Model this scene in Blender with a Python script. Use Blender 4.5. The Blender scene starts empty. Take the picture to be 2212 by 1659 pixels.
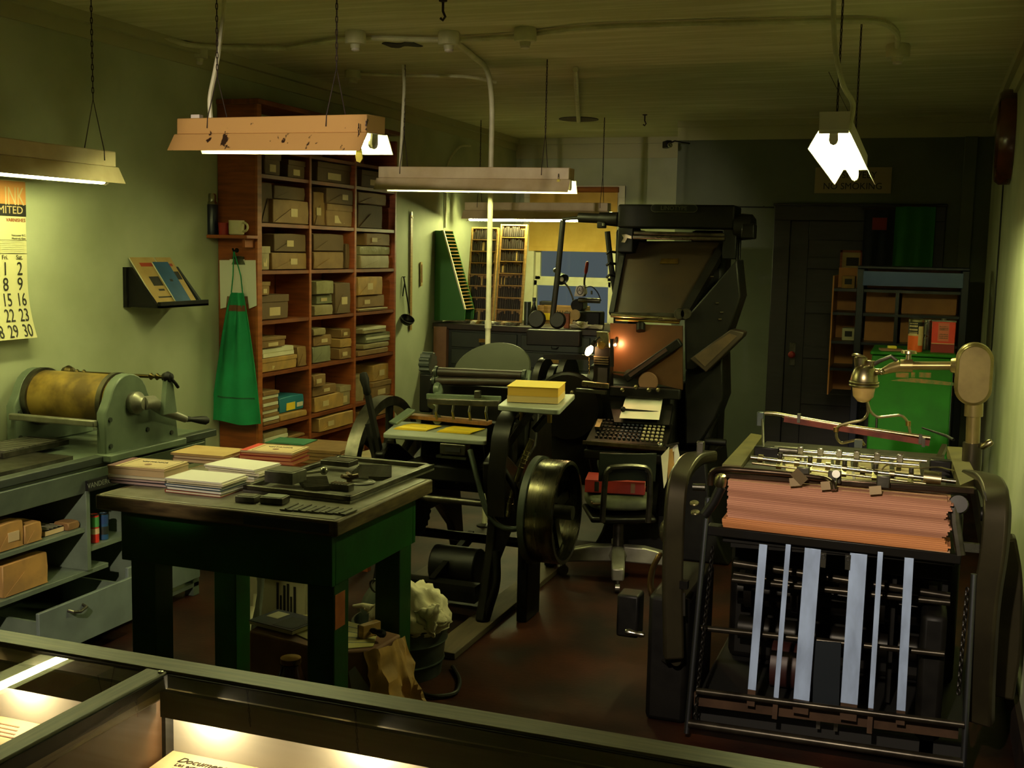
import bpy, math, random
from mathutils import Vector, Matrix
random.seed(7)
SC = bpy.context.scene
COL = SC.collection
PI = math.pi
# ------------------------------------------------------------------ camera
H = 1.8
FPX = 2470.0
TH, PH, RO = math.radians(19.9), math.radians(6.66), math.radians(1.23)
FWD = Vector((-math.sin(TH)*math.cos(PH), math.cos(TH)*math.cos(PH), -math.sin(PH)))
_r = Vector((math.cos(TH), math.sin(TH), 0)); _u = _r.cross(FWD)
RGT = _r*math.cos(RO)+_u*math.sin(RO); UPV = -_r*math.sin(RO)+_u*math.cos(RO)
cd = bpy.data.cameras.new('camera'); cam = bpy.data.objects.new('camera', cd); COL.objects.link(cam)
cd.sensor_width = 36.0; cd.lens = FPX/2212*36.0; cd.clip_start = 0.02; cd.clip_end = 100
cam.matrix_world = Matrix(((RGT.x, UPV.x, -FWD.x, 0), (RGT.y, UPV.y, -FWD.y, 0), (RGT.z, UPV.z, -FWD.z, H), (0, 0, 0, 1)))
SC.camera = cam
# ------------------------------------------------------------------ world, view, lights
SC.view_settings.view_transform = 'Standard'; SC.view_settings.look = 'None'
SC.view_settings.exposure = 0.0; SC.view_settings.gamma = 1.0; SC.view_settings.use_curve_mapping = False
SC.cycles.use_denoising = True
SC.cycles.max_bounces = 8; SC.cycles.sample_clamp_indirect = 4.0
W = bpy.data.worlds.new('dusk'); SC.world = W; W.use_nodes = True
bg = W.node_tree.nodes['Background']; bg.inputs[0].default_value = (0.14, 0.165, 0.165, 1); bg.inputs[1].default_value = 0.55
TUBE_STRENGTH = 78.0
TUBE_COLOR = (0.96, 0.98, 0.38)
# four added fill spotlights out of view, for front light the shop lamps lack
SPOTS = [((-2.55, 0.3, 2.66), (-2.66, 4.3, 2.2), 20, 430.0), ((-0.45, 0.3, 2.62), (-0.26, 4.15, 0.80), 29, 620.0), ((-1.7, 0.3, 2.66), (-3.52, 3.5, 0.5), 17, 480.0), ((-1.35, 0.3, 2.64), (-2.5, 3.5, 1.04), 10, 260.0)]
for _p, _t, _a, _w in SPOTS:
    ld = bpy.data.lights.new('fill_spot', 'SPOT'); ld.energy = _w; ld.color = (1.0, 0.84, 0.62)
    ld.shadow_soft_size = .04; ld.spot_size = math.radians(_a); ld.spot_blend = .55
    lo = bpy.data.objects.new('fill_spot', ld); COL.objects.link(lo); lo.location = _p
    lo.rotation_euler = (Vector(_t)-Vector(_p)).to_track_quat('-Z', 'Y').to_euler()
def point_light(name, loc, power, color, r=0.01):
    l = bpy.data.lights.new(name, 'POINT'); l.energy = power; l.color = color; l.shadow_soft_size = r
    o = bpy.data.objects.new(name, l); COL.objects.link(o); o.location = loc
    return o
# ------------------------------------------------------------------ helpers
def V(*a): return Vector(a)
def ray(px, py): return FWD+RGT*((px-1106)/FPX)-UPV*((py-829.5)/FPX)
def at(px, py, X=None, Y=None, Z=None):
    d = ray(px, py)
    t = X/d.x if X is not None else (Y/d.y if Y is not None else (Z-H)/d.z)
    return Vector((0, 0, H))+d*t
def lin(c):
    if isinstance(c, str):
        c = [int(c[i:i+2], 16)/255 for i in (0, 2, 4)]
    return tuple((x/12.92 if x <= .04045 else ((x+.055)/1.055)**2.4) for x in c[:3])+(1,)
MATS = {}
def M(name, c, rough=.6, metal=0, c2=None, scale=6, stretch=None, bump=0, bscale=60, detail=4, lo=.35, hi=.65, spec=.5, coat=0, rvar=0):
    m = bpy.data.materials.new(name); m.use_nodes = True; MATS[name] = m
    nt = m.node_tree; b = nt.nodes['Principled BSDF']
    b.inputs['Base Color'].default_value = lin(c); b.inputs['Roughness'].default_value = rough
    b.inputs['Metallic'].default_value = metal; b.inputs['Specular IOR Level'].default_value = spec
    if coat: b.inputs['Coat Weight'].default_value = coat
    tc = None
    def coord():
        nonlocal tc
        if tc is None:
            t = nt.nodes.new('ShaderNodeTexCoord'); mp = nt.nodes.new('ShaderNodeMapping')
            nt.links.new(t.outputs['Object'], mp.inputs[0])
            if stretch: mp.inputs['Scale'].default_value = stretch
            tc = mp.outputs[0]
        return tc
    if c2 is not None:
        n = nt.nodes.new('ShaderNodeTexNoise'); n.inputs['Scale'].default_value = scale; n.inputs['Detail'].default_value = detail
        nt.links.new(coord(), n.inputs['Vector'])
        r = nt.nodes.new('ShaderNodeValToRGB'); r.color_ramp.elements[0].position = lo; r.color_ramp.elements[1].position = hi
        r.color_ramp.elements[0].color = lin(c); r.color_ramp.elements[1].color = lin(c2)
        nt.links.new(n.outputs['Fac'], r.inputs[0]); nt.links.new(r.outputs[0], b.inputs['Base Color'])
        if rvar:
            mr = nt.nodes.new('ShaderNodeMapRange'); mr.inputs['To Min'].default_value = rough-rvar; mr.inputs['To Max'].default_value = rough+rvar
            nt.links.new(n.outputs['Fac'], mr.inputs['Value']); nt.links.new(mr.outputs[0], b.inputs['Roughness'])
    if bump:
        n2 = nt.nodes.new('ShaderNodeTexNoise'); n2.inputs['Scale'].default_value = bscale; n2.inputs['Detail'].default_value = 5
        nt.links.new(coord(), n2.inputs['Vector'])
        bp = nt.nodes.new('ShaderNodeBump'); bp.inputs['Strength'].default_value = bump; bp.inputs['Distance'].default_value = .01
        nt.links.new(n2.outputs['Fac'], bp.inputs['Height']); nt.links.new(bp.outputs[0], b.inputs['Normal'])
    return m
def Emit(name, c, s):
    m = bpy.data.materials.new(name); m.use_nodes = True; nt = m.node_tree; nt.nodes.clear()
    e = nt.nodes.new('ShaderNodeEmission'); e.inputs[0].default_value = tuple(c)+(1,); e.inputs[1].default_value = s
    o = nt.nodes.new('ShaderNodeOutputMaterial'); nt.links.new(e.outputs[0], o.inputs[0]); return m
def Glass(name, tint=(1, 1, 1), ior=1.5, rough=0.0):
    m = bpy.data.materials.new(name); m.use_nodes = True; nt = m.node_tree; nt.nodes.clear()
    t = nt.nodes.new('ShaderNodeBsdfTransparent'); t.inputs[0].default_value = tuple(tint)+(1,)
    g = nt.nodes.new('ShaderNodeBsdfGlossy'); g.inputs['Roughness'].default_value = rough
    f = nt.nodes.new('ShaderNodeFresnel'); f.inputs[0].default_value = ior
    mx = nt.nodes.new('ShaderNodeMixShader'); o = nt.nodes.new('ShaderNodeOutputMaterial')
    ge = nt.nodes.new('ShaderNodeNewGeometry'); mu = nt.nodes.new('ShaderNodeMath'); mu.operation = 'MULTIPLY'; iv = nt.nodes.new('ShaderNodeMath'); iv.operation = 'SUBTRACT'
    iv.inputs[0].default_value = 1.0; nt.links.new(ge.outputs['Backfacing'], iv.inputs[1]); nt.links.new(f.outputs[0], mu.inputs[0]); nt.links.new(iv.outputs[0], mu.inputs[1])
    nt.links.new(mu.outputs[0], mx.inputs[0]); nt.links.new(t.outputs[0], mx.inputs[1]); nt.links.new(g.outputs[0], mx.inputs[2])
    nt.links.new(mx.outputs[0], o.inputs[0]); return m
RM = {}
LABELS = {}
def tag(o, label=None, cat=None, group=None, kind=None):
    if label:
        o['label'] = label
        if cat:
            k = (label, group)
            if label in LABELS and not group: print('DUP LABEL', label)
            LABELS[label] = 1
    if cat: o['category'] = cat
    if group: o['group'] = group
    if kind: o['kind'] = kind
    return o
def thing(name, label, cat, loc=(0, 0, 0), rz=0, group=None):
    o = bpy.data.objects.new(name, None); COL.objects.link(o); o.empty_display_size = .05
    o.location = loc; o.rotation_euler = (0, 0, rz)
    RM[o.name] = Matrix.Translation(Vector(loc)) @ Matrix.Rotation(rz, 4, 'Z')
    return tag(o, label, cat, group)
class MB:
    def __init__(s): s.v = []; s.f = []
    def add(s, vs, fs):
        n = len(s.v); s.v += [Vector(p) for p in vs]; s.f += [[i+n for i in q] for q in fs]; return s
    def box(s, c, d, rz=0, mat=None):
        hx, hy, hz = d[0]/2, d[1]/2, d[2]/2
        R = mat if mat is not None else Matrix.Rotation(rz, 3, 'Z')
        c = Vector(c)
        vs = [c+R @ Vector((x*hx, y*hy, z*hz)) for x, y, z in ((-1,-1,-1),(1,-1,-1),(1,1,-1),(-1,1,-1),(-1,-1,1),(1,-1,1),(1,1,1),(-1,1,1))]
        return s.add(vs, [(3,2,1,0),(4,5,6,7),(0,1,5,4),(1,2,6,5),(2,3,7,6),(3,0,4,7)])
    def bb(s, x0, x1, y0, y1, z0, z1): return s.box(((x0+x1)/2,(y0+y1)/2,(z0+z1)/2),(abs(x1-x0),abs(y1-y0),abs(z1-z0)))
    def bar(s, p0, p1, w, t, up=(0,0,1)):
        p0, p1 = Vector(p0), Vector(p1); a = (p1-p0); L = a.length; a.normalize(); u = Vector(up)
        b = u.cross(a)
        if b.length < 1e-4: b = Vector((1,0,0)).cross(a)
        b.normalize(); c = a.cross(b)
        return s.box((p0+p1)/2, (L, w, t), mat=Matrix((a, b, c)).transposed())
    def cyl(s, p0, p1, r, n=12, r1=None, cap=True):
        p0, p1 = Vector(p0), Vector(p1); r1 = r if r1 is None else r1
        a = (p1-p0).normalized(); u = a.orthogonal().normalized(); w = a.cross(u)
        vs = []
        for p, q in ((p0, r), (p1, r1)):
            vs += [p+(u*math.cos(2*PI*i/n)+w*math.sin(2*PI*i/n))*q for i in range(n)]
        fs = [(i, (i+1) % n, n+(i+1) % n, n+i) for i in range(n)]
        if cap: fs += [tuple(range(n-1, -1, -1)), tuple(range(n, 2*n))]
        return s.add(vs, fs)
    def tube(s, pts, r, n=8, closed=False):
        pts = [Vector(p) for p in pts]; m = len(pts); rings = []; u = None
        for i, p in enumerate(pts):
            if closed: t = pts[(i+1) % m]-pts[i-1]
            else: t = pts[min(i+1, m-1)]-pts[max(i-1, 0)]
            t.normalize()
            if u is None: u = t.orthogonal().normalized()
            u = (u-t*u.dot(t)).normalized(); w = t.cross(u)
            rr = r[i] if isinstance(r, (list, tuple)) else r
            rings.append([p+(u*math.cos(2*PI*k/n)+w*math.sin(2*PI*k/n))*rr for k in range(n)])
        vs = [q for R in rings for q in R]; fs = []
        for i in range(m if closed else m-1):
            j = (i+1) % m
            for k in range(n): fs.append((i*n+k, i*n+(k+1) % n, j*n+(k+1) % n, j*n+k))
        if not closed: fs += [tuple(range(n-1, -1, -1)), tuple(range((m-1)*n, m*n))]
        return s.add(vs, fs)
    def lathe(s, prof, o, axis=(0,0,1), n=24, caps=True):
        o = Vector(o); a = Vector(axis).normalized(); u = a.orthogonal().normalized(); w = a.cross(u); m = len(prof)
        vs = [o+a*z+(u*math.cos(2*PI*k/n)+w*math.sin(2*PI*k/n))*r for r, z in prof for k in range(n)]
        fs = [(i*n+k, i*n+(k+1) % n, (i+1)*n+(k+1) % n, (i+1)*n+k) for i in range(m-1) for k in range(n)]
        if caps: fs += [tuple(range(n-1, -1, -1)), tuple(range((m-1)*n, m*n))]
        return s.add(vs, fs)
    def prism(s, poly, off, org=(0,0,0), ax=(1,0,0), ay=(0,0,1)):
        """poly in the plane (ax, ay) from org, pushed by vector off"""
        o, ax, ay, off = Vector(org), Vector(ax), Vector(ay), Vector(off); n = len(poly)
        b = [o+ax*x+ay*y for x, y in poly]
        vs = b+[p+off for p in b]
        fs = [tuple(range(n-1, -1, -1)), tuple(range(n, 2*n))]+[(i, (i+1) % n, n+(i+1) % n, n+i) for i in range(n)]
        if ax.cross(ay).dot(off) < 0: fs = [tuple(reversed(f)) for f in fs]
        return s.add(vs, fs)
    def poly(s, pts, off):
        pts = [Vector(p) for p in pts]; off = Vector(off); n = len(pts)
        vs = pts+[p+off for p in pts]
        fs = [tuple(range(n-1, -1, -1)), tuple(range(n, 2*n))]+[(i, (i+1) % n, n+(i+1) % n, n+i) for i in range(n)]
        nrm = (pts[1]-pts[0]).cross(pts[2]-pts[1])
        if nrm.dot(off) < 0: fs = [tuple(reversed(f)) for f in fs]
        return s.add(vs, fs)
    def sph(s, c, r, n=16, m=10, sc=(1,1,1)):
        c = Vector(c)
        vs = []; fs = []
        for i in range(m+1):
            a = PI*i/m
            for k in range(n):
                b = 2*PI*k/n; vs.append(c+Vector((math.sin(a)*math.cos(b)*sc[0], math.sin(a)*math.sin(b)*sc[1], math.cos(a)*sc[2]))*r)
        for i in range(m):
            for k in range(n): fs.append((i*n+k, (i+1)*n+k, (i+1)*n+(k+1) % n, i*n+(k+1) % n))
        return s.add(vs, fs)
    def ring(s, c, R, r, axis=(0,0,1), n=24, m=8, a0=0, a1=2*PI):
        c = Vector(c); a = Vector(axis).normalized(); u = a.orthogonal().normalized()
        if abs(a.x) > .99: u = Vector((0,1,0))
        w = a.cross(u)
        full = abs(a1-a0-2*PI) < 1e-6
        k = n if full else n+1
        return s.tube([c+(u*math.cos(a0+(a1-a0)*i/n)+w*math.sin(a0+(a1-a0)*i/n))*R for i in range(k)], r, m, closed=full)
    def sheet(s, fn, nu, nv, t=.002):
        """thick curved sheet: fn(u,v) -> point"""
        P = [[Vector(fn(i/nu, j/nv)) for j in range(nv+1)] for i in range(nu+1)]
        Nn = []
        for i in range(nu+1):
            for j in range(nv+1):
                du = P[min(i+1, nu)][j]-P[max(i-1, 0)][j]; dv = P[i][min(j+1, nv)]-P[i][max(j-1, 0)]
                nn = du.cross(dv); nn = nn.normalized() if nn.length > 1e-9 else Vector((0,0,1)); Nn.append(nn)
        top = [P[i][j] for i in range(nu+1) for j in range(nv+1)]
        bot = [p-nn*t for p, nn in zip(top, Nn)]
        q = len(top); idx = lambda i, j: i*(nv+1)+j
        fs = []
        for i in range(nu):
            for j in range(nv):
                a, b, c, d = idx(i,j), idx(i+1,j), idx(i+1,j+1), idx(i,j+1)
                fs.append((a, b, c, d)); fs.append((q+d, q+c, q+b, q+a))
        edge = [(idx(i,0), idx(i+1,0)) for i in range(nu)]+[(idx(nu,j), idx(nu,j+1)) for j in range(nv)]+[(idx(i+1,nv), idx(i,nv)) for i in range(nu)]+[(idx(0,j+1), idx(0,j)) for j in range(nv)]
        fs += [(b, a, q+a, q+b) for a, b in edge]
        return s.add(top+bot, fs)
    def build(s, name, mat, parent=None, local=False, loc=None, bevel=0, smooth=40, seg=2, subsurf=0, label=None, kind=None):
        me = bpy.data.meshes.new(name)
        vs = s.v
        inv = None
        if parent is not None:
            RM_ = RM[parent.name]
            if not local: inv = RM_.inverted()
        elif loc is not None: inv = Matrix.Translation(-Vector(loc))
        if inv is not None: vs = [inv @ p for p in vs]
        me.from_pydata([tuple(p) for p in vs], [], s.f); me.validate(); me.update()
        if smooth:
            me.polygons.foreach_set('use_smooth', [True]*len(me.polygons)); me.set_sharp_from_angle(angle=math.radians(smooth))
        me.materials.append(mat)
        o = bpy.data.objects.new(name, me); COL.objects.link(o)
        if parent is not None: o.parent = parent; RM[o.name] = RM[parent.name]
        else:
            o.location = loc or (0,0,0); RM[o.name] = Matrix.Translation(Vector(loc or (0,0,0)))
        if bevel:
            md = o.modifiers.new('bevel', 'BEVEL'); md.width = bevel; md.segments = seg; md.limit_method = 'ANGLE'; md.angle_limit = math.radians(40)
        if subsurf:
            md = o.modifiers.new('sub', 'SUBSURF'); md.levels = subsurf; md.render_levels = subsurf
        if label: o['label'] = label
        if kind: o['kind'] = kind
        return o
def single(mb, name, mat, label, cat, loc=None, group=None, **kw):
    if loc is None:
        xs = [p.x for p in mb.v]; ys = [p.y for p in mb.v]; zs = [p.z for p in mb.v]
        loc = ((min(xs)+max(xs))/2, (min(ys)+max(ys))/2, min(zs))
    o = mb.build(name, mat, None, loc=loc, **kw); return tag(o, label, cat, group)
def struct(mb, name, mat, **kw):
    o = mb.build(name, mat, None, **kw); o['kind'] = 'structure'; return o
def text(body, size, org, xd, yd, mat, parent, sx=1.0, align='CENTER', name='lettering', shear=0, local=False, ext=.0004):
    cu = bpy.data.curves.new(name, 'FONT'); cu.body = body; cu.size = size; cu.align_x = align; cu.align_y = 'CENTER'; cu.extrude = ext; cu.shear = shear
    cu.resolution_u = 3
    cu.materials.append(mat)
    o = bpy.data.objects.new(name, cu); COL.objects.link(o)
    xd = Vector(xd).normalized(); zd = xd.cross(Vector(yd)).normalized(); yd = zd.cross(xd)
    m = Matrix(((xd.x*sx, yd.x, zd.x, org[0]), (xd.y*sx, yd.y, zd.y, org[1]), (xd.z*sx, yd.z, zd.z, org[2]), (0,0,0,1)))
    o.parent = parent
    o.matrix_basis = m if local else RM[parent.name].inverted() @ m
    RM[o.name] = RM[parent.name]
    return o
# ------------------------------------------------------------------ materials
m_wall = M('wall_paint', 'b6bb9c', .75, c2='a3a888', scale=2.2, bump=.06, bscale=30)
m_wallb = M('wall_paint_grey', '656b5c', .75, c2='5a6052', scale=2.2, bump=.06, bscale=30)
m_ceil = M('ceiling_paint', 'd2cfa6', .85, c2='eeead0', scale=2.2, stretch=(.8, 9, 1), bump=.3, bscale=22, lo=.45, hi=.75)
m_floor = M('floor_boards', '2f1206', .55, c2='110805', scale=2.6, spec=.2, bump=.08, bscale=50, detail=8, rvar=.12)
m_trim = M('trim_paint', 'b3b08a', .7)
m_white = M('window_paint', 'ece6c6', .5, c2='e2dab6', scale=9)
m_conduit = M('conduit_paint', 'dad7b6', .45, c2='c8c5a2', scale=14)
m_black = M('black_iron', '080706', .5, c2='0f0d0a', scale=12, spec=.22, rvar=.1)
m_soot = M('soot_black', '0b0a09', .6)
m_rod = M('rod_iron', '3a352c', .32, .7, c2='241f19', scale=14)
m_iron = M('worn_iron', '17140f', .4, .4, c2='0d0b09', scale=9, rvar=.12, spec=.3)
m_steel = M('steel', '8f8d84', .3, 1, c2='6b675c', scale=16, rvar=.1)
m_steeld = M('dark_steel', '6a665c', .36, .9, c2='47443b', scale=14, rvar=.1)
m_bright = M('bright_steel', 'b9b6aa', .24, 1, c2='98958a', scale=10)
m_strip = M('strip_steel', 'b2c8f2', .38, .4, c2='8c9dc0', scale=14, stretch=(1, 1, .35), rvar=.08)  # bluish reflection from behind the camera put into the steel colour
m_brass = M('brass', 'a5894a', .35, 1, c2='8a7038', scale=20)
m_nickel = M('old_nickel', 'a89f7c', .3, 1, c2='85795a', scale=25, rvar=.1)
m_alum = M('aluminium_dull', 'a19e8e', .4, .6, c2='807d6e', scale=9)
m_wood = M('shelf_wood', '9a4f22', .5, c2='7c3c18', scale=5, stretch=(1, 1, 9), bump=.05)
m_woodh = M('shelf_wood_flat', '83431e', .5, c2='683213', scale=5, stretch=(9, 1, 1), bump=.05)
m_oak = M('light_wood', 'a9844c', .5, c2='8e6a38', scale=6, stretch=(1, 1, 10))
m_casewood = M('case_rail_wood', '6f6647', .42, c2='574f35', scale=6, stretch=(1.2, 22, 22), bump=.03)
m_darkwood = M('dark_wood', '2c1c11', .5, c2='1c120b', scale=6, stretch=(8, 1, 1))
m_kraft = M('kraft_paper', '8a683c', .7, c2='7b5a32', scale=12, bump=.12, bscale=25)
m_kraftd = M('kraft_paper_dark', '5e452a', .75, c2='5a4328', scale=12, bump=.12, bscale=25)
m_kraftl = M('kraft_paper_light', 'bc8f4a', .65, c2='9c7844', scale=10, bump=.15, bscale=22)
m_kraftp = M('paper_parcel_pale', '9c8a66', .6, c2='87764f', scale=12, bump=.12, bscale=25)
m_wrap = M('grey_wrap', '8c8a6c', .45, c2='77755a', scale=12, bump=.2, bscale=18)
m_gloss = M('clear_wrap', 'a39a78', .15, c2='8d8462', scale=10, bump=.5, bscale=16)
m_paper = M('paper', 'e2dbbd', .7, c2='cfc7a6', scale=5)
m_paperw = M('white_paper', 'e4e0d0', .7)
m_cream = M('cream_card', 'cdb588', .65, c2='c0a678', scale=8)
m_creamd = M('cream_board', 'b89a62', .65, c2='a98a52', scale=8)
m_yellow = M('yellow_paper', 'f2cf2c', .7)
m_yellowe = M('yellow_paper_edges', 'e0a63a', .75, c2='e8bd55', scale=4, stretch=(.2, .2, 160))
m_ink = M('ink', '171310', .6)
m_inkred = M('red_ink', 'a33b24', .6)
m_red = M('red_cloth', '93201a', .6, c2='7f1914', scale=8)
m_redtin = M('red_tin', 'd23a2a', .35, c2='c03024', scale=9)
m_orange = M('orange_tin', 'e8652a', .35)
m_green = M('green_paint', '0f4a16', .42, c2='0c3c11', scale=7, bump=.05, bscale=40)
m_greenl = M('green_paint_bright', '1f6a10', .6, c2='1b5d0d', scale=6, bump=.05, bscale=40, spec=.25)
m_apron = M('green_canvas', '129058', .85, c2='0f7c4c', scale=5, bump=.1, bscale=120)
m_cloth = M('rag_cotton', 'ddd3b4', .9, c2='cfc4a2', scale=6, bump=.15, bscale=60)
m_proof = M('grey_green_enamel', '6b7866', .38, c2='5c6858', scale=9, bump=.04, rvar=.08)
m_proofd = M('grey_green_dark', '333a33', .5, c2='2a302a', scale=9)
m_drum = M('stained_drum_sheet', 'a98a3c', .38, c2='5a451a', scale=7, lo=.38, hi=.62)
m_navy = M('navy_enamel', '10162c', .35, c2='0c1122', scale=7)
m_copper = M('brown_board', 'c8844a', .5, c2='d8924e', scale=7)
m_galv = M('galvanised', '5a625c', .36, .8, c2='49504b', scale=12, rvar=.08)
m_blue = M('blue_cover', '24507a', .5, c2='1d4468', scale=8)
m_teal = M('teal_card', '1f6f80', .6)
m_tan = M('tan_enamel', 'b08258', .42, c2='9a6f49', scale=7, bump=.05)
m_cream_en = M('cream_enamel', 'd8c6a4', .42, c2='c4ae88', scale=7)
m_pinkw = M('white_enamel', 'd8cfc4', .4)
m_inner = M('reflector_white', 'f0eee0', .35)
m_rust = M('rust_patch', '2a1a12', .7)
m_rubber = M('black_rubber', '0d0d0c', .55)
m_door = M('door_varnish', '251e24', .5, c2='1d171c', scale=5, stretch=(1, 1, 8))
m_blind = M('blind_cloth', 'eabf62', .8, c2='dcae50', scale=6)
m_blind_shaded = M('blind_cloth_shaded', '9a5a22', .8)  # blind tone with the shade above the bench lamp put into its colour
m_pink = M('pink_stock_edges', 'b27d63', .8, c2='a06c54', scale=5, stretch=(.15, .15, 130), lo=.3, hi=.7)
m_pinko = M('salmon_stock_edges', 'bd7c4a', .8, c2='a5673c', scale=5, stretch=(.15, .15, 130), lo=.3, hi=.7)
m_leather = M('olive_cushion', '5c6047', .7, c2='4b4e39', scale=12)
m_brown = M('brown_card', '86604a', .75, c2='75513c', scale=7)
m_type = M('type_metal', '6a675a', .42, .25, c2='4c4a40', scale=20)
m_stone = M('table_top_stone', '7a7462', .4, c2='57523f', scale=9, bump=.06, bscale=30, rvar=.1)
m_edgewood = M('table_edge_wood', '6e5c3a', .5, c2='433521', scale=9, stretch=(1, 1, 6))
m_greyb = M('grey_board', '7e8274', .5, c2='6f7366', scale=6)
m_tube = Emit('fluorescent_tube', TUBE_COLOR, TUBE_STRENGTH); m_tube5 = Emit('fluorescent_tube_new', TUBE_COLOR, TUBE_STRENGTH*2.3); m_tube4 = Emit('fluorescent_tube_bench', TUBE_COLOR, TUBE_STRENGTH*2.0)
m_bulb = Emit('filament_bulb', (1.0, .55, .22), 60.0)
m_led = Emit('case_lamp', (1.0, .8, .45), 20.0)
m_glass = Glass('pane_glass', (.92, .96, .98))
m_caseglass = Glass('case_glass', (.93, .96, .94), 1.52)
m_screen = M('tag_yellow', 'd6c43a', .5)
# ------------------------------------------------------------------ the room
XL, YL, YR, XR, ZC = -4.05, 11.18, 9.9, .41, 2.93
XS = -2.11                      # where the back wall steps forward
YF = -2.2
struct(MB().bb(XL-.2, XR+.2, YF-.2, YL+.2, -.2, 0), 'floor', m_floor)
struct(MB().bb(XL-.2, XR+.2, YF-.2, YL+.2, ZC, ZC+.2), 'ceiling', m_ceil)
struct(MB().bb(XL-.2, XL, YF, YL, 0, ZC), 'wall_left', m_wall)
struct(MB().bb(XR, XR+.2, YF, YR, 0, ZC), 'wall_right', m_wall)
# wall behind the camera with an added, unseen window for bluish fill light
fw = MB().bb(XL-.2, XR+.2, YF-.2, YF, 0, .9).bb(XL-.2, XR+.2, YF-.2, YF, 2.5, ZC).bb(XL-.2, -1.4, YF-.2, YF, .9, 2.5).bb(.0, XR+.2, YF-.2, YF, .9, 2.5)
struct(fw, 'wall_front', m_wall)
wf = struct(MB().bb(-1.4, -1.34, YF-.12, YF-.04, .9, 2.5).bb(-.06, 0, YF-.12, YF-.04, .9, 2.5).bb(-1.4, 0, YF-.12, YF-.04, .9, .96).bb(-1.4, 0, YF-.12, YF-.04, 2.44, 2.5), 'added_window', m_white)
RM[wf.name] = Matrix()
MB().bb(-1.36, -.04, YF-.09, YF-.084, .94, 2.46).build('glass_pane', m_glass, wf)
pl = bpy.data.lights.new('added_window_portal', 'AREA'); pl.shape = 'RECTANGLE'; pl.size = 1.4; pl.size_y = 1.6; pl.cycles.is_portal = True
po = bpy.data.objects.new('added_window_portal', pl); COL.objects.link(po); po.location = (-.7, YF-.14, 1.7); po.rotation_euler = (math.radians(90), 0, 0)
# made-up housings around the added fill spotlights
for _k, (_p, _t, _a, _w) in enumerate(SPOTS):
    g = thing('fill_spot_housing', ['added white fill spotlight out of view, the leftmost of four', 'added white fill spotlight out of view, the rightmost of four', 'added white fill spotlight out of view, second from the left', 'added white fill spotlight out of view, third from the left'][_k], 'lamp', _p)
    _d = (Vector(_t)-Vector(_p)).normalized()
    MB().lathe([(.03, -.16), (.055, -.14), (.06, -.02), (.066, -.02), (.066, -.005), (.06, -.005), (.055, -.03), (.03, -.12), (0, -.12)], _p, _d, 24, caps=False).build('housing', m_pinkw, g)
    MB().cyl(Vector(_p)-_d*.1, V(_p[0], _p[1]-.1, ZC), .01, 8).build('stem', m_steel, g)
# window in the back wall
wx0, wx1, wz0, wz1 = -3.86, -2.98, 1.03, 2.36
bw = MB().bb(XL-.2, wx0, YL, YL+.2, 0, ZC).bb(wx1, XS+.2, YL, YL+.2, 0, ZC).bb(wx0, wx1, YL, YL+.2, 0, wz0).bb(wx0, wx1, YL, YL+.2, wz1, ZC)
struct(bw, 'wall_back', m_wall)
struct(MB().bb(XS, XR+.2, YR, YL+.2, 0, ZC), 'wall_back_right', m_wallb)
w1 = struct(MB().bb(wx0-.09, wx0+.03, YL-.025, YL+.1, wz0-.05, wz1+.1).bb(wx1-.03, wx1+.09, YL-.025, YL+.1, wz0-.05, wz1+.1).bb(wx0-.09, wx1+.09, YL-.03, YL+.1, wz1-.02, wz1+.1), 'window_1', m_white, bevel=.004)
RM[w1.name] = Matrix()
MB().bb(wx0-.12, wx1+.12, YL-.08, YL+.1, wz0-.05, wz0).build('window_sill', m_white, w1, bevel=.006)
rz = at(1240, 605, Y=YL+.06).z
MB().bb(wx0+.03, wx1-.03, YL+.04, YL+.08, rz-.035, rz+.03).bb(wx0+.03, wx0+.08, YL+.04, YL+.08, rz, wz1).bb(wx1-.08, wx1-.03, YL+.04, YL+.08, rz, wz1).build('upper_sash', m_white, w1)
MB().bb(wx0+.03, wx1-.03, YL+.0, YL+.04, rz-.06, rz-.01).bb(wx0+.03, wx0+.06, YL, YL+.04, wz0, rz).bb(wx1-.06, wx1-.03, YL, YL+.04, wz0, rz).bb(wx0+.03, wx1-.03, YL, YL+.04, wz0, wz0+.06).build('lower_sash', m_white, w1)
MB().bb(wx0+.07, wx1-.07, YL+.058, YL+.062, rz, wz1).build('upper_pane', m_glass, w1)
MB().bb(wx0+.05, wx1-.05, YL+.018, YL+.022, wz0+.04, rz-.03).build('lower_pane', m_glass, w1)
bz = at(1240, 541, Y=YL-.04).z
bl = thing('window_blind', 'ochre cloth roller blind half drawn over the back window', 'blind', (-3.4, YL-.04, bz))
MB().bb(wx0-.02, wx1+.02, YL-.045, YL-.04, bz, wz1+.06).build('cloth', m_blind, bl)
MB().bb(wx0-.02, wx1+.02, YL-.052, YL-.034, bz-.012, bz+.03).build('hem_bar', m_blind, bl, bevel=.003)
MB().cyl((wx0-.03, YL-.05, wz1+.06), (wx1+.03, YL-.05, wz1+.06), .028, 14).build('roller', m_blind_shaded, bl)
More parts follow.
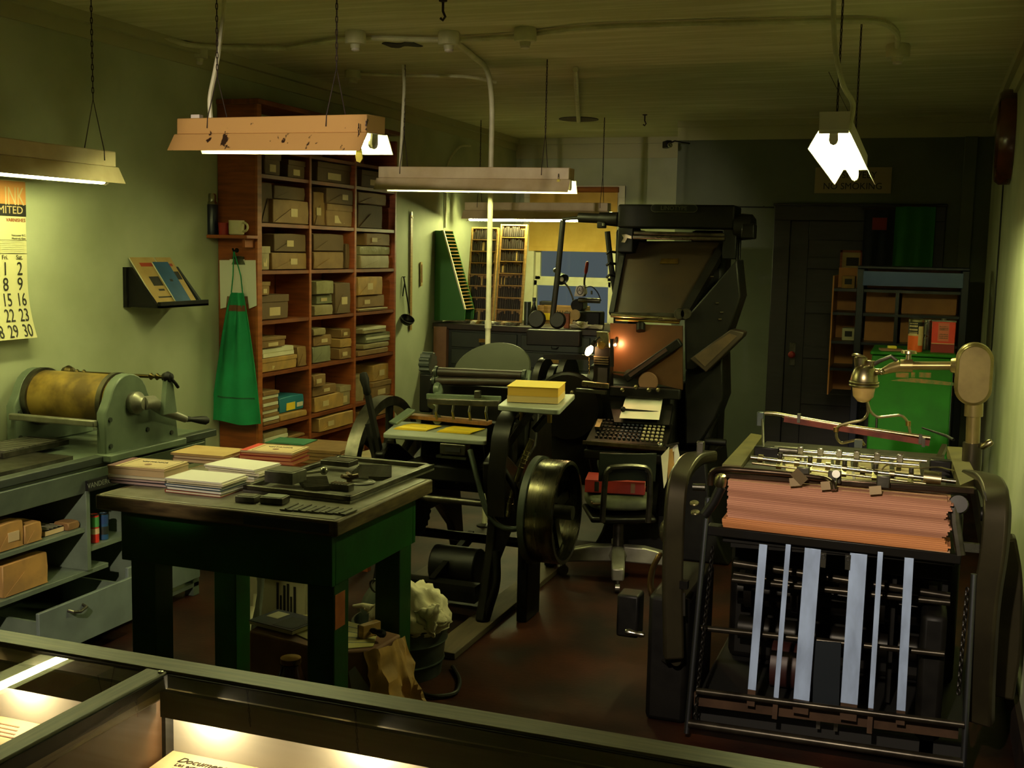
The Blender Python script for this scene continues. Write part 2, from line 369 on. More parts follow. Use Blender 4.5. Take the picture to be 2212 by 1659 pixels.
# trims
z1 = ZC
struct(MB().bb(XL, XL+.05, YF, YL, ZC-.05, ZC).bb(XL, XL+.012, YF, YL, ZC-.12, ZC-.05), 'trim_1', m_trim)
struct(MB().bb(XL, XS, YL-.05, YL, ZC-.06, ZC).bb(XL, XS, YL-.02, YL, ZC-.2, ZC-.06), 'trim_2', m_trim)
struct(MB().bb(XS, XR, YR-.05, YR, ZC-.05, ZC).bb(XS, XR, YR-.02, YR, ZC-.16, ZC-.05), 'trim_3', m_trim)
struct(MB().bb(XR-.05, XR, YF, YR, ZC-.06, ZC).bb(XR-.02, XR, YF, YR, ZC-.16, ZC-.06), 'trim_4', m_trim)
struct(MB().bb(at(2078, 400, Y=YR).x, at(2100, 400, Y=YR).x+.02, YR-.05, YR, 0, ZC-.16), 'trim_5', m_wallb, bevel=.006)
struct(MB().bb(XL, XL+.02, YF, YL, 0, .16), 'baseboard_left', m_darkwood)
struct(MB().bb(XL, XS, YL-.02, YL, 0, .16), 'baseboard_back', m_darkwood)
struct(MB().bb(XR-.02, XR, YF, YR, 0, .16), 'baseboard_right', m_darkwood)
# ------------------------------------------------------------------ door
dx0, dx1 = at(1675, 440, Y=YR).x, at(2045, 443, Y=YR).x; dz = at(1860, 441, Y=YR).z
dj0, dj1 = dx0+.14, dx1-.14
d1 = struct(MB().bb(dx0, dj0, YR-.035, YR+.0, 0, dz).bb(dj1, dx1, YR-.035, YR, 0, dz).bb(dx0, dx1, YR-.04, YR, dz-.14, dz).bb(dx0-.01, dx1+.01, YR-.055, YR, dz-.02, dz), 'door_1', m_door, bevel=.006)
RM[d1.name] = Matrix()
lf = MB().bb(dj0, dj0+.15, YR-.022, YR-.002, .01, dz-.14).bb(dj1-.15, dj1, YR-.022, YR-.002, .01, dz-.14)
hts = [.01, .27, .66, 1.03, 1.40, 1.77, dz-.14]
zz = [(0.01, .22), (.56, .66), (.95, 1.05), (1.33, 1.43), (1.70, 1.80), (dz-.30, dz-.14)]
for a, b in zz: lf.bb(dj0+.15, dj1-.15, YR-.022, YR-.002, a, b)
lf.build('leaf_frame', m_door, d1, bevel=.004)
for (a0, a), (b, b0) in zip(zz[:-1], zz[1:]):
    MB().bb(dj0+.14, dj1-.14, YR-.012, YR-.002, a-.01, b+.01).build('door_panel', m_door, d1)
p = at(1713, 740, Y=YR-.025); q = at(1713, 790, Y=YR-.025)
MB().bb(p.x-.025, p.x+.025, YR-.03, YR-.022, q.z, p.z).build('lock_plate', m_steeld, d1, bevel=.003)
MB().lathe([(.006, 0), (.01, .03), (.028, .045), (.03, .06), (.018, .075), (.0, .078)], (p.x, YR-.028, (p.z+q.z)/2), (0, -1, 0), 16).build('door_knob', m_red, d1)
# sign over the door, framed notice on it
s0, s1 = at(1762, 362, Y=YR), at(1924, 418, Y=YR)
sg = thing('smoking_sign', 'pale board sign with dark capitals above the dark door', 'sign', ((s0.x+s1.x)/2, YR-.01, s1.z))
MB().bb(s0.x, s1.x, YR-.012, YR, s1.z, s0.z).build('board', M('sign_board', 'a08f70', .7), sg)
cx = (s0.x+s1.x)/2
text('POSITIVELY', .075, (cx, YR-.0125, s0.z-.065), (1, 0, 0), (0, 0, 1), m_ink, sg, .98)
text('NO SMOKING', .075, (cx, YR-.0125, s0.z-.155), (1, 0, 0), (0, 0, 1), m_ink, sg, .98)
n0, n1 = at(1816, 540, Y=YR-.025), at(1862, 588, Y=YR-.025)
fn = thing('framed_notice', 'small brown framed notice hung on the dark door', 'picture', ((n0.x+n1.x)/2, YR-.03, n1.z))
MB().bb(n0.x, n1.x, YR-.04, YR-.022, n0.z-.018, n0.z).bb(n0.x, n1.x, YR-.04, YR-.022, n1.z, n1.z+.018).bb(n0.x, n0.x+.018, YR-.04, YR-.022, n1.z, n0.z).bb(n1.x-.018, n1.x, YR-.04, YR-.022, n1.z, n0.z).build('frame', m_wood, fn)
MB().bb(n0.x+.01, n1.x-.01, YR-.03, YR-.023, n1.z+.01, n0.z-.01).build('sheet', m_cream, fn)
MB().bb(n0.x+.05, n1.x-.03, YR-.032, YR-.0295, n1.z+.05, n0.z-.06).build('printed_block', m_ink, fn)
# cloths hanging before the door
def hang(name, label, px0, px1, py0, py1, Y, mat, amp=.012, cat='cloth', wv=2.5):
    a, b = at(px0, py0, Y=Y), at(px1, py1, Y=Y)
    m = MB().sheet(lambda u, v: (a.x+(b.x-a.x)*u, Y+amp*math.sin(u*wv*2*PI+v*1.3)*(0.3+.7*v), a.z+(b.z-a.z)*v), 24, 8, .004)
    return a, b, m
a, b, m = hang('x', '', 1935, 2010, 446, 640, YR-.09, m_greenl)
t = thing('green_banner', 'flat green cloth hanging over the right side of the dark door', 'cloth', (b.x, YR-.09, b.z))
m.build('banner_cloth', M('banner_green', '1f6a24', .8), t); MB().cyl((a.x-.02, YR-.088, a.z+.004), (b.x+.02, YR-.088, a.z+.004), .008, 8).build('hanging_rod', m_darkwood, t)
a, b, m = hang('x', '', 1868, 1928, 452, 650, YR-.07, m_navy, .005)
t = thing('navy_banner', 'dark navy cloth with a faint red print on the door beside the green', 'cloth', (b.x, YR-.075, b.z))
m.build('banner_cloth', M('banner_navy', '10172a', .8), t)
r0, r1 = at(1885, 470, Y=YR-.1), at(1915, 497, Y=YR-.1)
MB().bb(r0.x, r1.x, YR-.094, YR-.09, r1.z, r0.z).build('red_print', m_red, t)
MB().cyl((a.x-.02, YR-.07, a.z+.004), (b.x+.01, YR-.07, a.z+.004), .008, 8).build('hanging_rod', m_darkwood, t)
# ------------------------------------------------------------------ ceiling conduits
def seg_curve(pts, n=6):
    """round the corners of a polyline"""
    pts = [Vector(p) for p in pts]; out = [pts[0]]
    for a, b, c in zip(pts, pts[1:], pts[2:]):
        d = min((a-b).length, (c-b).length)*.45; p = b+(a-b).normalized()*d; q = b+(c-b).normalized()*d
        for i in range(n+1):
            t = i/n; out.append(p*(1-t)**2+b*2*t*(1-t)+q*t*t)
    out.append(pts[-1]); return out
def arc_tube(mb, pts, r, rad=.2, n=6, seg=8):
    pts = [Vector(p) for p in pts]; out = [pts[0]]
    for a, b, c in zip(pts, pts[1:], pts[2:]):
        d = min((a-b).length*.49, (c-b).length*.49, rad); p = b+(a-b).normalized()*d; q = b+(c-b).normalized()*d
        for i in range(n+1):
            t = i/n; out.append(p*(1-t)**2+b*2*t*(1-t)+q*t*t)
    out.append(pts[-1]); return mb.tube(out, r, seg)
ZB = ZC-.05
cd_ = thing('ceiling_conduit', 'cream electrical conduit across the ceiling with round junction boxes', 'conduit', (-2.2, 5.6, ZB))
zc = ZC-.022
A = [at(x, y, Z=zc) for x, y in ((330, 78), (430, 103), (620, 104), (768, 80), (970, 88), (1135, 78), (1250, 60), (1500, 52), (1800, 45), (1905, 45), (1940, 70), (1938, 100))]
arc_tube(MB(), A[:3], .015).build('conduit_run', m_conduit, cd_)
arc_tube(MB(), A[2:6], .015).build('conduit_run', m_conduit, cd_)
arc_tube(MB(), A[5:], .015).build('conduit_run', m_conduit, cd_)
for x, y, r in ((430, 108, .05), (768, 76, .055), (970, 78, .058), (1135, 70, .058), (1940, 105, .062)):
    c = at(x, y, Z=zc)
    b = MB().lathe([(r*.92, 0), (r, -.01), (r, -.06), (r*.95, -.068), (r*.5, -.07), (r*.45, -.09), (0, -.092)], (c.x, c.y, ZC), (0, 0, 1), 18, caps=False).build('junction_box', m_conduit, cd_)
    MB().lathe([(r*.4, -.088), (r*.4, -.1), (r*.3, -.104), (0, -.105)], (c.x, c.y, ZC), n=12, caps=False).build('plug', m_pinkw, b)
c2 = thing('side_conduit', 'thin cream conduit leaving a round box near the bookcase top', 'conduit', tuple(at(762, 168, Z=zc)))
c = at(762, 160, Z=zc)
MB().lathe([(.05, 0), (.055, -.05), (.03, -.06), (.028, -.08), (0, -.082)], (c.x, c.y, ZC), n=16, caps=False).build('junction_box', m_conduit, c2)
arc_tube(MB(), [c, at(900, 164, Z=zc), at(1010, 164, Z=zc), at(1070, 178, Z=zc)], .011).build('conduit_run', m_conduit, c2)
# drop pipe to the press
py_ = 6.85
pp = at(1062, 300, Y=py_)
dp = thing('drop_pipe', 'cream painted pipe dropping from the ceiling down behind the platen press', 'pipe', (pp.x, py_, 0))
arc_tube(MB(), [at(985, 92, Z=zc), (pp.x, py_, zc), (pp.x, py_, .02)], .017, rad=.32, n=10, seg=10).build('pipe', m_conduit, dp)
for z in (2.2, 1.3): MB().cyl((pp.x, py_, z), (pp.x, py_, z+.05), .022, 12).build('coupling', m_conduit, dp)
MB().lathe([(.05, 0), (.05, .008), (.02, .02)], (pp.x, py_, .001), n=14).build('floor_flange', m_iron, dp)
# pipe with ceiling plate further back
q = at(1250, 262, Z=ZC-.02); r_ = at(1243, 150, Z=ZC-.02)
rp = thing('ceiling_pipe', 'short cream pipe along the ceiling ending at a dark round plate', 'pipe', tuple(q))
MB().tube([r_, (r_+q)/2, q], .018, 8).build('pipe', m_conduit, rp)
MB().lathe([(.17, 0), (.17, -.006), (.03, -.012), (0, -.012)], (q.x, q.y, ZC), n=22, caps=False).build('ceiling_plate', m_rust, rp)
# small hooks
for i, (x, y, lab) in enumerate(((957, 5, 'rusty iron hook in the ceiling at the top edge of the picture'), (1393, 250, 'small rusty hook in the ceiling before the back wall'))):
    c = at(x, y, Z=ZC-.01)
    hk = thing('ceiling_hook', lab, 'hook', (c.x, c.y, ZC-.09))
    MB().lathe([(.02, 0), (.02, -.006), (.006, -.01)], (c.x, c.y, ZC), n=10).build('base_plate', m_rust, hk)
    MB().tube([(c.x, c.y, ZC), (c.x, c.y, ZC-.05), (c.x+.012, c.y, ZC-.075), (c.x, c.y, ZC-.09), (c.x-.012, c.y, ZC-.08)], .006, 7).build('hook', m_rust, hk)
# dark patch where the plaster is gone
a, b = at(835, 97, Z=ZC), at(945, 112, Z=ZC)
single(MB().sheet(lambda u, v: (a.x+(b.x-a.x)*u, a.y+(.12+.05*math.sin(9*u))*(v-.5), ZC-.002), 10, 2, .003), 'plaster_hole_cover', m_soot, 'dark ragged patch on the ceiling beside the conduit', 'patch')
# camera on the wall by the step
c = at(1441, 312, Y=YL-.1); c.y = YR-.25; c = at(1441, 312, Y=c.y)
sc_ = thing('wall_camera', 'small black security camera on a bracket high by the wall step', 'camera', tuple(c))
MB().box(c, (.05, .12, .06), rz=.5).build('body', m_black, sc_, bevel=.008)
MB().lathe([(.02, 0), (.022, .02), (.016, .022), (0, .018)], c+V(.03, -.05, -.01), (.5, -.85, -.1), 14).build('lens', m_bright, sc_)
MB().tube([c, c+V(.06, .02, .03), (c.x+.14, YR, c.z+.03)], .006, 7).build('bracket', m_black, sc_)
# ------------------------------------------------------------------ fluorescent lamps
def chain(mb, p0, p1, L=.032, r=.0022, w=.008):
    p0, p1 = Vector(p0), Vector(p1); n = max(2, int((p1-p0).length/(L*.78))); a = (p1-p0).normalized()
    u = a.orthogonal().normalized(); v = a.cross(u)
    for i in range(n):
        c = p0+(p1-p0)*((i+.5)/n); s = u if i % 2 else v
        pts = [c+a*(math.sin(t)*L/2)+s*(math.cos(t)*w/2) for t in [k*PI/4 for k in range(8)]]
        mb.tube(pts, r, 5, closed=True)
    return mb
def lamp(label, e0, e1, m_out, chains, ztop=ZC, cable=None, pull=None, hw=.056, fl=.1, hh=.07, fh=.075, tubes=1, zt=.034, m_t=None):
    """e0, e1: the two ends at the lower edge of the reflector"""
    e0, e1 = Vector(e0), Vector(e1); u = (e1-e0).normalized(); L = (e1-e0).length
    up = Vector((0, 0, 1)); v = up.cross(u).normalized(); up = u.cross(v)
    P = lambda s, y, z: e0+u*s+v*y+up*z
    mid = (e0+e1)/2
    t = thing('fluorescent_lamp', label, 'lamp', tuple(mid), 0)
    b = MB(); x0, x1 = 0.01, L-.01
    b.add([P(x, y, z) for x in (x0, x1) for y, z in ((-hw, fh), (hw, fh), (hw, fh+hh), (-hw, fh+hh))], [(3,2,1,0), (4,5,6,7), (0,1,5,4), (1,2,6,5), (2,3,7,6), (3,0,4,7)])
    b.build('housing', m_out, t, bevel=.004)
    for s in (-1, 1):
        q = MB(); th = .0025
        ring = [(s*hw, fh), (s*(hw+.006), fh-.002), (s*fl, 0)]
        vs = [P(x, y, z) for x in (0, L) for y, z in ring]+[P(x, y-s*th*1.6, z-th*.2) for x in (0, L) for y, z in ring]
        q.add(vs, [(0,1,4,3), (1,2,5,4), (6,9,10,7), (7,10,11,8), (2,8,11,5), (0,3,9,6), (0,6,7,1), (1,7,8,2), (3,4,10,9), (4,5,11,10)])
        o = q.build('reflector_wing', m_out, t, smooth=0)
        o.data.materials.append(m_inner)
        for pi in (2, 3): o.data.polygons[pi].material_index = 1
    MB().add([P(x, y, z) for x in (.005, L-.005) for y, z in ((-hw, fh-.003), (hw, fh-.003), (hw, fh-.0005), (-hw, fh-.0005))], [(3,2,1,0), (4,5,6,7), (0,1,5,4), (1,2,6,5), (2,3,7,6), (3,0,4,7)]).build('ballast_cover', m_inner, t, smooth=0)
    MB().cyl(P(.045, 0, zt), P(L-.045, 0, zt), .0165, 14).build('tube', m_t or m_tube, t)
    for s, sg_ in ((.035, -1), (L-.035, 1)):
        MB().cyl(P(s, 0, zt), P(s+sg_*.012, 0, zt), .0168, 14).build('tube_cap', m_alum, t)
        c0 = P(s+sg_*.012, 0, zt)
        k = MB(); dd = .011
        poly = [(-.016, fh), (.016, fh), (.018, zt), (.012, zt-.014), (0, zt-.02), (-.012, zt-.014), (-.018, zt)]
        k.poly([P(s+sg_*.012, y, z) for y, z in poly], u*(sg_*dd)); k.build('lamp_socket', m_pinkw, t)
    for s, kind in chains:
        a = P(s, 0, fh+hh)
        top = Vector((a.x, a.y, ztop)); jn = a+(top-a)*.32 if kind == 'V' else a
        if kind == 'V':
            MB().tube([P(s, -hw-.002, fh+hh*.35), P(s, -hw, fh+hh), jn, P(s, hw, fh+hh), P(s, hw+.002, fh+hh*.35)], .0026, 6).build('hanger_wire', m_rust, t)
        chain(MB(), jn, top).build('chain', m_rust, t)
    if cable: MB().tube(seg_curve(cable), .0105, 8).build('flex_cable', m_conduit, t)
    if pull is not None:
        s, l = pull; a = P(s, -hw-.012, fh+hh*.45)
        chain(MB(), a, a-V(0, 0, l), .018, .0014, .006).build('pull_chain', m_rust, t)
        MB().poly([a+V(-.008, 0, -l), a+V(.008, 0, -l), a+V(.017, 0, -l-.05), a+V(.006, 0, -l-.066), a+V(-.01, 0, -l-.06), a+V(-.014, 0, -l-.04)], (0, .006, 0)).build('pull_tag', m_screen, t)
    return t, P, L
# outer enamel with dark rust blotches
m_tanr = M('tan_enamel_rusty', 'cc9f62', .4, c2='33201a', scale=11, lo=.635, hi=.655, detail=6)
_o = lamp('tan enamel tube lamp with dark rust spots hanging over the green table', (-3.235, 4.48, 2.215), (-2.10, 4.163, 2.175), m_tanr, [(.22, 'V'), (.95, 'V')],
      cable=[at(456, 262, Y=4.42), at(452, 215, Y=4.42), at(470, 130, Y=4.45), at(483, 40, Y=4.5), at(486, -60, Y=4.55)], pull=(1.14, .085))
T2, P2_, L2 = _o
c = P2_(.08, 0, .155)
MB().box(c, (.045, .03, .02)).build('cable_clamp', m_pinkw, T2)
lamp('cream enamel tube lamp hanging above the platen press', tuple(at(822, 411, Y=6.6)), tuple(at(1237, 417, Y=6.6)), m_cream_en, [(.16, 'V'), (1.09, 'V')],
     cable=[at(864, 366, Y=6.6), at(870, 260, Y=6.6), at(874, 170, Y=6.6), at(866, 100, Y=6.6), at(850, 95, Y=6.7)], pull=(1.2, .03))
lamp('dusty tube lamp along the left wall above the calendar', (-3.62, 3.2, 2.065), (-3.62, 4.42, 2.068), m_cream_en, [(.15, 'V'), (1.13, 'V')], zt=.012)
lamp('tube lamp over the type bench before the back window', tuple(at(1006, 473, Y=9.5)), tuple(at(1318, 476, Y=9.5)), m_cream_en, [(.13, 'V'), (1.25, 'V')],
     cable=None, zt=.0, m_t=m_tube4)
l5, P5, L5 = lamp('glaring tube lamp seen end on above the sheet fed press', (-.400, 4.83, 2.235), (-.385, 6.05, 2.165), m_pinkw, [(.1, ''), (1.1, '')], m_t=m_tube5,
     cable=[(-.345, 4.87, 2.30), (-.33, 4.9, 2.42), at(1822, 190, Y=4.85), at(1803, 110, Y=4.85), at(1800, 20, Y=4.85), at(1803, -40, Y=4.85)])
MB().tube([P5(.02, -.055, .14), at(1790, 155, Y=4.85)], .0012, 5).build('tie_wire', m_steeld, l5)
e = MB(); e.poly([P5(.006, y, z) for y, z in ((-.058, .06), (.058, .06), (.06, .147), (-.06, .147))], P5(.003, 0, 0)-P5(0, 0, 0)); e.build('end_plate', m_pinkw, l5)
# thin conduit on the left wall
c = at(963, 420, X=XL+.012)
tc = thing('wall_conduit', 'thin conduit running up the left wall beside the green type case', 'conduit', (c.x, c.y, 1.2))
_zb = at(963, 492, X=XL+.012).z
MB().tube(seg_curve([(c.x, c.y, _zb), (c.x, c.y, 2.55), (c.x+.02, c.y+.25, 2.72), (c.x+.02, c.y+.5, 2.74)]), .009, 8).build('pipe', m_conduit, tc)
# ------------------------------------------------------------------ calendar on the left wall
cw = .64; cy1 = at(52, 560, X=XL).y+.012
ctop = 2.075; cbot = at(60, 728, X=XL).z
cal = thing('wall_calendar', 'large cream wall calendar with big black dates at the left edge', 'calendar', (XL, cy1-cw/2, cbot))
yl = cy1-cw
def calf(u, v):
    z = ctop+(cbot-ctop)*v; k = max(0, v-.62)/.38
    return (XL+.006+.05*k*k, yl+cw*u, z)
MB().sheet(calf, 4, 16, -.002).build('sheet', M('calendar_paper', 'd6cf9f', .75), cal)
m_calo = M('calendar_orange', 'c98a4c', .7); m_calb = m_ink
def calbox(u0, u1, v0, v1, mat, name, d=.0015):
    MB().sheet(lambda u, v: Vector(calf(u0+(u1-u0)*u, v0+(v1-v0)*v))+V(d, 0, 0), 2, 2, .001).build(name, mat, cal)
calbox(0, 1, .005, .15, m_calo, 'heading_print'); calbox(0, 1, .15, .225, m_calb, 'title_band')
def caltext(s, size, u, v, mat=m_ink, sx=1.0, al='CENTER'):
    p = Vector(calf(u, v))+V(.0032, 0, 0); d = (Vector(calf(u, v+.02))-Vector(calf(u, v-.02))).normalized()
    text(s, size, p, (0, 1, 0), -d, mat, cal, sx, al)
caltext('INK', .12, .985, .105, m_cream, .62, 'RIGHT'); caltext('LIMITED', .05, .97, .188, m_cream, 1.1, 'RIGHT')
caltext('VARNISHES', .024, .99, .25, m_inkred, 1.0, 'RIGHT')
caltext('Canada', .022, .3, .29); caltext('Vancouver B.C.', .013, .99, .345, m_ink, 1.1, 'RIGHT'); caltext('Montreal, Que.', .013, .99, .365, m_ink, 1.1, 'RIGHT')
for k in range(7): calbox(.72, .97, .385+k*.012, .3865+k*.012, m_trim, 'small_print_line')
calbox(0, 1, .375, .3765, m_ink, 'rule'); calbox(0, 1, .46, .4615, m_ink, 'rule')
days = ['Sun.', 'Mon.', 'Tue.', 'Wed.', 'Thu.', 'Fri.', 'Sat.']
for c_ in range(7): caltext(days[c_], .03, .075+c_*.141, .485)
for d in range(1, 32):
    k = d+4; r, c_ = divmod(k, 7)
    if d > 30: continue
    caltext(str(d), .088, .075+c_*.141, .56+r*.0985, m_ink, .72 if d > 9 else .85)
# ------------------------------------------------------------------ leaflet shelf on the left wall
a = at(276, 600, X=XL); b = at(448, 657, X=XL+.2)
sy0, sy1 = at(280, 660, X=XL+.03).y, at(452, 656, X=XL+.22).y-.02; sz = at(350, 660, X=XL+.2).z
ls = thing('leaflet_shelf', 'dark wall shelf with lip holding booklets on the left wall', 'shelf', (XL, (sy0+sy1)/2, sz-.02))
BR_ = [(0, -.012), (.2, -.012), (.2, .0), (.03, .2), (0, .2)]
MB().prism(BR_, (0, .02, 0), (XL+.001, sy0+.005, sz), (1, 0, 0), (0, 0, 1)).build('bracket', m_black, ls)
MB().prism(BR_, (0, .02, 0), (XL+.001, sy1-.025, sz), (1, 0, 0), (0, 0, 1)).build('bracket', M('bracket_blue', '1c2328', .5), ls)
MB().bb(XL+.001, XL+.022, sy0-.015, sy0+.02, sz-.015, sz+.2).build('upright', m_black, ls)
MB().bb(XL+.001, XL+.23, sy0, sy1, sz-.012, sz).bb(XL+.21, XL+.23, sy0, sy1, sz-.012, sz+.02).build('ledge', m_black, ls)
lean = V(-.185, 0, .255).normalized(); nx = V(.255, 0, .185).normalized()
def leaflet(name, label, y0, y1, hgt, mat, off, group=None):
    o = V(XL+.186, 0, sz+.008)+nx*off
    t = thing(name, label, 'booklet', (o.x, (y0+y1)/2, o.z))
    pts = [o+V(0, y0, 0), o+V(0, y1, 0), o+V(0, y1, 0)+lean*hgt, o+V(0, y0, 0)+lean*hgt]
    MB().poly(pts, -nx*.006).build('pages', m_paper, t)
    MB().poly([p+nx*.001 for p in pts], nx*.0015).build('cover', mat, t)
    def pb(u0, u1, v0, v1, mt, nm):
        q = [o+V(0, y0+(y1-y0)*u, 0)+lean*(hgt*v)+nx*.0026 for u, v in ((u0, v0), (u1, v0), (u1, v1), (u0, v1))]
        MB().poly(q, nx*.0006).build(nm, mt, t)
    return t, pb
w = (sy1-sy0)
t, pb = leaflet('leaflet', 'cream booklet with a dark picture leaning left on the wall shelf', sy0+.03, sy0+.03+w*.46, .30, m_creamd, .0)
pb(.3, .72, .38, .58, m_ink, 'printed_picture'); pb(.2, .85, .12, .15, m_ink, 'printed_line'); pb(.25, .8, .8, .88, m_inkred, 'printed_title'); pb(.4, .65, .27, .31, m_ink, 'printed_line')
t, pb = leaflet('leaflet', 'cream booklet with a dark heading block leaning right on the wall shelf', sy0+w*.56, sy1-.05, .30, m_creamd, .0)
pb(.38, .95, .5, .68, m_ink, 'printed_block'); pb(.2, .85, .8, .86, m_inkred, 'printed_title')
t, pb = leaflet('leaflet', 'narrow blue leaflet standing in front of the two cream booklets', sy0+w*.41, sy0+w*.72, .26, m_blue, .014)
pb(.42, .6, .5, .56, m_ink, 'printed_mark')
# ------------------------------------------------------------------ bookcase
BY0 = at(470, 585, X=XL).y; XFB = at(555, 585, Y=BY0).x; BY1 = at(856, 583, X=XFB).y
zsh = [at(561, y, X=XFB).z for y in (375, 481, 585, 695, 809, 925)]+[.56, .26, .06]
ztop = at(555, 224, X=XFB).z
dv = [BY0+.03, at(671, 585, X=XFB).y, at(768, 585, X=XFB).y, BY1-.03]
bk = thing('paper_bookcase', 'tall reddish wooden open shelving filled with paper parcels along the left wall', 'shelving', ((XL+XFB)/2, (BY0+BY1)/2, 0))
T_ = .028
MB().bb(XL+.005, XFB, BY0, BY0+T_, 0, ztop).build('side_panel', m_wood, bk, bevel=.003)
MB().bb(XL+.005, XFB, BY1-T_, BY1, 0, ztop-.04).build('side_panel', m_wood, bk, bevel=.003)
for y in dv[1:3]: MB().bb(XL+.02, XFB, y-T_/2, y+T_/2, 0, ztop-.02).build('divider', m_wood, bk, bevel=.003)
MB().bb(XL+.004, XL+.014, BY0+T_, BY1-T_, .02, ztop-.05).build('back_panel', m_wood, bk)
MB().bb(XL+.005, XFB+.02, BY0-.01, BY1+.005, ztop, ztop+.03).build('top_board', m_woodh, bk, bevel=.004)
MB().bb(XL+.02, XFB-.002, BY0+.028, BY1-.028, 2.36, 2.38).build('upper_shelf', m_woodh, bk)
for j in range(3):
    y0 = dv[j]+(T_/2 if j else 0); y1 = dv[j+1]-(T_/2 if j < 2 else 0)
    for z in zsh: MB().bb(XL+.014, XFB-.004, y0, y1, z-.022, z).build('shelf', m_woodh, bk)
MB().bb(XFB-.01, XFB+.008, BY0-.004, BY0+.045, 0, ztop).build('front_stile', M('stile_wood', 'a85c26', .5, c2='8a4a1d', scale=5, stretch=(1, 1, 9)), bk, bevel=.003)
ORD = ['leftmost', 'second from left', 'third from left', 'fourth from left', 'fifth from left', 'sixth from left']
BAYN = ['left', 'middle', 'right']
def parcel_mesh(mb, c, d, bulge=.006, seed=0):
    """wrapped ream: box with slightly uneven faces"""
    rn = random.Random(seed); n = 3
    x, y, z = d[0]/2, d[1]/2, d[2]/2
    b = MB(); vs = []; idx = {}
    for i in range(n):
        for j in range(n):
            for k in range(n):
                if i in (0, n-1) or j in (0, n-1) or k in (0, n-1):
                    p = [(i/(n-1)*2-1), (j/(n-1)*2-1), (k/(n-1)*2-1)]
                    mid = sum(1 for q in p if abs(q) < .5)
                    q = [p[0]*x, p[1]*y, p[2]*z]
                    for a_ in range(3):
                        if abs(p[a_]) > .5 and not (a_ == 2 and p[2] < 0): q[a_] += p[a_]*(rn.uniform(-.3, 1) if mid else rn.uniform(-.6, 0))*bulge
                    idx[(i, j, k)] = len(vs); vs.append(Vector(c)+Vector(q))
    fs = []
    for a_ in range(3):
        o1, o2 = [q for q in range(3) if q != a_]
        for side in (0, n-1):
            for i in range(n-1):
                for j in range(n-1):
                    def I(u, w_):
                        t = [0, 0, 0]; t[a_] = side; t[o1] = u; t[o2] = w_; return idx[tuple(t)]
                    q = [I(i, j), I(i+1, j), I(i+1, j+1), I(i, j+1)]
                    if (side == 0) == (a_ in (0, 2)): q.reverse()
                    fs.append(q)
    return mb.add(vs, fs)
def parcel(name, label, lo, hi, mat, group=None, seed=0, rz=0, style='wrap', cat='parcel'):
    """parcel whose front (+x) shows; lo / hi corners"""
    lo, hi = Vector(lo), Vector(hi); c = (lo+hi)/2; d = hi-lo
    t = thing(name, label, cat, (c.x, c.y, lo.z), rz, group)
    parcel_mesh(MB(), (0, 0, d.z/2), d, .004, seed).build('wrapping', mat, t, local=True, bevel=.004, seg=1)
    rn = random.Random(seed+5)
    if style == 'wrap' and min(d.y, d.z) > .05:
        m = MB(); x = d.x/2+.004
        m.poly([(x, -d.y/2+.004, .004), (x, d.y/2-.004, .004), (x, rn.uniform(-.1, .1)*d.y, d.z*.62)], (.002, 0, 0)); m.build('end_fold', mat, t, local=True)
        if rn.random() < .6:
            u = rn.uniform(-.2, .2)*d.y; h = min(d.z*.35, .05); wd = min(d.y*.4, .08)
            MB().bb(x, x+.004, u-wd/2, u+wd/2, d.z*.3, d.z*.3+h).build('paper_label', m_cream, t, local=True)
    elif style == 'box':
        m = MB(); x = d.x/2; m.bb(-x-.004, x+.005, -d.y/2-.004, d.y/2+.004, d.z*.72, d.z+.003); m.build('lid', mat, t, local=True, bevel=.002)
        MB().bb(x, x+.002, -d.y*.2, d.y*.2, d.z*.15, d.z*.5).build('paper_label', m_cream, t, local=True)
    elif style == 'stack':
        k = max(2, int(d.z/.022))
        for i in range(k):
            z = d.z*i/k
            MB().bb(-d.x/2-.001, d.x/2+.003+rn.uniform(0, .012), -d.y/2+rn.uniform(0, .012), d.y/2-rn.uniform(0, .012), z+.002, z+d.z/k-.003).build('sheet_bundle', m_paper if i % 2 else mat, t, local=True)
    return t
K, KD, KL, KP, WR, GL, CR = m_kraft, m_kraftd, m_kraftl, m_kraftp, m_wrap, m_gloss, m_creamd
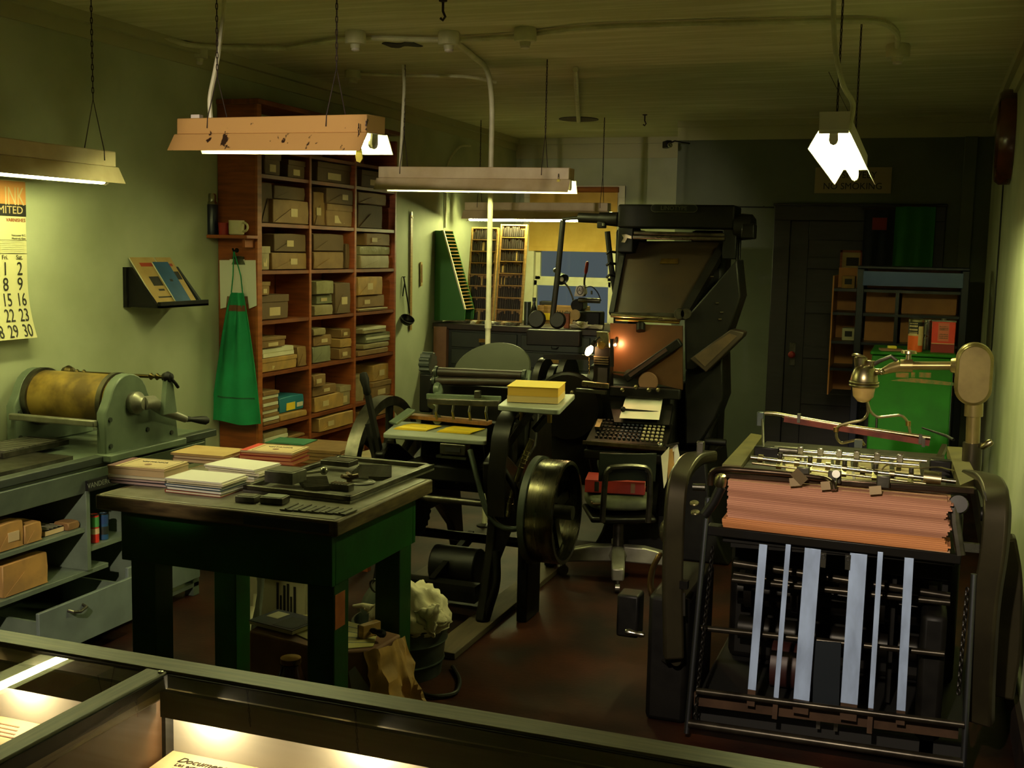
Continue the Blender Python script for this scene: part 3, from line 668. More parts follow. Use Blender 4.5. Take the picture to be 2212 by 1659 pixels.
items = {
 (1, 0): [(563, 588, 392, 0, KD, 'wrap'), (592, 664, 400, 430, KD, 'wrap'), (590, 666, 430, 0, K, 'wrap')],
 (1, 1): [(678, 702, 412, 0, K, 'wrap'), (706, 762, 405, 440, KD, 'wrap'), (706, 760, 440, 0, K, 'box')],
 (1, 2): [(774, 834, 404, 438, K, 'wrap'), (774, 826, 440, 0, KD, 'wrap')],
 (2, 0): [(563, 582, 530, 0, KP, 'box'), (592, 664, 503, 542, KD, 'wrap'), (588, 666, 543, 0, K, 'wrap')],
 (2, 1): [(678, 742, 503, 540, KD, 'wrap'), (678, 742, 541, 0, K, 'wrap'), (748, 763, 524, 0, KD, 'wrap')],
 (2, 2): [(792, 842, 496, 528, K, 'wrap'), (778, 842, 529, 548, GL, 'plain'), (780, 840, 549, 0, KP, 'wrap')],
 (3, 0): [(563, 582, 607, 634, K, 'box'), (564, 622, 635, 0, KD, 'box')],
 (3, 1): [(684, 721, 604, 632, GL, 'plain'), (684, 720, 633, 655, WR, 'wrap'), (680, 719, 656, 0, KP, 'wrap'), (725, 757, 608, 0, KD, 'wrap')],
 (3, 2): [(774, 826, 595, 634, KL, 'wrap'), (774, 830, 635, 666, K, 'wrap'), (774, 836, 667, 0, K, 'stack')],
 (4, 0): [(563, 616, 726, 746, K, 'box'), (564, 634, 747, 768, m_paper, 'stack'), (564, 640, 769, 0, KL, 'box'), (643, 666, 745, 0, K, 'wrap')],
 (4, 1): [(678, 704, 706, 720, KP, 'wrap'), (678, 716, 721, 744, K, 'wrap'), (676, 714, 745, 0, WR, 'wrap'), (738, 764, 707, 727, K, 'wrap'), (736, 766, 728, 747, KL, 'wrap'), (734, 766, 748, 0, K, 'wrap')],
 (4, 2): [(784, 832, 702, 720, KP, 'stack'), (790, 850, 715, 737, WR, 'stack'), (786, 840, 738, 750, KP, 'wrap'), (774, 838, 751, 0, K, 'wrap')],
 (5, 0): [(564, 600, 842, 0, K, 'stack'), (604, 664, 852, 886, m_teal, 'plain'), (606, 668, 887, 0, KL, 'wrap')],
 (5, 1): [(678, 704, 806, 828, K, 'wrap'), (676, 726, 829, 848, K, 'wrap'), (680, 742, 849, 0, KL, 'wrap'), (734, 766, 830, 0, KP, 'box')],
 (5, 2): [(806, 856, 782, 818, KL, 'wrap'), (804, 860, 819, 0, K, 'box')],
 (6, 0): [(566, 620, 928, 0, KP, 'stack'), (624, 664, 936, 0, K, 'wrap')],
 (6, 1): [(690, 764, 892, 0, KL, 'wrap')],
 (6, 2): [(776, 840, 880, 0, K, 'wrap')],
}
ROWN = {1: 'second shelf down', 2: 'third shelf down', 3: 'fourth shelf down', 4: 'fifth shelf down', 5: 'sixth shelf down', 6: 'lowest visible shelf'}
KN = {id(K): 'brown', id(KD): 'dark brown', id(KL): 'light tan', id(KP): 'pale', id(WR): 'grey green', id(GL): 'shiny clear wrapped', id(m_paper): 'white', id(m_teal): 'teal', id(CR): 'cream'}
seed = 0
def shelf_items(row, j, lst):
    global seed
    zb0 = zsh[row]
    # build from the bottom of each column upwards
    cols = []
    for it in lst:
        for c_ in cols:
            if min(it[1], c_[0][1])-max(it[0], c_[0][0]) > 8: c_.append(it); break
        else: cols.append([it])
    for ci, c_ in enumerate(sorted(cols, key=lambda q: q[0][0])):
        zb = zb0+.004
        for si, it in enumerate(reversed(c_)):
            px0, px1, pt, pb_, mat, st = it; seed += 1
            rn = random.Random(seed); xf = XFB-.01+rn.uniform(-.03, .012)
            y0, y1 = at(px0, pt, X=xf).y, at(px1, pt, X=xf).y
            zt = at((px0+px1)/2, pt+3, X=xf).z
            zt = max(zt, zb+.02)
            lim = zsh[row-1]-.033
            zt = min(zt, lim)
            y0 = max(y0, dv[j]+.024 if j else BY0+.056); y1 = min(y1, dv[j+1]-.024 if j < 2 else dv[3]-.012)
            kind = {'wrap': 'wrapped parcel', 'box': 'lidded cardboard box', 'stack': 'stack of paper', 'plain': 'box'}[st]
            pos = f', {ORD[ci]}' if len(cols) > 1 else ''
            stk = '' if len(c_) == 1 else (', bottom of pile' if si == 0 else (', top of pile' if si == len(c_)-1 else ', middle of pile'))
            lab = f'{KN[id(mat)]} {kind}, {BAYN[j]} bay, {ROWN[row]}{pos}{stk}'
            d = .2+rn.uniform(-.02, .015)
            t = parcel({'wrap': 'paper_parcel', 'box': 'cardboard_box', 'stack': 'paper_stack', 'plain': 'stock_box'}[st], lab, (xf-d, y0, zb), (xf, y1, zt), mat, 'paper stock in the tall bookcase', seed, 0, st, {'wrap': 'parcel', 'box': 'box', 'stack': 'paper', 'plain': 'box'}[st])
            if mat is m_teal:
                dy = (y1-y0)
                MB().bb(d/2, d/2+.004, -dy*.24, dy*.12, .01, (zt-zb)*.6).build('yellow_label', m_yellow, t, local=True); MB().bb(d/2, d/2+.004, dy*.2, dy*.45, .02, (zt-zb)*.5).build('white_label', m_paper, t, local=True)
            zb = zt+.005
for (r, j), l in items.items(): shelf_items(r, j, l)
# top row: dark boxes below the upper board
for k, (px0, px1, zt) in enumerate(((565, 612, .14), (616, 664, .11), (680, 762, .13), (776, 846, .12))):
    y0, y1 = at(px0, 360, X=XFB-.03).y+.03, at(px1, 360, X=XFB-.03).y-.03
    y0 = max(y0, BY0+.056); y1 = min(y1, dv[3]-.016)
    parcel('cardboard_box', f'dark cardboard box on the top shelf of the bookcase, {ORD[k]}', (XFB-.23, y0+.006, zsh[0]+.004), (XFB-.03, y1-.006, min(zsh[0]+zt, 2.352)), KD, 'paper stock in the tall bookcase', 900+k, 0, 'box', 'box')
# pail and odds
p = at(788, 860, X=XFB-.02); zs = zsh[5]
pl_ = thing('paper_pail', 'tan cardboard pail with rolled rim on the bookcase behind the press lever', 'pail', (XFB-.1, p.y, zs+.001))
MB().lathe([(.06, 0), (.068, .17), (.072, .172), (.072, .18), (.066, .18), (.06, .02), (0, .02)], (XFB-.1, p.y, zs+.001), n=20, caps=False).build('bucket', m_kraftp, pl_)
MB().lathe([(.07, .18), (.07, .19), (0, .195)], (XFB-.1, p.y, zs+.001), n=20, caps=False).build('lid', m_kraftp, pl_)
# small shelf on the bookcase side with flask, red cup, mug
syz = at(500, 508, Y=BY0-.03).z; sx0, sx1 = at(452, 508, Y=BY0-.1).x, at(553, 508, Y=BY0-.03).x
sh = thing('cup_shelf', 'small dark red shelf fixed on the bookcase end', 'shelf', ((sx0+sx1)/2, BY0-.06, syz-.02))
MB().bb(max(sx0, XL+.003), sx1, BY0-.13, BY0-.006, syz-.02, syz).build('board', m_wood, sh, bevel=.003)
MB().bb(sx1-.05, sx1-.03, BY0-.1, BY0-.001, syz-.07, syz-.02).build('bracket', m_wood, sh)
px_ = at(458, 480, Y=BY0-.065).x
fl_ = thing('vacuum_flask', 'dark blue vacuum flask with bright metal cap on the cup shelf', 'flask', (px_, BY0-.065, syz))
z0 = syz+.001; s_ = (at(458, 418, Y=BY0-.065).z-z0)/.34
MB().lathe([(.034, 0), (.036, .01), (.036, .24*s_), (.033, .25*s_)], (px_, BY0-.065, z0), n=22).build('body', M('flask_blue', '15182e', .3), fl_)
MB().lathe([(.033, .25*s_), (.03, .27*s_), (.026, .275*s_), (.026, .325*s_), (.02, .34*s_), (0, .34*s_)], (px_, BY0-.065, z0), n=22, caps=False).build('cap', m_bright, fl_)
px_ = at(483, 490, Y=BY0-.07).x
rc = thing('red_cup', 'small dark red tumbler between the flask and the mug', 'cup', (px_, BY0-.07, syz))
MB().lathe([(.028, 0), (.033, .07), (.031, .07), (.026, .006), (0, .006)], (px_, BY0-.07, z0), n=20, caps=False).build('cup_body', m_red, rc); MB().ring((px_, BY0-.07, z0+.07), .032, .002).build('rim', m_red, rc)
px_ = at(511, 490, Y=BY0-.07).x
mg = thing('mug', 'cream ceramic mug with its handle to the right on the cup shelf', 'mug', (px_, BY0-.07, syz))
hm = at(511, 476, Y=BY0-.07).z-z0
MB().lathe([(.036, 0), (.044, .006), (.046, hm*.5), (.046, hm), (.042, hm), (.041, .01), (0, .008)], (px_, BY0-.07, z0), n=26, caps=False).build('mug_body', M('mug_cream', 'c9bf98', .3), mg)
MB().ring((px_+.05, BY0-.07, z0+hm*.55), .026, .007, (0, 1, 0), 18, 8).build('handle', MATS['mug_cream'], mg)
# clipboard with sheets on the bookcase end, apron on a hook
def P2(px, py, d): return at(px, py, Y=BY0-d)
cl = thing('clipboard', 'clipboard with white sheets hung on the bookcase end above the apron', 'clipboard', tuple(P2(513, 666, .01)))
a, b = P2(478, 560, .004), P2(551, 664, .004)
MB().bb(a.x, b.x, BY0-.008, BY0-.001, b.z+.02, a.z).build('board', m_brown, cl)
for nm, pts, d in (('sheet', ((474, 562), (498, 562), (488, 664), (476, 667)), .012), ('sheet', ((496, 560), (528, 560), (536, 640), (490, 640)), .015), ('sheet', ((526, 562), (552, 562), (554, 660), (538, 667)), .012)):
    MB().poly([P2(x, y, d) for x, y in pts], (0, .0015, 0)).build(nm, m_paperw, cl)
q = P2(512, 556, .02)
MB().poly([P2(x, y, .022) for x, y in ((500, 571), (529, 571), (521, 553), (508, 553))], (0, .004, 0)).build('spring_clip', m_steel, cl)
MB().cyl(P2(503, 557, .02), P2(526, 557, .02), .008, 10).build('clip_roll', m_steeld, cl)
nl = P2(512, 548, 0)
hk = thing('coat_hook', 'dark hook on the bookcase end above the clipboard', 'hook', tuple(nl))
MB().tube([nl+V(0, 0, .02), nl+V(0, -.035, .015), nl+V(0, -.045, .03)], .006, 8).build('hook', m_black, hk); MB().cyl(nl+V(0, .0, .02), nl+V(0, -.004, .02), .014, 12).build('base_plate', m_black, hk)
av, ab = P2(512, 632, .03), P2(509, 912, .05)
wl = lambda v: (P2(497-46*max(0, v)**.75, 0, .03).x, P2(527+41*max(0, v)**.8, 0, .03).x)
apz0, apz1 = av.z, ab.z
def apf(u, v):
    x0, x1 = wl(v); f = math.sin(u*PI*5+.6)*.016*(.35+.65*(1-v))+math.sin(u*PI*2.2+v*2)*.02*v
    return (x0+(x1-x0)*u, BY0-.05-.025*v+f, apz0+(apz1-apz0)*v+.01*math.sin(u*7)*(v > .9))
ap = thing('work_apron', 'green canvas work apron hanging on the bookcase end', 'apron', (ab.x, BY0-.05, apz1))
MB().sheet(apf, 40, 30, .003).build('apron_body', m_apron, ap, smooth=80)
MB().sheet(lambda u, v: Vector(apf(.12+.76*u, .095+.045*v))+V(0, -.004, 0), 16, 2, .001).build('red_lettering_band', M('apron_red', '6a3a1e', .8), ap)
for e in (0, 1):
    x0, x1 = wl(0); xx = x0+.008 if e == 0 else x1-.008
    MB().tube([(xx, BY0-.05, apz0), (xx+(nl.x-xx)*.3, BY0-.035, apz0+.1), (nl.x, BY0-.035, nl.z+.02)], .0035, 6).build('neck_strap', m_apron, ap)
MB().sheet(lambda u, v: Vector(apf(.1+.8*u, .80+.012*v))+V(0, -.0035, 0), 20, 1, .001).build('seam', M('apron_seam', '0e4a2c', .8), ap)
# yard stick, thermometer, ladle on the left wall
def wl_item(px0, py0, px1, py1, d=.012): return at(px0, py0, X=XL+d), at(px1, py1, X=XL+d)
a, b = wl_item(889, 465, 887, 713)
st = thing('yard_stick', 'long wooden stick hanging on the left wall right of the bookcase', 'stick', tuple(b))
MB().bar(b, a, .035, .008, (1, 0, 0)).build('stick', m_oak, st); MB().bar(a, a+(a-b).normalized()*.03, .02, .01, (1, 0, 0)).build('metal_tip', m_steel, st)
MB().cyl(a+V(-.012, 0, -.02), a+V(.012, 0, -.02), .005, 8).build('nail', m_steeld, st)
a, b = wl_item(910, 566, 910, 618)
th = thing('thermometer', 'slim wall thermometer beside the long stick', 'thermometer', tuple(b))
MB().bar(b, a, .03, .008, (1, 0, 0)).build('scale_board', m_creamd, th); MB().cyl(b+V(.006, 0, .03), a+V(.006, 0, -.02), .003, 6).build('glass_tube', m_inkred, th)
a, b = wl_item(872, 598, 880, 676); cpt = at(880, 690, X=XL+.05)
ld_ = thing('ink_ladle', 'black metal ladle hanging on the left wall beside the bookcase', 'ladle', tuple(cpt))
MB().tube([a, a+(b-a)*.5+V(.01, 0, 0), b+V(.02, 0, 0)], .006, 8).tube([a, at(874, 610, X=XL+.02), at(870, 640, X=XL+.012)], .005, 6).build('handle', m_black, ld_)
MB().lathe([(.012, -.045), (.04, -.035), (.058, -.005), (.06, .01), (.056, .01), (.05, -.01), (.03, -.03), (0, -.036)], cpt, (.5, -.3, .8), 20, caps=False).build('bowl', m_black, ld_)
MB().cyl(a+V(-.012, 0, 0), a+V(.015, 0, 0), .004, 8).build('nail', m_steeld, ld_)
# ------------------------------------------------------------------ proof press on its cabinet
FX = -3.452
pr = thing('proof_press', 'grey green cylinder proof press on an open steel cabinet by the left wall', 'press', (-3.74, 4.0, 0))
Y0, Y1 = 2.75, 4.88
xw = XL+.03
def PX(px, py, X=FX): return at(px, py, X=X)
# cabinet
z_low, z_mid, z_top = .34, .535, .70
MB().bb(xw, FX-.01, Y0, 4.18, z_low-.022, z_low).build('shelf', m_proof, pr, bevel=.002)
MB().bb(xw, FX-.01, Y0, 4.04, z_mid-.02, z_mid).build('shelf', m_proof, pr, bevel=.002)
MB().bb(xw, FX, 4.03, 4.055, z_low, z_top).build('divider', m_proof, pr, bevel=.002)
MB().bb(xw, FX, 4.34, 4.365, .06, z_top).build('end_panel', m_proof, pr, bevel=.002)
MB().bb(xw, FX-.01, 4.055, 4.34, .42, .44).build('short_shelf', m_proof, pr)
MB().bb(xw, xw+.01, Y0, 4.86, .06, z_top).build('back_panel', m_proofd, pr)
MB().bb(xw, FX-.005, Y0, 4.86, .05, .07).build('bottom_panel', m_proof, pr)
# drawers
d = MB().bb(FX+.1, FX+.118, 3.60, 4.24, .085, .285).build('drawer', M('drawer_front', '717e76', .4, c2='646f68', scale=9), pr, bevel=.003)
MB().bb(FX-.3, FX+.1, 3.62, 3.635, .09, .24).bb(FX-.3, FX+.1, 4.205, 4.22, .09, .24).bb(FX-.3, FX+.1, 3.62, 4.22, .085, .095).build('drawer_tray', m_proof, d)
p = PX(168, 1318, FX+.13); 
MB().tube([p+V(-.012, -.045, .01), p+V(.012, -.04, .005), p+V(.016, 0, -.004), p+V(.012, .04, .005), p+V(-.012, .045, .01)], .007, 8).build('pull_handle', m_steeld, d)
d = MB().bb(FX, FX+.018, 4.28, 4.84, .1, .29).build('drawer', MATS['drawer_front'], pr, bevel=.003)
MB().tube([(FX+.018, 4.38, .25), (FX+.035, 4.39, .24), (FX+.035, 4.46, .24), (FX+.018, 4.47, .25)], .006, 8).build('pull_handle', m_steeld, d)
for y in (3.0, 4.84): MB().bb(FX-.06, FX-.005, y-.025, y+.025, 0, .12).build('leg', m_proof, pr, bevel=.004)
for y in (3.0, 4.84): MB().bb(xw+.01, xw+.06, y-.025, y+.025, 0, .12).build('leg', m_proof, pr, bevel=.004)
# tray and bed
MB().prism([(0, 0), (0, .11), (.06, .11), (.02, 0)], (0, Y1-Y0, 0), (FX-.03, Y0, z_top-.01), (1, 0, 0), (0, 0, 1)).build('apron_rail', m_proof, pr, bevel=.004)
MB().bb(xw, FX-.02, Y0, Y1, z_top-.01, z_top+.03).build('tray', m_proof, pr)
MB().bb(xw+.04, FX+.0, Y0, Y1+.05, z_top+.03, .845).build('bed_body', m_proof, pr, bevel=.008)
MB().bb(FX-.02, FX+.03, Y0, Y1+.1, .815, .85).build('bed_rail', m_proofd, pr, bevel=.004)
MB().bb(xw+.03, xw+.08, Y0, Y1+.1, .815, .85).build('bed_rail', m_proofd, pr, bevel=.004)
MB().bb(xw+.1, FX-.04, Y0+.1, 4.0, .845, .862).build('bed_plate', m_steeld, pr)
a = PX(212, 1040); 
np_ = MB().bb(FX+.02, FX+.034, at(188, 1040, X=FX+.03).y, at(262, 1040, X=FX+.03).y, a.z-.022, a.z+.024).build('name_plate', m_soot, pr)
text('VANDERCOOK', .032, (FX+.0345, (at(188, 1040, X=FX+.03).y+at(262, 1040, X=FX+.03).y)/2, a.z), (0, 1, 0), (0, 0, 1), m_greyb, pr, 1.05)
# carriage: cheeks and drum
xr_ = FX+.03
c = at(262, 868, X=xr_); yc, zc_ = c.y+.06, c.z-.012
xl_ = at(92, 850, Y=yc).x; xl_ = max(xl_, XL+.08)
R = .125
MB().cyl((xl_, yc, zc_), (xr_-.05, yc, zc_), R, 40).build('drum', m_drum, pr)
for x, w in ((xl_-.01, .03), (xr_-.085, .025)): MB().cyl((x, yc, zc_), (x+w, yc, zc_), R+.012, 40).build('drum_bearer', m_steeld, pr)
for x0, nm in ((xr_-.05, 'cheek'), (xl_-.06, 'cheek')):
    poly = [(-.17, -.22), (-.17, -.03), (-.15, 0)]+[(-(R+.01)*math.cos(a_), (R+.01)*math.sin(a_)+.0) for a_ in [k*PI/12 for k in range(1, 12)]]+[(.16, -.01), (.34, -.08), (.36, -.22)]
    MB().prism(poly, (.05, 0, 0), (x0, yc, zc_), (0, 1, 0), (0, 0, 1)).build(nm, m_proof, pr, bevel=.006)
    for yy, z in ((-.14, -.18), (.3, -.18), (-.14, -.06), (.12, -.14)): MB().cyl((x0+.05, yc+yy, zc_+z), (x0+.057, yc+yy, zc_+z), .011, 8).build('bolt', m_proofd, pr)
MB().bb(xr_-.05, xr_+.04, yc-.19, yc+.37, .82, .855).build('carriage_shoe', m_proof, pr, bevel=.006)
MB().bb(xl_-.02, xr_-.04, yc-.2, yc-.17, zc_-.09, zc_-.06).build('cross_bar', m_alum, pr, bevel=.006)
MB().bb(xl_-.02, xr_-.04, yc+.2, yc+.26, zc_-.15, zc_-.06).build('cross_bar', m_proof, pr, bevel=.006)
# crank
h0 = V(xr_+.0, yc+.02, zc_+.0)
MB().lathe([(.05, 0), (.052, .03), (.035, .05), (.03, .07), (0, .075)], h0, (1, 0, 0), 20).build('crank_hub', m_alum, pr)
tip = at(400, 905, X=xr_+.05)
MB().tube([h0+V(.06, 0, 0), h0+V(.07, .05, -.0), (h0+V(.05, 0, 0)+tip)/2, tip], [.032, .032, .024, .018], 12).build('crank_arm', m_alum, pr)
e = at(458, 909, X=tip.x+.09)
MB().lathe([(.008, 0), (.015, .01), (.012, .03), (.02, .075), (.022, .1), (.012, .115), (0, .118)], tip, (e-tip), 16).build('crank_handle', m_rubber, pr)
# ink rod with brass knobs above
k0, k1 = at(148, 804, Y=yc+.14), at(362, 815, Y=yc+.14)
MB().tube([k0, k1], .0085, 10).build('top_rod', M('bronze_rod', '4a3f22', .35, .9), pr)
for q, r in ((k0, .034), (k1, .028)): MB().lathe([(0, -r), (r*.7, -r*.75), (r, 0), (r*.7, r*.75), (0, r)], q, (1, 0, 0), 18, caps=False).build('knob', MATS['bronze_rod'] if r > .03 else m_black, pr)
for f_ in (.09, .16, .84, .9): MB().lathe([(.008, -.012), (.017, 0), (.008, .012)], k0+(k1-k0)*f_, (1, 0, 0), 14).build('collar', MATS['bronze_rod'], pr)
MB().prism([(-.045, -.16), (-.02, 0), (.02, 0), (.05, -.16)], (.025, 0, 0), (k1.x-.012, k1.y, k1.z-.01), (0, 1, 0), (0, 0, 1)).build('rod_upright', m_proof, pr)
MB().prism([(-.045, -.16), (-.02, 0), (.02, 0), (.05, -.16)], (.025, 0, 0), (k0.x-.012, k0.y, k0.z-.02), (0, 1, 0), (0, 0, 1)).build('rod_upright', m_proof, pr)
MB().tube([k1+V(-.02, 0, 0), k1+V(.02, 0, -.005), k1+V(.03, .02, -.03), k1+V(.02, .05, -.05)], .008, 8).build('rod_lever', m_black, pr)
# galley on the press bed, tray plate
p0 = at(70, 960, Z=.87); g_ = thing('steel_galley', 'dark steel galley of set type lying on the proof press bed', 'galley', (p0.x, p0.y-.1, .864), .0)
MB().bb(-.12, .12, -.2, .2, 0, .006).build('base', m_steeld, g_, local=True)
MB().bb(-.12, -.105, -.2, .2, .006, .022).bb(.105, .12, -.2, .2, .006, .022).bb(-.105, .105, .19, .2, .006, .022).build('rim', m_steeld, g_, local=True)
for k in range(9): MB().bb(-.1, .1, -.17+k*.037, -.14+k*.037, .006, .026).build('type_line', m_type, g_, local=True)
p0 = at(10, 880, Z=.9)
t = thing('metal_feed_plate', 'pale metal plate at the left edge beside the proof press drum', 'plate', (xl_-.05, 3.75, .9))
MB().poly([(xl_-.12, 3.5, .93), (xl_-.03, 3.5, .93), (xl_-.03, 3.95, .985), (xl_-.12, 3.95, .985)], (0, 0, .006)).build('plate', m_alum, t); MB().bb(xl_-.1, xl_-.05, 3.6, 3.65, .853, .94).build('support_leg', m_alum, t)
# parcels in the cabinet
def cabp(lab, px0, px1, pyt, zb, mat, seed, d=.2, x=FX-.03, rz=0):
    y0, y1 = at(px0, pyt, X=x).y, at(px1, pyt, X=x).y; zt = at((px0+px1)/2, pyt, X=x).z
    return parcel('paper_parcel', lab, (x-d, y0, zb+.001), (x, y1, zt), mat, None, seed, rz)
cabp('long brown paper parcel at the left edge on the upper cabinet shelf', -10, 50, 1130, z_mid, m_kraftl, 201)
cabp('short brown paper parcel beside the long one on the upper cabinet shelf', 53, 90, 1130, z_mid, m_kraftl, 202)
cabp('large brown paper parcel on the lower cabinet shelf below the proof press', 4, 103, 1207, z_low, m_kraftl, 203, .24)
cabp('tiny brown packet at the right end of the upper cabinet shelf', 147, 171, 1127, z_mid, m_kraft, 204, .08)
x = FX-.05; y0, y1 = at(97, 1150, X=x).y, at(138, 1140, X=x).y
bkp = thing('slanted_booklet', 'thin booklet with dark lattice cover lying between the parcels on the cabinet shelf', 'booklet', (x-.1, (y0+y1)/2, z_mid+.001))
MB().box((0, 0, .012), (.2, y1-y0, .02)).build('pages', m_cream, bkp, local=True); MB().box((0, 0, .0235), (.2, y1-y0, .003)).build('cover', m_soot, bkp, local=True)
for k in range(5): MB().box((0, -.05+.025*k, .0255), (.19, .004, .001), rz=.3).build('lattice_line', m_trim, bkp, local=True)
# tins beside the post
def tin(lab, px, pyt, zb, r, mats, X, yoff=0):
    c = at(px, pyt, X=X); t = thing('ink_tin', lab, 'tin', (X, c.y, zb+.001)); h = c.z-zb
    MB().lathe([(r, 0), (r, h*.98)], (X, c.y, zb+.001), n=20).build('tin_body', mats[0], t)
    for a_, b_, m_ in mats[1]: MB().lathe([(r+.001, h*a_), (r+.001, h*b_)], (X, c.y, zb+.001), n=20, caps=False).build('paper_label', m_, t)
    MB().lathe([(r+.002, h*.96), (r+.002, h), (r*.8, h), (r*.78, h-.006), (0, h-.006)], (X, c.y, zb+.001), n=20, caps=False).build('lid', m_steel, t)
tin('tin with a green and red label behind the cabinet post', 203, 1110, .441, .021, (m_redtin, ((.55, .9, M('tin_green', '4a8f4c', .4)), (.3, .5, m_cream))), FX-.05)
tin('blue tin with lettered label next to the green and red tin', 223, 1108, .441, .021, (m_blue, ((.6, .9, M('tin_blue', '27406e', .4)), (.2, .5, m_galv))), FX-.05)
# ------------------------------------------------------------------ green make-up table
TZ = .9
tc_ = [at(196, 1070, Z=TZ), at(733, 1123, Z=TZ), at(937, 1035, Z=TZ)]
tx0, ty0 = tc_[0].x, (tc_[0].y+tc_[1].y)/2; tx1, ty1 = (tc_[1].x+tc_[2].x)/2, tc_[2].y
tb = thing('make_up_table', 'green wooden table with a dark worn stone top', 'table', ((tx0+tx1)/2, (ty0+ty1)/2, 0))
MB().bb(tx0+.02, tx1-.02, ty0+.02, ty1-.02, TZ-.05, TZ).build('stone_top', m_stone, tb, bevel=.004)
fr = MB().bb(tx0, tx0+.02, ty0, ty1, TZ-.055, TZ-.001).bb(tx1-.02, tx1, ty0, ty1, TZ-.055, TZ-.001).bb(tx0, tx1, ty0, ty0+.02, TZ-.055, TZ-.001).bb(tx0, tx1, ty1-.02, ty1, TZ-.055, TZ-.001)
fr.build('top_edging', m_edgewood, tb, bevel=.006)
ax0, ax1, ay0, ay1 = tx0+.07, tx1-.045, ty0+.05, ty1-.06
az = .655
MB().bb(ax0, ax1, ay0, ay0+.025, az, TZ-.05).build('front_rail', m_green, tb, bevel=.003)
MB().bb(ax0, ax1, ay1-.025, ay1, az, TZ-.05).build('back_rail', m_green, tb, bevel=.003)
MB().bb(ax1-.025, ax1, ay0+.0255, ay1-.0255, az, TZ-.05).build('side_rail', m_green, tb, bevel=.003)
MB().bb(ax0, ax0+.025, ay0+.0255, ay1-.0255, az, TZ-.05).build('side_rail', m_green, tb, bevel=.003)
lw = .105
m_leg = M('green_leg', '0e4014', .42, c2='0b3410', scale=7, bump=.05)
for x in (ax0+.02, ax1-lw-.005):
    for y in (ay0+.0251, ay1-.0251-lw): MB().bb(x, x+lw, y, y+lw, 0, TZ-.05).build('leg', m_leg, tb, bevel=.004)
p0, p1 = at(704, 1285, Y=ay0+.024), at(716, 1362, Y=ay0+.024)
MB().bb(ax1-.005-.0, ax1-.0035, ay0+.03, ay0+.1, p1.z, p0.z-.0).build('bare_wood_patch', M('chipped_orange', 'a3582a', .6, c2='8f4a22', scale=20), tb)
MB().bb(tx0+.62, tx1-.03, ty0-.0015, ty0, TZ-.045, TZ-.012).build('blue_stain', M('blue_tape', '1c2733', .4), tb)
# books and papers on the table
def book(name, label, c, d, rz, cover, pages, spine=None, title=None, group='booklets piled on the green table', cat='booklet', jit=0):
    t = thing(name, label, cat, c, rz, group)
    w, l, h = d
    MB().bb(-w/2+.002, w/2-.003, -l/2+.003, l/2-.003, .0008, h-.0008).build('pages', pages, t, local=True)
    MB().bb(-w/2, w/2, -l/2, l/2, h-.0012, h).bb(-w/2, w/2, -l/2, l/2, 0, .0012).bb(-w/2, -w/2+.0015, -l/2, l/2, 0, h).build('cover', cover, t, local=True)
    if spine: MB().bb(-w/2-.0006, -w/2+.03, -l/2-.0004, l/2+.0004, h, h+.0006).build('spine_strip', spine, t, local=True)
    if title:
        text(title, .026, (.012, l*.16, h+.0006), (1, 0, 0), (0, 1, 0), m_ink, t, .9, local=True)
        MB().lathe([(.014, 0), (.014, .0006)], (.012, -.02, h), n=14).build('printed_emblem', m_brown, t, local=True)
        for (x0, x1, y0, y1) in ((-w/2+.045, w/2-.012, l/2-.013, l/2-.011), (-w/2+.045, w/2-.012, -l/2+.011, -l/2+.013), (-w/2+.045, -w/2+.047, -l/2+.011, l/2-.011), (w/2-.014, w/2-.012, -l/2+.011, l/2-.011)):
            MB().bb(x0, x1, y0, y1, h, h+.0006).build('printed_border', m_ink, t, local=True)
    return t
def pile(name, where, px, py, specs, w, l, rz, jit=.006, seed=1):
    """specs from the bottom: (thickness, cover, pages, desc, spine, title)"""
    rn = random.Random(seed); c = at(px, py, Z=TZ); z = TZ+.001; n = len(specs)
    for i, (h, cv, pg, desc, sp, ti) in enumerate(specs):
        pos = 'top of the' if i == n-1 else ('bottom of the' if i == 0 else f'{["", "second", "third", "fourth", "fifth", "sixth", "seventh"][i]} from the bottom of the')
        book(name, f'{desc}, {pos} {where}', (c.x+rn.uniform(-jit, jit), c.y+rn.uniform(-jit, jit), z), (w, l, h), rz+rn.uniform(-.03, .03), cv, pg, sp, ti)
        z += h+.0008
m_purp = M('purple_cover', '6b3a45', .6); m_lil = M('lilac_pages', 'b49a92', .75); m_dk = M('dark_spine', '2a2630', .6)
pile('booklet', 'front left table pile', 322, 1040, [(.012, m_dk, m_lil, 'dark covered booklet with lilac page edges', None, None), (.012, m_dk, m_lil, 'second dark covered booklet', None, None), (.010, m_paper, m_paper, 'white covered booklet', None, None), (.024, m_cream, m_cream, 'thick cream booklet', None, None), (.008, m_cream, m_cream, 'cream booklet titled in Cyrillic with purple spine', m_purp, 'ЧИТАНКА')], .24, .17, .09, seed=2)
pile('booklet', 'front middle table pile', 447, 1060, [(.010, m_red, m_paper, 'red covered booklet', None, None), (.010, m_greyb, m_paperw, 'grey covered booklet', None, None), (.008, m_blue, m_paperw, 'blue grey booklet', None, None), (.009, m_greyb, m_paper, 'slate covered booklet', None, None), (.007, m_paper, m_paper, 'white booklet', None, None), (.005, m_paperw, m_paperw, 'white printed folder', None, None)], .235, .17, .02, .008, 3)
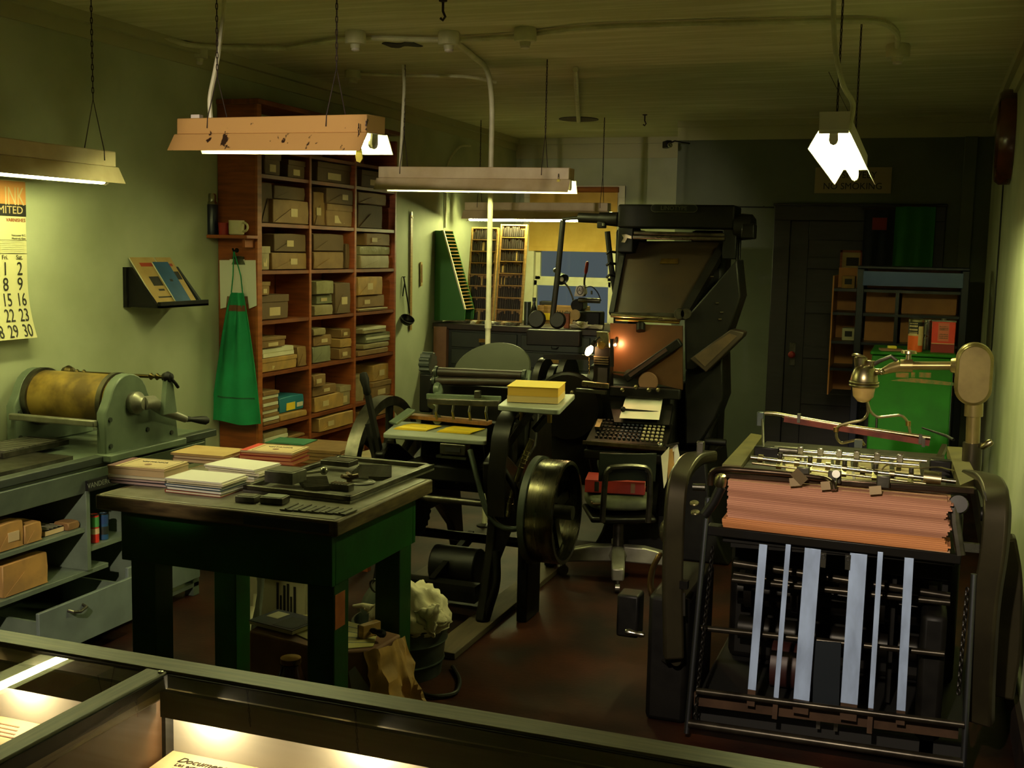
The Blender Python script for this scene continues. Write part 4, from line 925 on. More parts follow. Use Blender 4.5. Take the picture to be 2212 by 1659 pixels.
pile('booklet', 'middle table pile', 528, 1029, [(.012, m_paper, m_paper, 'white booklet', None, None), (.010, m_greyb, m_paperw, 'grey edged booklet', None, None), (.010, m_paper, m_paper, 'white sheet bundle', None, None), (.009, m_paperw, m_paper, 'white bundle with uneven edges', None, None), (.006, m_paperw, m_paperw, 'white printed sheet folder', None, None)], .235, .17, -.05, .008, 4)
pile('booklet', 'back left table pile', 455, 993, [(.014, m_brown, m_cream, 'brown edged booklet', None, None), (.012, m_brown, m_cream, 'brown booklet', None, None), (.010, m_creamd, m_creamd, 'plain cream folder', None, None)], .25, .19, .04, .006, 5)
pile('booklet', 'back right table pile', 594, 995, [(.016, m_red, m_pinko, 'salmon edged booklet', None, None), (.014, m_red, m_pinko, 'red booklet', None, None), (.012, m_red, m_pinko, 'red cover booklet', None, None), (.008, m_cream, m_cream, 'cream booklet titled in Cyrillic with bright red spine', M('bright_red', 'c23a26', .6), 'ЧИТАНКА')], .235, .17, .1, .005, 6)
def outl(px, py, Z): return at(px, py, Z=Z)
# galley tray
q = [at(545, 1062, Z=TZ), at(777, 1088, Z=TZ), at(917, 1012, Z=TZ), at(716, 1000, Z=TZ)]
ctr = (q[0]+q[1]+q[2]+q[3])/4; rz = math.atan2((q[1]-q[0]).y, (q[1]-q[0]).x)
gw = (q[1]-q[0]).length; gl_ = (q[2]-q[1]).length
ga = thing('imposing_tray', 'shallow dark steel tray with rim holding loose type on the green table', 'tray', (ctr.x, ctr.y, TZ+.001), rz)
MB().bb(-gw/2, gw/2, -gl_/2, gl_/2, 0, .008).build('tray_floor', m_type, ga, local=True)
MB().bb(-gw/2, gw/2, -gl_/2, -gl_/2+.022, .008, .026).bb(-gw/2, gw/2, gl_/2-.022, gl_/2, .008, .026).bb(gw/2-.03, gw/2, -gl_/2, gl_/2, .008, .026).bb(-gw/2, -gw/2+.022, -gl_/2, gl_/2, .008, .026).build('rim', m_steeld, ga, local=True, bevel=.003)
GZ = TZ+.0095
ORD9 = ['first', 'second', 'third', 'fourth', 'fifth', 'sixth', 'seventh', 'eighth', 'ninth']
def slug(i, px0, py0, px1, py1, lab, grp, w=.008, h=.016, Z=GZ, mat=m_steel):
    a, b = at(px0, py0, Z=Z+h/2), at(px1, py1, Z=Z+h/2); a.z = b.z = Z
    t = thing('type_slug', lab, 'type', tuple((a+b)/2), 0, grp)
    MB().bar(a+V(0, 0, h/2), b+V(0, 0, h/2), w, h).build('slug_body', m_type, t)
    MB().bar(a+V(0, 0, h), b+V(0, 0, h), w*.4, .004).build('type_face', mat, t)
for k in range(9):
    f_ = k/8
    slug(k, 752+100*f_*.0+20*(1-f_)*1.2, 1008+26*f_*0+3*k, 846, 1010+3.0*k, f'long steel slug at the right of the tray, {ORD9[k]} from the back', 'long slugs lying side by side in the tray')
for k in range(7):
    slug(k, 642+3*k, 1036+3.4*k, 706+1*k, 1033+3.4*k, f'short steel slug at the left of the tray, {ORD9[k]} from the back', 'short slugs lying side by side in the tray')
c = at(738, 1047, Z=GZ+.02); tk = thing('type_block', 'small bright ribbed type block near the front of the tray', 'type', (c.x, c.y, GZ), rz)
MB().bb(-.04, .04, -.02, .02, 0, .024).build('block', m_steeld, tk, local=True)
for k in range(6): MB().bb(-.036+k*.0125, -.030+k*.0125, -.018, .018, .024, .028).build('ridge', m_bright, tk, local=True)
def block(lab, px, py, w, l, h, mat, Z=GZ, rz_=rz, top=None, name='metal_block'):
    c = at(px, py, Z=Z); t = thing(name, lab, 'block', (c.x, c.y, Z), rz_)
    MB().bb(-w/2, w/2, -l/2, l/2, 0, h).build('block_body', mat, t, local=True, bevel=.003)
    MB().bb(-w/2+.006, w/2-.006, -l/2+.006, l/2-.006, h, h+.002).build('top_plate', top or mat, t, local=True)
block('square dark block on the left rim of the tray', 617, 1040, .12, .10, .045, m_type, TZ+.028)
block('flat dark metal block at the back edge of the tray', 733, 1004, .13, .08, .022, m_steeld, TZ+.028)
block('low metal block with layered side at the front of the table', 536, 1083, .075, .055, .022, m_type, TZ+.001, .08)
block('grey metal block with yellowish top at the front of the table', 594, 1086, .085, .065, .024, m_steeld, TZ+.001, .1, m_greyb)
c0, c1 = at(700, 1017, Z=GZ+.042), at(655, 1023, Z=GZ+.04)
k_ = thing('quoin_key', 'bright steel key with ball end lying on the slugs in the tray', 'tool', tuple(c0))
MB().sph(c0, .016, 14, 10).build('ball_end', m_bright, k_); MB().tube([c0, c1], .006, 8).build('shank', m_bright, k_)
c0 = at(755, 1032, Z=GZ+.02)
k_ = thing('wing_clamp', 'brown three armed thumb clamp in the middle of the tray', 'tool', (c0.x, c0.y, GZ))
m_cl = M('clamp_bronze', '5a4a30', .4, .6)
for a_ in (.3, 2.3, 4.2): MB().tube([c0, c0+V(math.cos(a_)*.035, math.sin(a_)*.035, .01)], [.012, .008], 8).build('arm', m_cl, k_)
MB().cyl(c0+V(0, 0, -.015), c0+V(0, 0, .014), .012, 12).build('hub', m_cl, k_)
MB().tube([c0, at(795, 1033, Z=GZ+.012)], .006, 8).build('screw_shank', m_steel, k_)
c0 = at(782, 1040, Z=GZ+.005); t = thing('round_plate', 'flat round dark plate near the right front of the tray', 'plate', (c0.x, c0.y, GZ))
MB().lathe([(.05, 0), (.052, .003), (.048, .006), (0, .006)], (c0.x, c0.y, GZ), n=26, caps=False).build('disc', m_type, t); MB().ring((c0.x, c0.y, GZ+.006), .04, .0016, n=26, m=6).build('raised_ring', m_type, t)
for k in range(5):
    x = 617+k*29; a, b = at(x, 1102+k*2.2, Z=TZ+.004), at(x+26, 1090+k*2.6, Z=TZ+.004)
    t = thing('lead_strip', f'flat dark lead strip along the front edge of the table, {ORD9[k]} from the left', 'strip', tuple((a+b)/2), 0, 'lead strips along the front edge of the table')
    MB().bar(a, b, .045, .005).build('strip_body', m_type, t); MB().bar(a+V(0, 0, .004), b+V(0, 0, .004), .008, .004).build('raised_line', m_steeld, t)
# ------------------------------------------------------------------ under the table
FL = .0
def uf(px, py, Z): return at(px, py, Z=Z)
# big brown carton, turned a little
pz = .345
cpoly = [at(538, 1362, Z=pz), at(716, 1410, Z=pz), at(812, 1402, Z=pz), at(866, 1370, Z=pz), at(720, 1333, Z=pz), at(595, 1324, Z=pz)]
pt = thing('brown_carton', 'large brown paper wrapped carton on the floor under the green table', 'carton', (-2.05, 3.68, 0))
MB().poly([(p.x, p.y, .002) for p in cpoly], (0, 0, pz-.002)).build('wrapping', m_brown, pt, bevel=.008)
kA, kB, kC = cpoly[2], cpoly[3], cpoly[1]
from mathutils import noise as MN_
def crumple(u, v):
    p = kA.lerp(kB, u) if u > .3 else kC.lerp(kA, .62+u/.3*.38)
    o = (kB-kA).normalized(); n_ = V(o.y, -o.x, 0)
    b = .012+.10*v*(.5+u)+.022*math.sin(u*11+v*4)*(.3+v)+.012*math.sin(v*15+u*3)
    q = V(u*3.2, v*3.2, 5.0); kk = (1-abs(MN_.noise(q)))**2*.05+.03*MN_.noise(q*2.1); b = .006+.06*v*(.4+u)+kk*(.25+v)
    return (p.x+n_.x*b+.02*v, p.y+n_.y*b*.6-.03*v*u, pz*(1-v)*.985+.006+.015*MN_.noise(q*1.5)*(1-v))
MB().sheet(crumple, 22, 20, .003).build('torn_wrapper', m_kraftl, pt, smooth=25)
g_ = lambda f_, z: V(*(kC.lerp(kA, f_).xy), z)
nn_ = V((kA-kC).y, -(kA-kC).x, 0).normalized()*.004
MB().poly([g_(.38, .27)+nn_, g_(.52, .29)+nn_, g_(.86, .2)+nn_, g_(.8, .02)+nn_, g_(.62, .02)+nn_], nn_*.3).build('pale_patch', M('pale_patch', '8f8a8a', .6), pt)
t = thing('ruled_sheet', 'cream ruled ledger sheet lying on top of the brown carton', 'paper', (-2.0, 3.65, pz+.001))
sh_ = [at(640, 1372, Z=pz), at(716, 1405, Z=pz), at(806, 1398, Z=pz), at(818, 1362, Z=pz), at(722, 1336, Z=pz), at(655, 1330, Z=pz)]
MB().poly([V(p.x, p.y, pz+.0012) for p in sh_], (0, 0, .003)).build('sheet', M('ledger_sheet', 'cdc07e', .7), t)
for k in range(4): 
    a = sh_[1].lerp(sh_[4], .2+.2*k); b = sh_[2].lerp(sh_[3], .2+.2*k); MB().bar((a.x, a.y, pz+.0045), (b.x, b.y, pz+.0045), .003, .0008).build('ruled_line', m_blue, t)
a = at(612, 1352, Z=pz)
t = thing('blue_magazine', 'dark blue magazine with pale heading on the left of the carton', 'magazine', (a.x, a.y, pz+.0055), -.2)
MB().bb(-.11, .11, -.07, .09, .0, .014).build('pages', m_paper, t, local=True); MB().bb(-.112, .112, -.072, .092, .014, .0165).build('cover', M('mag_blue', '1c2c4a', .35), t, local=True)
MB().bb(-.09, -.03, .0, .07, .0165, .0175).build('printed_heading', m_paper, t, local=True); MB().bb(-.0, .1, -.06, .05, .0165, .0175).build('printed_picture', m_soot, t, local=True)
a = at(792, 1378, Z=pz)
t = thing('hand_stamp', 'wooden rubber stamp with black handle lying on the carton', 'stamp', (a.x, a.y, pz+.005), -.35)
MB().bb(-.014, .014, -.03, .06, 0, .05).build('wood_mount', m_oak, t, local=True, bevel=.003)
for k in range(4): MB().bb(-.022, -.014, -.026+k*.022, -.014+k*.022, .0, .046).build('rubber_ridge', m_rubber, t, local=True)
MB().lathe([(.008, 0), (.012, .015), (.01, .03), (.016, .055), (.013, .068), (0, .072)], (.014, .01, .026), (1, -.0, 0), 16, caps=False).build('handle', m_rubber, t, local=True)
# white box behind, with dark letters
bx0, bx1 = at(528, 1280, Y=4.55).x, at(660, 1280, Y=4.55).x
zb_, zt_ = at(600, 1330, Y=4.55).z, at(600, 1258, Y=4.55).z
t = thing('white_carton', 'white cardboard carton with dark printed strokes standing behind the brown one', 'carton', ((bx0+bx1)/2, 4.68, 0), 0)
MB().bb(bx0, bx1, 4.55, 4.8, 0, zt_+.04).build('carton_body', M('white_carton', 'bdb595', .6), t, bevel=.004)
MB().bb(bx0-.004, bx1+.004, 4.545, 4.805, zt_+.02, zt_+.045).build('lid_flap', m_paper, t)
xx = at(612, 1300, Y=4.55).x
for k, x in enumerate((xx-.035, xx+.02)):
    w = .011
    MB().bb(x, x+w, 4.547, 4.55, zb_-.0, zt_+.0).bb(x+.036, x+.036+w, 4.547, 4.55, zb_, zt_-.01).bb(x+.018, x+.018+w*.8, 4.547, 4.55, zb_, zt_-.06).bb(x, x+.036+w, 4.547, 4.55, zb_, zb_+.012).build('printed_letter', m_ink, t)
# crumpled white sheet
def cr(u, v):
    a = at(470+80*u, 1290+60*v, Y=4.3)
    return (a.x, 4.3+.08*u+.03*math.sin(u*6+v*4), a.z-.02*math.sin(u*8))
t = thing('loose_paper', 'crumpled pale paper leaning behind the back left table leg', 'paper', tuple(cr(.5, 1)))
MB().sheet(lambda u, v: (at(526, 1300, Y=4.5).x-.03+.16*u, 4.49-.05*v+.015*math.sin(u*7+v*3), .0+.52*(1-v)+.05*(1-u)*(1-v)), 8, 8, .002).build('sheet', m_greyb, t, smooth=25)
MB().sheet(lambda u, v: (at(526, 1300, Y=4.5).x-.0+.1*u, 4.46-.04*v+.02*math.sin(u*5+v*6), .36*(1-v)+.01), 6, 6, .002).build('folded_flap', m_paper, t, smooth=25)
# waste can with rag
cy_ = 4.3; cx_ = at(866, 1345, Y=cy_).x; r = at(961, 1345, Y=cy_).x-cx_; zc1 = at(866, 1342, Y=cy_).z
can = thing('waste_can', 'round galvanised waste can behind the right table leg', 'can', (cx_, cy_, 0))
MB().lathe([(r*.86, 0), (r*.87, .02), (r*.95, zc1*.70), (r*.99, zc1*.71), (r*.97, zc1*.74), (r*.99, zc1), (r*1.03, zc1+.006), (r*.98, zc1+.01), (r*.94, zc1-.01), (r*.84, .02), (0, .02)], (cx_, cy_, .001), n=40, caps=False).build('can_body', m_galv, can)
MB().ring((cx_, cy_, zc1*.3), r*.91, .004, n=30, m=6).build('raised_band', m_galv, can)
ly = thing('can_lid', 'tilted dark lid at the back left of the waste can', 'lid', (cx_-.1, cy_+.1, zc1))
MB().lathe([(.12, -.008), (.125, 0), (.11, .015), (.03, .03), (0, .031)], (cx_-.1, cy_+.03, zc1+.1), (-.45, -.5, .75), 30).build('lid_disc', m_galv, ly); MB().ring((cx_-.12, cy_+.0, zc1+.14), .03, .005, (.2, 1, .2), 14, 6).build('lid_ring', m_steeld, ly)
from mathutils import noise as MN
def blob(mb, c, rad, seed, amp=.32, fr=2.2, n=56, m=36, hang=None):
    """crumpled cloth lump: sphere displaced by ridged noise"""
    b = MB().sph((0, 0, 0), 1.0, n, m); out = []
    for p in b.v:
        q = p*fr+V(seed, seed*1.7, -seed)
        rdg = 1-abs(MN.noise(q)); rdg2 = 1-abs(MN.noise(q*2.3))
        k = 1+amp*(rdg**3-.55)+amp*.35*(rdg2**3-.5)
        z = p.z if p.z > 0 else p.z*.35
        w = V(p.x*rad[0]*k, p.y*rad[1]*k, z*rad[2]*k)
        if hang: w += Vector(hang)*max(0, -p.z+.3)**1.5*.6
        out.append(Vector(c)+w)
    return mb.add(out, b.f)
rag = thing('cotton_rag', 'heaped cream cotton rag hanging over the rim of the waste can', 'rag', (cx_+.02, cy_, zc1))
ra, rb = at(800, 1345, Y=cy_-.08), at(950, 1345, Y=cy_-.08)
hq = at(868, 1262, Y=cy_-.05).z-zc1-.02
rc_ = (ra+rb)/2; rw = (rb-ra).length/2
m = MB()
blob(m, (rc_.x+.02, cy_-.05, zc1+.03), (rw*.95, .14, hq), 1.3, .24, 1.7)
blob(m, (at(930, 1300, Y=cy_-.1).x, cy_-.1, zc1+.06), (.065, .06, .06), 4.1, .3, 2.0, 36, 24)
m.build('rag_heap', m_cloth, rag, smooth=180)
c1_, c2_ = at(893, 1322, Y=cy_-.215), at(953, 1305, Y=cy_-.2); c3_ = at(938, 1378, Y=cy_-.235)
def flap(u, v):
    a = c1_.lerp(c2_, u); e = a.lerp(c3_, v*(.62+.38*math.sin(u*PI)**.7)); q = V(u*3, v*3, 2.2)
    return e+V(.006*MN.noise(q*2), -.03*MN.noise(q)-.012*math.sin(v*PI), .01*MN.noise(q*1.7))
MB().sheet(flap, 20, 20, .006).build('hanging_corner', m_cloth, rag, smooth=180)
q1, q2, q3 = at(786, 1312, Y=cy_-.16), at(846, 1290, Y=cy_-.16), at(800, 1342, Y=cy_-.21)
MB().sheet(lambda u, v: q1.lerp(q2, u)+(q3-q1)*v*(1-.3*u)+V(0, -.04*MN.noise(V(u*4, v*4, 7)), .035*MN.noise(V(u*4, v*4, 1))), 20, 16, .006).build('left_fold', m_cloth, rag, smooth=180)
q1, q2 = at(763, 1309, Y=cy_-.14), at(805, 1316, Y=cy_-.16)
MB().tube([q1, q1.lerp(q2, .5)+V(0, 0, .008), q2], [.006, .012, .02], 10).build('twisted_end', m_cloth, rag)
# cord on the floor
t = thing('floor_cord', 'black cord looping on the floor beside the waste can', 'cord', tuple(at(950, 1500, Z=.01)))
MB().tube(seg_curve([at(880, 1480, Z=.012), at(930, 1506, Z=.012), at(985, 1500, Z=.012), at(996, 1470, Z=.012), at(978, 1440, Z=.012)]), .009, 8).build('cord', m_rubber, t)
MB().cyl(at(880, 1480, Z=.014), at(872, 1476, Z=.014), .014, 10).build('plug', m_rubber, t)
c = at(625, 1452, Z=.1)
t = thing('glass_jar', 'small brown glass jar low before the carton behind the display case', 'jar', (c.x+.05, 3.45, 0))
c = at(628, 1452, Y=3.45)
MB().lathe([(.03, 0), (.05, .02), (.055, c.z-.03), (.04, c.z), (.035, c.z+.03), (.038, c.z+.035), (0, c.z+.035)], (c.x, 3.45, .001), n=24, caps=False).build('jar_body', M('brown_glass', '3a2414', .15), t)
MB().lathe([(.037, 0), (.037, .018), (0, .02)], (c.x, 3.45, c.z+.036), n=20, caps=False).build('lid', m_brass, t)
# ------------------------------------------------------------------ stacks on the floor behind the table
def floorstack(lab, px, py, Y, w, l, z0, z1, mat, rz, n):
    c = at(px, py, Y=Y); t = thing('board_stack', lab, 'paper', (c.x, Y+l/2, z0), rz)
    for k in range(n):
        a = (z1-z0)*k/n; MB().box((random.uniform(-.01, .01), random.uniform(-.01, .01), a+(z1-z0)/n/2), (w, l, (z1-z0)/n-.003)).build('board', mat if k < n-1 else [mat, m_teal][0], t, local=True)
    return t
zt = at(690, 965, Y=5.6).z
bs = thing('low_rack', 'low wooden rack under the paper stacks behind the green table', 'rack', (at(700, 990, Y=5.8).x, 5.8, 0))
cxx = at(700, 990, Y=5.8).x
for sx in (-.38, .38):
    for sy in (-.2, .2): MB().bb(cxx+sx-.02, cxx+sx+.02, 5.8+sy-.02, 5.8+sy+.02, 0, .55).build('leg', m_wood, bs)
MB().bb(cxx-.42, cxx+.42, 5.57, 6.03, .55, .58).build('top_board', m_woodh, bs)
floorstack('stack of brown boards under a green card on the low rack', 668, 990, 5.6, .36, .34, .582, .66, m_kraft, .1, 4)
q = at(662, 942, Z=.668)
t = thing('green_sheet', 'flat green card lying on the brown board stack', 'card', (q.x, 5.78, .661), .1); MB().bb(-.12, .12, -.1, .1, 0, .004).build('card', M('green_card', '3d7a5a', .7), t, local=True); MB().bb(-.1, .1, -.085, -.08, .004, .005).build('printed_line', m_ink, t, local=True)
floorstack('stack of loose cardboard on the right end of the low rack', 800, 990, 5.62, .26, .34, .582, .64, m_kraftp, -.1, 3)
# ------------------------------------------------------------------ display case in front of the camera
CZ = 1.0
yb = 1.795; yi = at(200, 1420, Z=CZ).y
dc = thing('display_case', 'wooden framed glass topped display case in the foreground', 'case', (-1.0, 1.3, 0))
X0, X1 = -2.6, .36
RW = .062
yi = yb-RW
mx0 = at(325, 1438, Z=CZ).x; mx1 = mx0+.047
mx0, mx1 = mx0-.0, mx0+.047
yn = .62
MB().bb(X0, X1, yi, yb, CZ-.05, CZ).build('back_rail', m_casewood, dc, bevel=.004)
MB().bb(X0, X1, yn-.06, yn, CZ-.05, CZ).build('front_rail', m_casewood, dc, bevel=.004)
MB().bb(mx0, mx1, yn, yi, CZ-.05, CZ).build('middle_rail', M('case_rail_wood_y', '6f6647', .42, c2='574f35', scale=6, stretch=(22, 1.2, 22), bump=.03), dc, bevel=.004)
for x in (X0, X1-.05): MB().bb(x, x+.05, yn, yi, CZ-.05, CZ).build('end_rail', MATS['case_rail_wood_y'], dc, bevel=.004)
MB().poly([(mx1, yi, CZ-.010), (X1-.05, yi, CZ-.010), (X1-.05, yn, CZ-.085), (mx1, yn, CZ-.085)], (0, 0, .005)).build('glass_top', m_caseglass, dc, smooth=0)
MB().bb(X0+.05, mx0, yn, yi, CZ-.012, CZ-.006).build('glass_top', m_caseglass, dc, smooth=0)
MB().bb(mx1-.002, mx1+.004, yn, yi, CZ-.03, CZ-.004).bb(mx1, X1-.05, yi-.006, yi+.001, CZ-.03, CZ-.004).build('glazing_bead', m_soot, dc)
m_casein = M('case_inside', '3a2f22', .55, c2='2e251a', scale=5)
MB().bb(X0, X1, yb-.02, yb, 0, CZ-.05).build('back_panel', m_casein, dc)
MB().bb(X0, X1, yn-.05, yn-.03, 0, CZ-.05).build('front_panel', m_casein, dc)
for x in (X0, X1-.02): MB().bb(x, x+.02, yn-.03, yb-.02, 0, CZ-.05).build('side_panel', m_casein, dc)
# valance hiding the lamps, white back, label boards
yv = yi-.012
zv = at(640, 1597, Y=yv).z
MB().bb(mx1+.0, X1-.02, yv-.012, yv, zv, CZ-.03).build('valance', m_casein, dc)
MB().bb(X0+.02, mx0, yv-.012, yv, zv, CZ-.03).build('valance', m_casein, dc)
yw = yb-.03
zl = at(380, 1618, Y=yw).z
m_pan = M('case_white_panel', 'cfc8b8', .7)
xs_ = at(379, 1580, Y=yw).x
MB().bb(xs_, X1-.02, yw-.006, yw, zl-.05, CZ-.06).build('white_panel', m_pan, dc)
MB().bb(X0+.02, mx0-.03, yw-.006, yw, zl-.05, CZ-.06).build('white_panel', m_pan, dc)
MB().bb(mx0+.01, mx0+.03, yn, yw, .3, CZ-.05).build('partition', M('partition_wood', '4a3018', .5, c2='38240f', scale=5, stretch=(1, 5, 1)), dc)
MB().bb(mx0+.03, xs_, yw-.03, yw, .3, CZ-.05).build('corner_post', m_soot, dc)
m_lab = M('label_board', 'd2b98c', .65)
for i, (a, b) in enumerate(((xs_, X1-.03), (X0+.03, mx0-.03))):
    MB().poly([(a, yw-.008, zl), (b, yw-.008, zl), (b, yn+.05, zl-.05), (a, yn+.05, zl-.05)], (0, 0, -.012)).build('label_board', m_lab, dc)
sl = V(0, -(yw-yn-.058), -.05).normalized()
o = at(408, 1640, Z=zl-.003); 
def ctxt(s, px, py, size, x_off=0, sh=.3, sx=1.0, al='LEFT'):
    p = at(px, py, Z=zl-.004); k = (yw-.008-p.y)*.05/(yw-yn-.058); p.z = zl-k+.0012
    text(s, size, p, (1, 0, 0), -sl, m_ink, dc, sx, al, shear=sh)
ctxt('Documents politiques', 386, 1645, .024)
ctxt('Les extraits de documents', 378, 1654, .015, sh=.1)
for k in range(3): 
    p = at(372-6*k, 1661+7*k, Z=zl-.004); MB().bb(p.x, p.x+.3, p.y-.002, p.y+.002, zl-.006-(yw-p.y)*.05/(yw-yn)+.004, zl-.0035-(yw-p.y)*.05/(yw-yn)+.004).build('printed_line', m_ink, dc)
for k in range(4):
    a, b = at(0, 1566+8*k, Z=zl-.004), at(44-8*k, 1573+9*k, Z=zl-.004); zz_ = zl-(yw-a.y)*.05/(yw-yn)
    MB().bb(a.x-.2, b.x, a.y-.002, a.y+.002, zz_-.0005, zz_+.0012).build('printed_line', m_brown, dc)
for px, py in ((462, 1556), (800, 1620), (60, 1478)):
    p = at(px, py, Y=yw-.006)
    lz = zv+.012
    MB().cyl((p.x, yw-.037, lz+.012), (p.x, yw-.037, lz+.02), .014, 12).build('lamp_puck', m_alum, dc)
    MB().cyl((p.x, yw-.037, lz+.009), (p.x, yw-.037, lz+.0119), .01, 12).build('lamp_lens', m_led, dc)
    point_light('case_light', (p.x, yw-.037, lz-.002), 2.0, (1.0, .78, .46), .006)
    # the lens already glows; the small point lamp is its light
# plinth of the partition screw glint
MB().lathe([(.006, 0), (.005, .002), (0, .0025)], (mx1-.008, yi-.01, CZ), n=10).build('screw', m_bright, dc)
# ------------------------------------------------------------------ platen press
def A(px, py, Y): return at(px, py, Y=Y)
pp_ = thing('platen_press', 'black treadle style platen press with round ink disk, flywheel and feed boards', 'press', (-2.2, 5.4, 0))
RX, LX = -1.90, -2.52
prof = [(-.47, 0), (-.38, .0), (-.30, .22), (-.1, .36), (.3, .36), (.5, .2), (.58, 0), (.68, 0), (.62, .3), (.55, .55), (.5, .85), (.42, .98), (.3, .98), (.24, .75), (.0, .66), (-.14, .74), (-.22, .78), (-.33, .8), (-.41, .76), (-.4, .66), (-.32, .5), (-.36, .3), (-.43, .1)]
for x, nm in ((RX-.05, 'side_frame'), (LX, 'side_frame')):
    MB().prism(prof, (.05, 0, 0), (x, 5.4, .035), (0, 1, 0), (0, 0, 1)).build(nm, m_iron, pp_, bevel=.01)
# curved guard over the right side
g0 = MB()
arc = [V(RX+.03, 5.05+.02, .42)] + [V(RX+.03, 5.2-.2*math.cos(a), .86+.16*math.sin(a)) for a in [k*PI/10 for k in range(0, 9)]]
pts = [V(RX+.03, 4.98, .55), V(RX+.03, 4.97, .75)]+arc[1:]
for p, q in zip(pts, pts[1:]): g0.bar(p, q, .075, .02, (1, 0, 0))
MB().sheet(lambda u, v: (lambda p: (RX-.005+.085*v, p.y, p.z))(pts[min(int(u*(len(pts)-1)+.001), len(pts)-1)]), len(pts)-1, 1, .02).build('curved_guard', m_iron, pp_)
MB().tube(seg_curve([A(1072, 1190, 5.0), A(1074, 1260, 4.97), A(1058, 1310, 4.97), A(1050, 1338, 4.97)]), [.022]*0 or .02, 10).build('front_foot', m_iron, pp_)
# cross rods and body
MB().cyl((LX, 5.15, .56), (RX, 5.15, .56), .018, 12).build('cross_rod', m_steeld, pp_)
MB().cyl((LX, 5.45, .3), (RX, 5.45, .3), .025, 12).build('cross_rod', m_iron, pp_)
MB().cyl((LX-.2, 5.5, .62), (RX+.2, 5.5, .62), .03, 14).build('main_shaft', m_steeld, pp_)
MB().bb(LX+.05, RX-.05, 5.42, 5.5, .6, .92).build('platen', m_iron, pp_, bevel=.01)
MB().bb(LX+.05, RX-.05, 5.62, 5.74, .5, 1.08).build('bed', m_black, pp_, bevel=.01)
MB().bb(LX+.1, RX-.1, 5.1, 5.3, .66, .74).build('platen_bracket', m_black, pp_, bevel=.01)
for i, (x, y, z, r) in enumerate(((-2.40, 5.2, .48, .12), (-2.05, 5.62, .5, .17))):
    gm = MB(); n = 22
    gm.prism([((r+.012*(k % 4 < 2))*math.cos(k*PI/(2*n)), (r+.012*(k % 4 < 2))*math.sin(k*PI/(2*n))) for k in range(4*n)], (.04, 0, 0), (x, y, z), (0, 1, 0), (0, 0, 1)).build('gear', m_iron, pp_)
# counter box under the delivery board
a, b = A(950, 957, 5.03), A(1005, 985, 5.03)
MB().bb(a.x, b.x, 5.03, 5.1, b.z, a.z).build('counter_box', m_steeld, pp_, bevel=.004)
MB().bb(a.x+.03, b.x-.025, 5.026, 5.0302, b.z+.015, a.z-.018).build('counter_window', m_soot, pp_)
text('041', .03, ((a.x+b.x)/2, 5.0255, (a.z+b.z)/2), (1, 0, 0), (0, 0, 1), m_greyb, pp_, .9) if False else None
MB().bb(A(945, 990, 5.05).x, A(1010, 990, 5.05).x, 5.03, 5.09, b.z-.02, b.z-.008).build('counter_shelf', m_steel, pp_)
# ink disk with its drive
cdk = A(1062, 798, 5.8); ax_ = V(.02, -.62, .78).normalized()
MB().lathe([(.0, -.02), (.19, -.02), (.215, -.012), (.217, 0), (.21, .006), (0, .006)], cdk, ax_, 56, caps=False).build('ink_disk', M('ink_disk_steel', '3f4330', .42, .35, c2='353927', scale=5), pp_)
MB().cyl(cdk-ax_*.02, cdk-ax_*.14, .03, 14).build('disk_spindle', m_iron, pp_)
# rollers
for (xa, ya, xb, yb_) in ((948, 803, 1128, 811), (944, 822, 1134, 826)):
    a, b = A(xa, ya, 5.52), A(xb, yb_, 5.52); b.z = a.z-.004 if False else b.z
    MB().cyl(a, b, .024, 18).build('ink_roller', M('roller_rubber', '2c1d18', .5, c2='241813', scale=8) if 'roller_rubber' not in MATS else MATS['roller_rubber'], pp_)
    for e, f_ in ((a, -1), (b, 1)):
        MB().cyl(e, e+V(.035*f_, 0, 0), .012, 10).build('roller_core', m_steel, pp_); MB().cyl(e+V(.005*f_, 0, 0), e+V(.02*f_, 0, 0), .03, 16).build('roller_truck', m_proofd, pp_)
for s, (x0, y0), (x1, y1), (x2, y2) in ((0, (938, 800), (950, 845), (932, 878)), (1, (1138, 800), (1132, 845), (1142, 880))):
    MB().tube([A(x0+4, y0, 5.53), A(x1, y1, 5.5), A(x2, y2, 5.42)], [.014, .02, .024], 10).build('roller_hook', m_proof, pp_)
    MB().lathe([(.032, -.015), (.036, 0), (.032, .015), (0, .015)], A(x1-4, y1-5, 5.5), (1, 0, 0), 18).build('hook_hub', m_proof, pp_)
MB().bar(A(925, 866, 5.35), A(1078, 872, 5.35), .03, .03).build('gripper_bar', m_steeld, pp_, bevel=.004)
MB().bar(A(922, 856, 5.45), A(1082, 862, 5.45), .02, .03).build('chase_clamp', m_proof, pp_, bevel=.004)
for k in range(4): 
    p = A(945+k*36, 868, 5.35); MB().tube([p, p+V(0, -.02, -.05), p+V(0, 0, -.095)], .007, 8).build('gripper', m_steel, pp_)
MB().box(A(1032, 852, 5.4), (.03, .03, .04)).build('latch', m_steel, pp_, bevel=.004)
MB().bar(A(885, 898, 5.38), A(1058, 914, 5.38), .02, .075, (0, -1, .0)).build('gauge_board', M('gauge_wood', '7c4f26', .55, c2='6b421e', scale=7, stretch=(9, 1, 1)), pp_, bevel=.003)
MB().cyl(A(945, 906, 5.36), A(945, 906, 5.36)+V(0, -.006, 0), .026, 16).build('paper_disc', m_greyb, pp_)
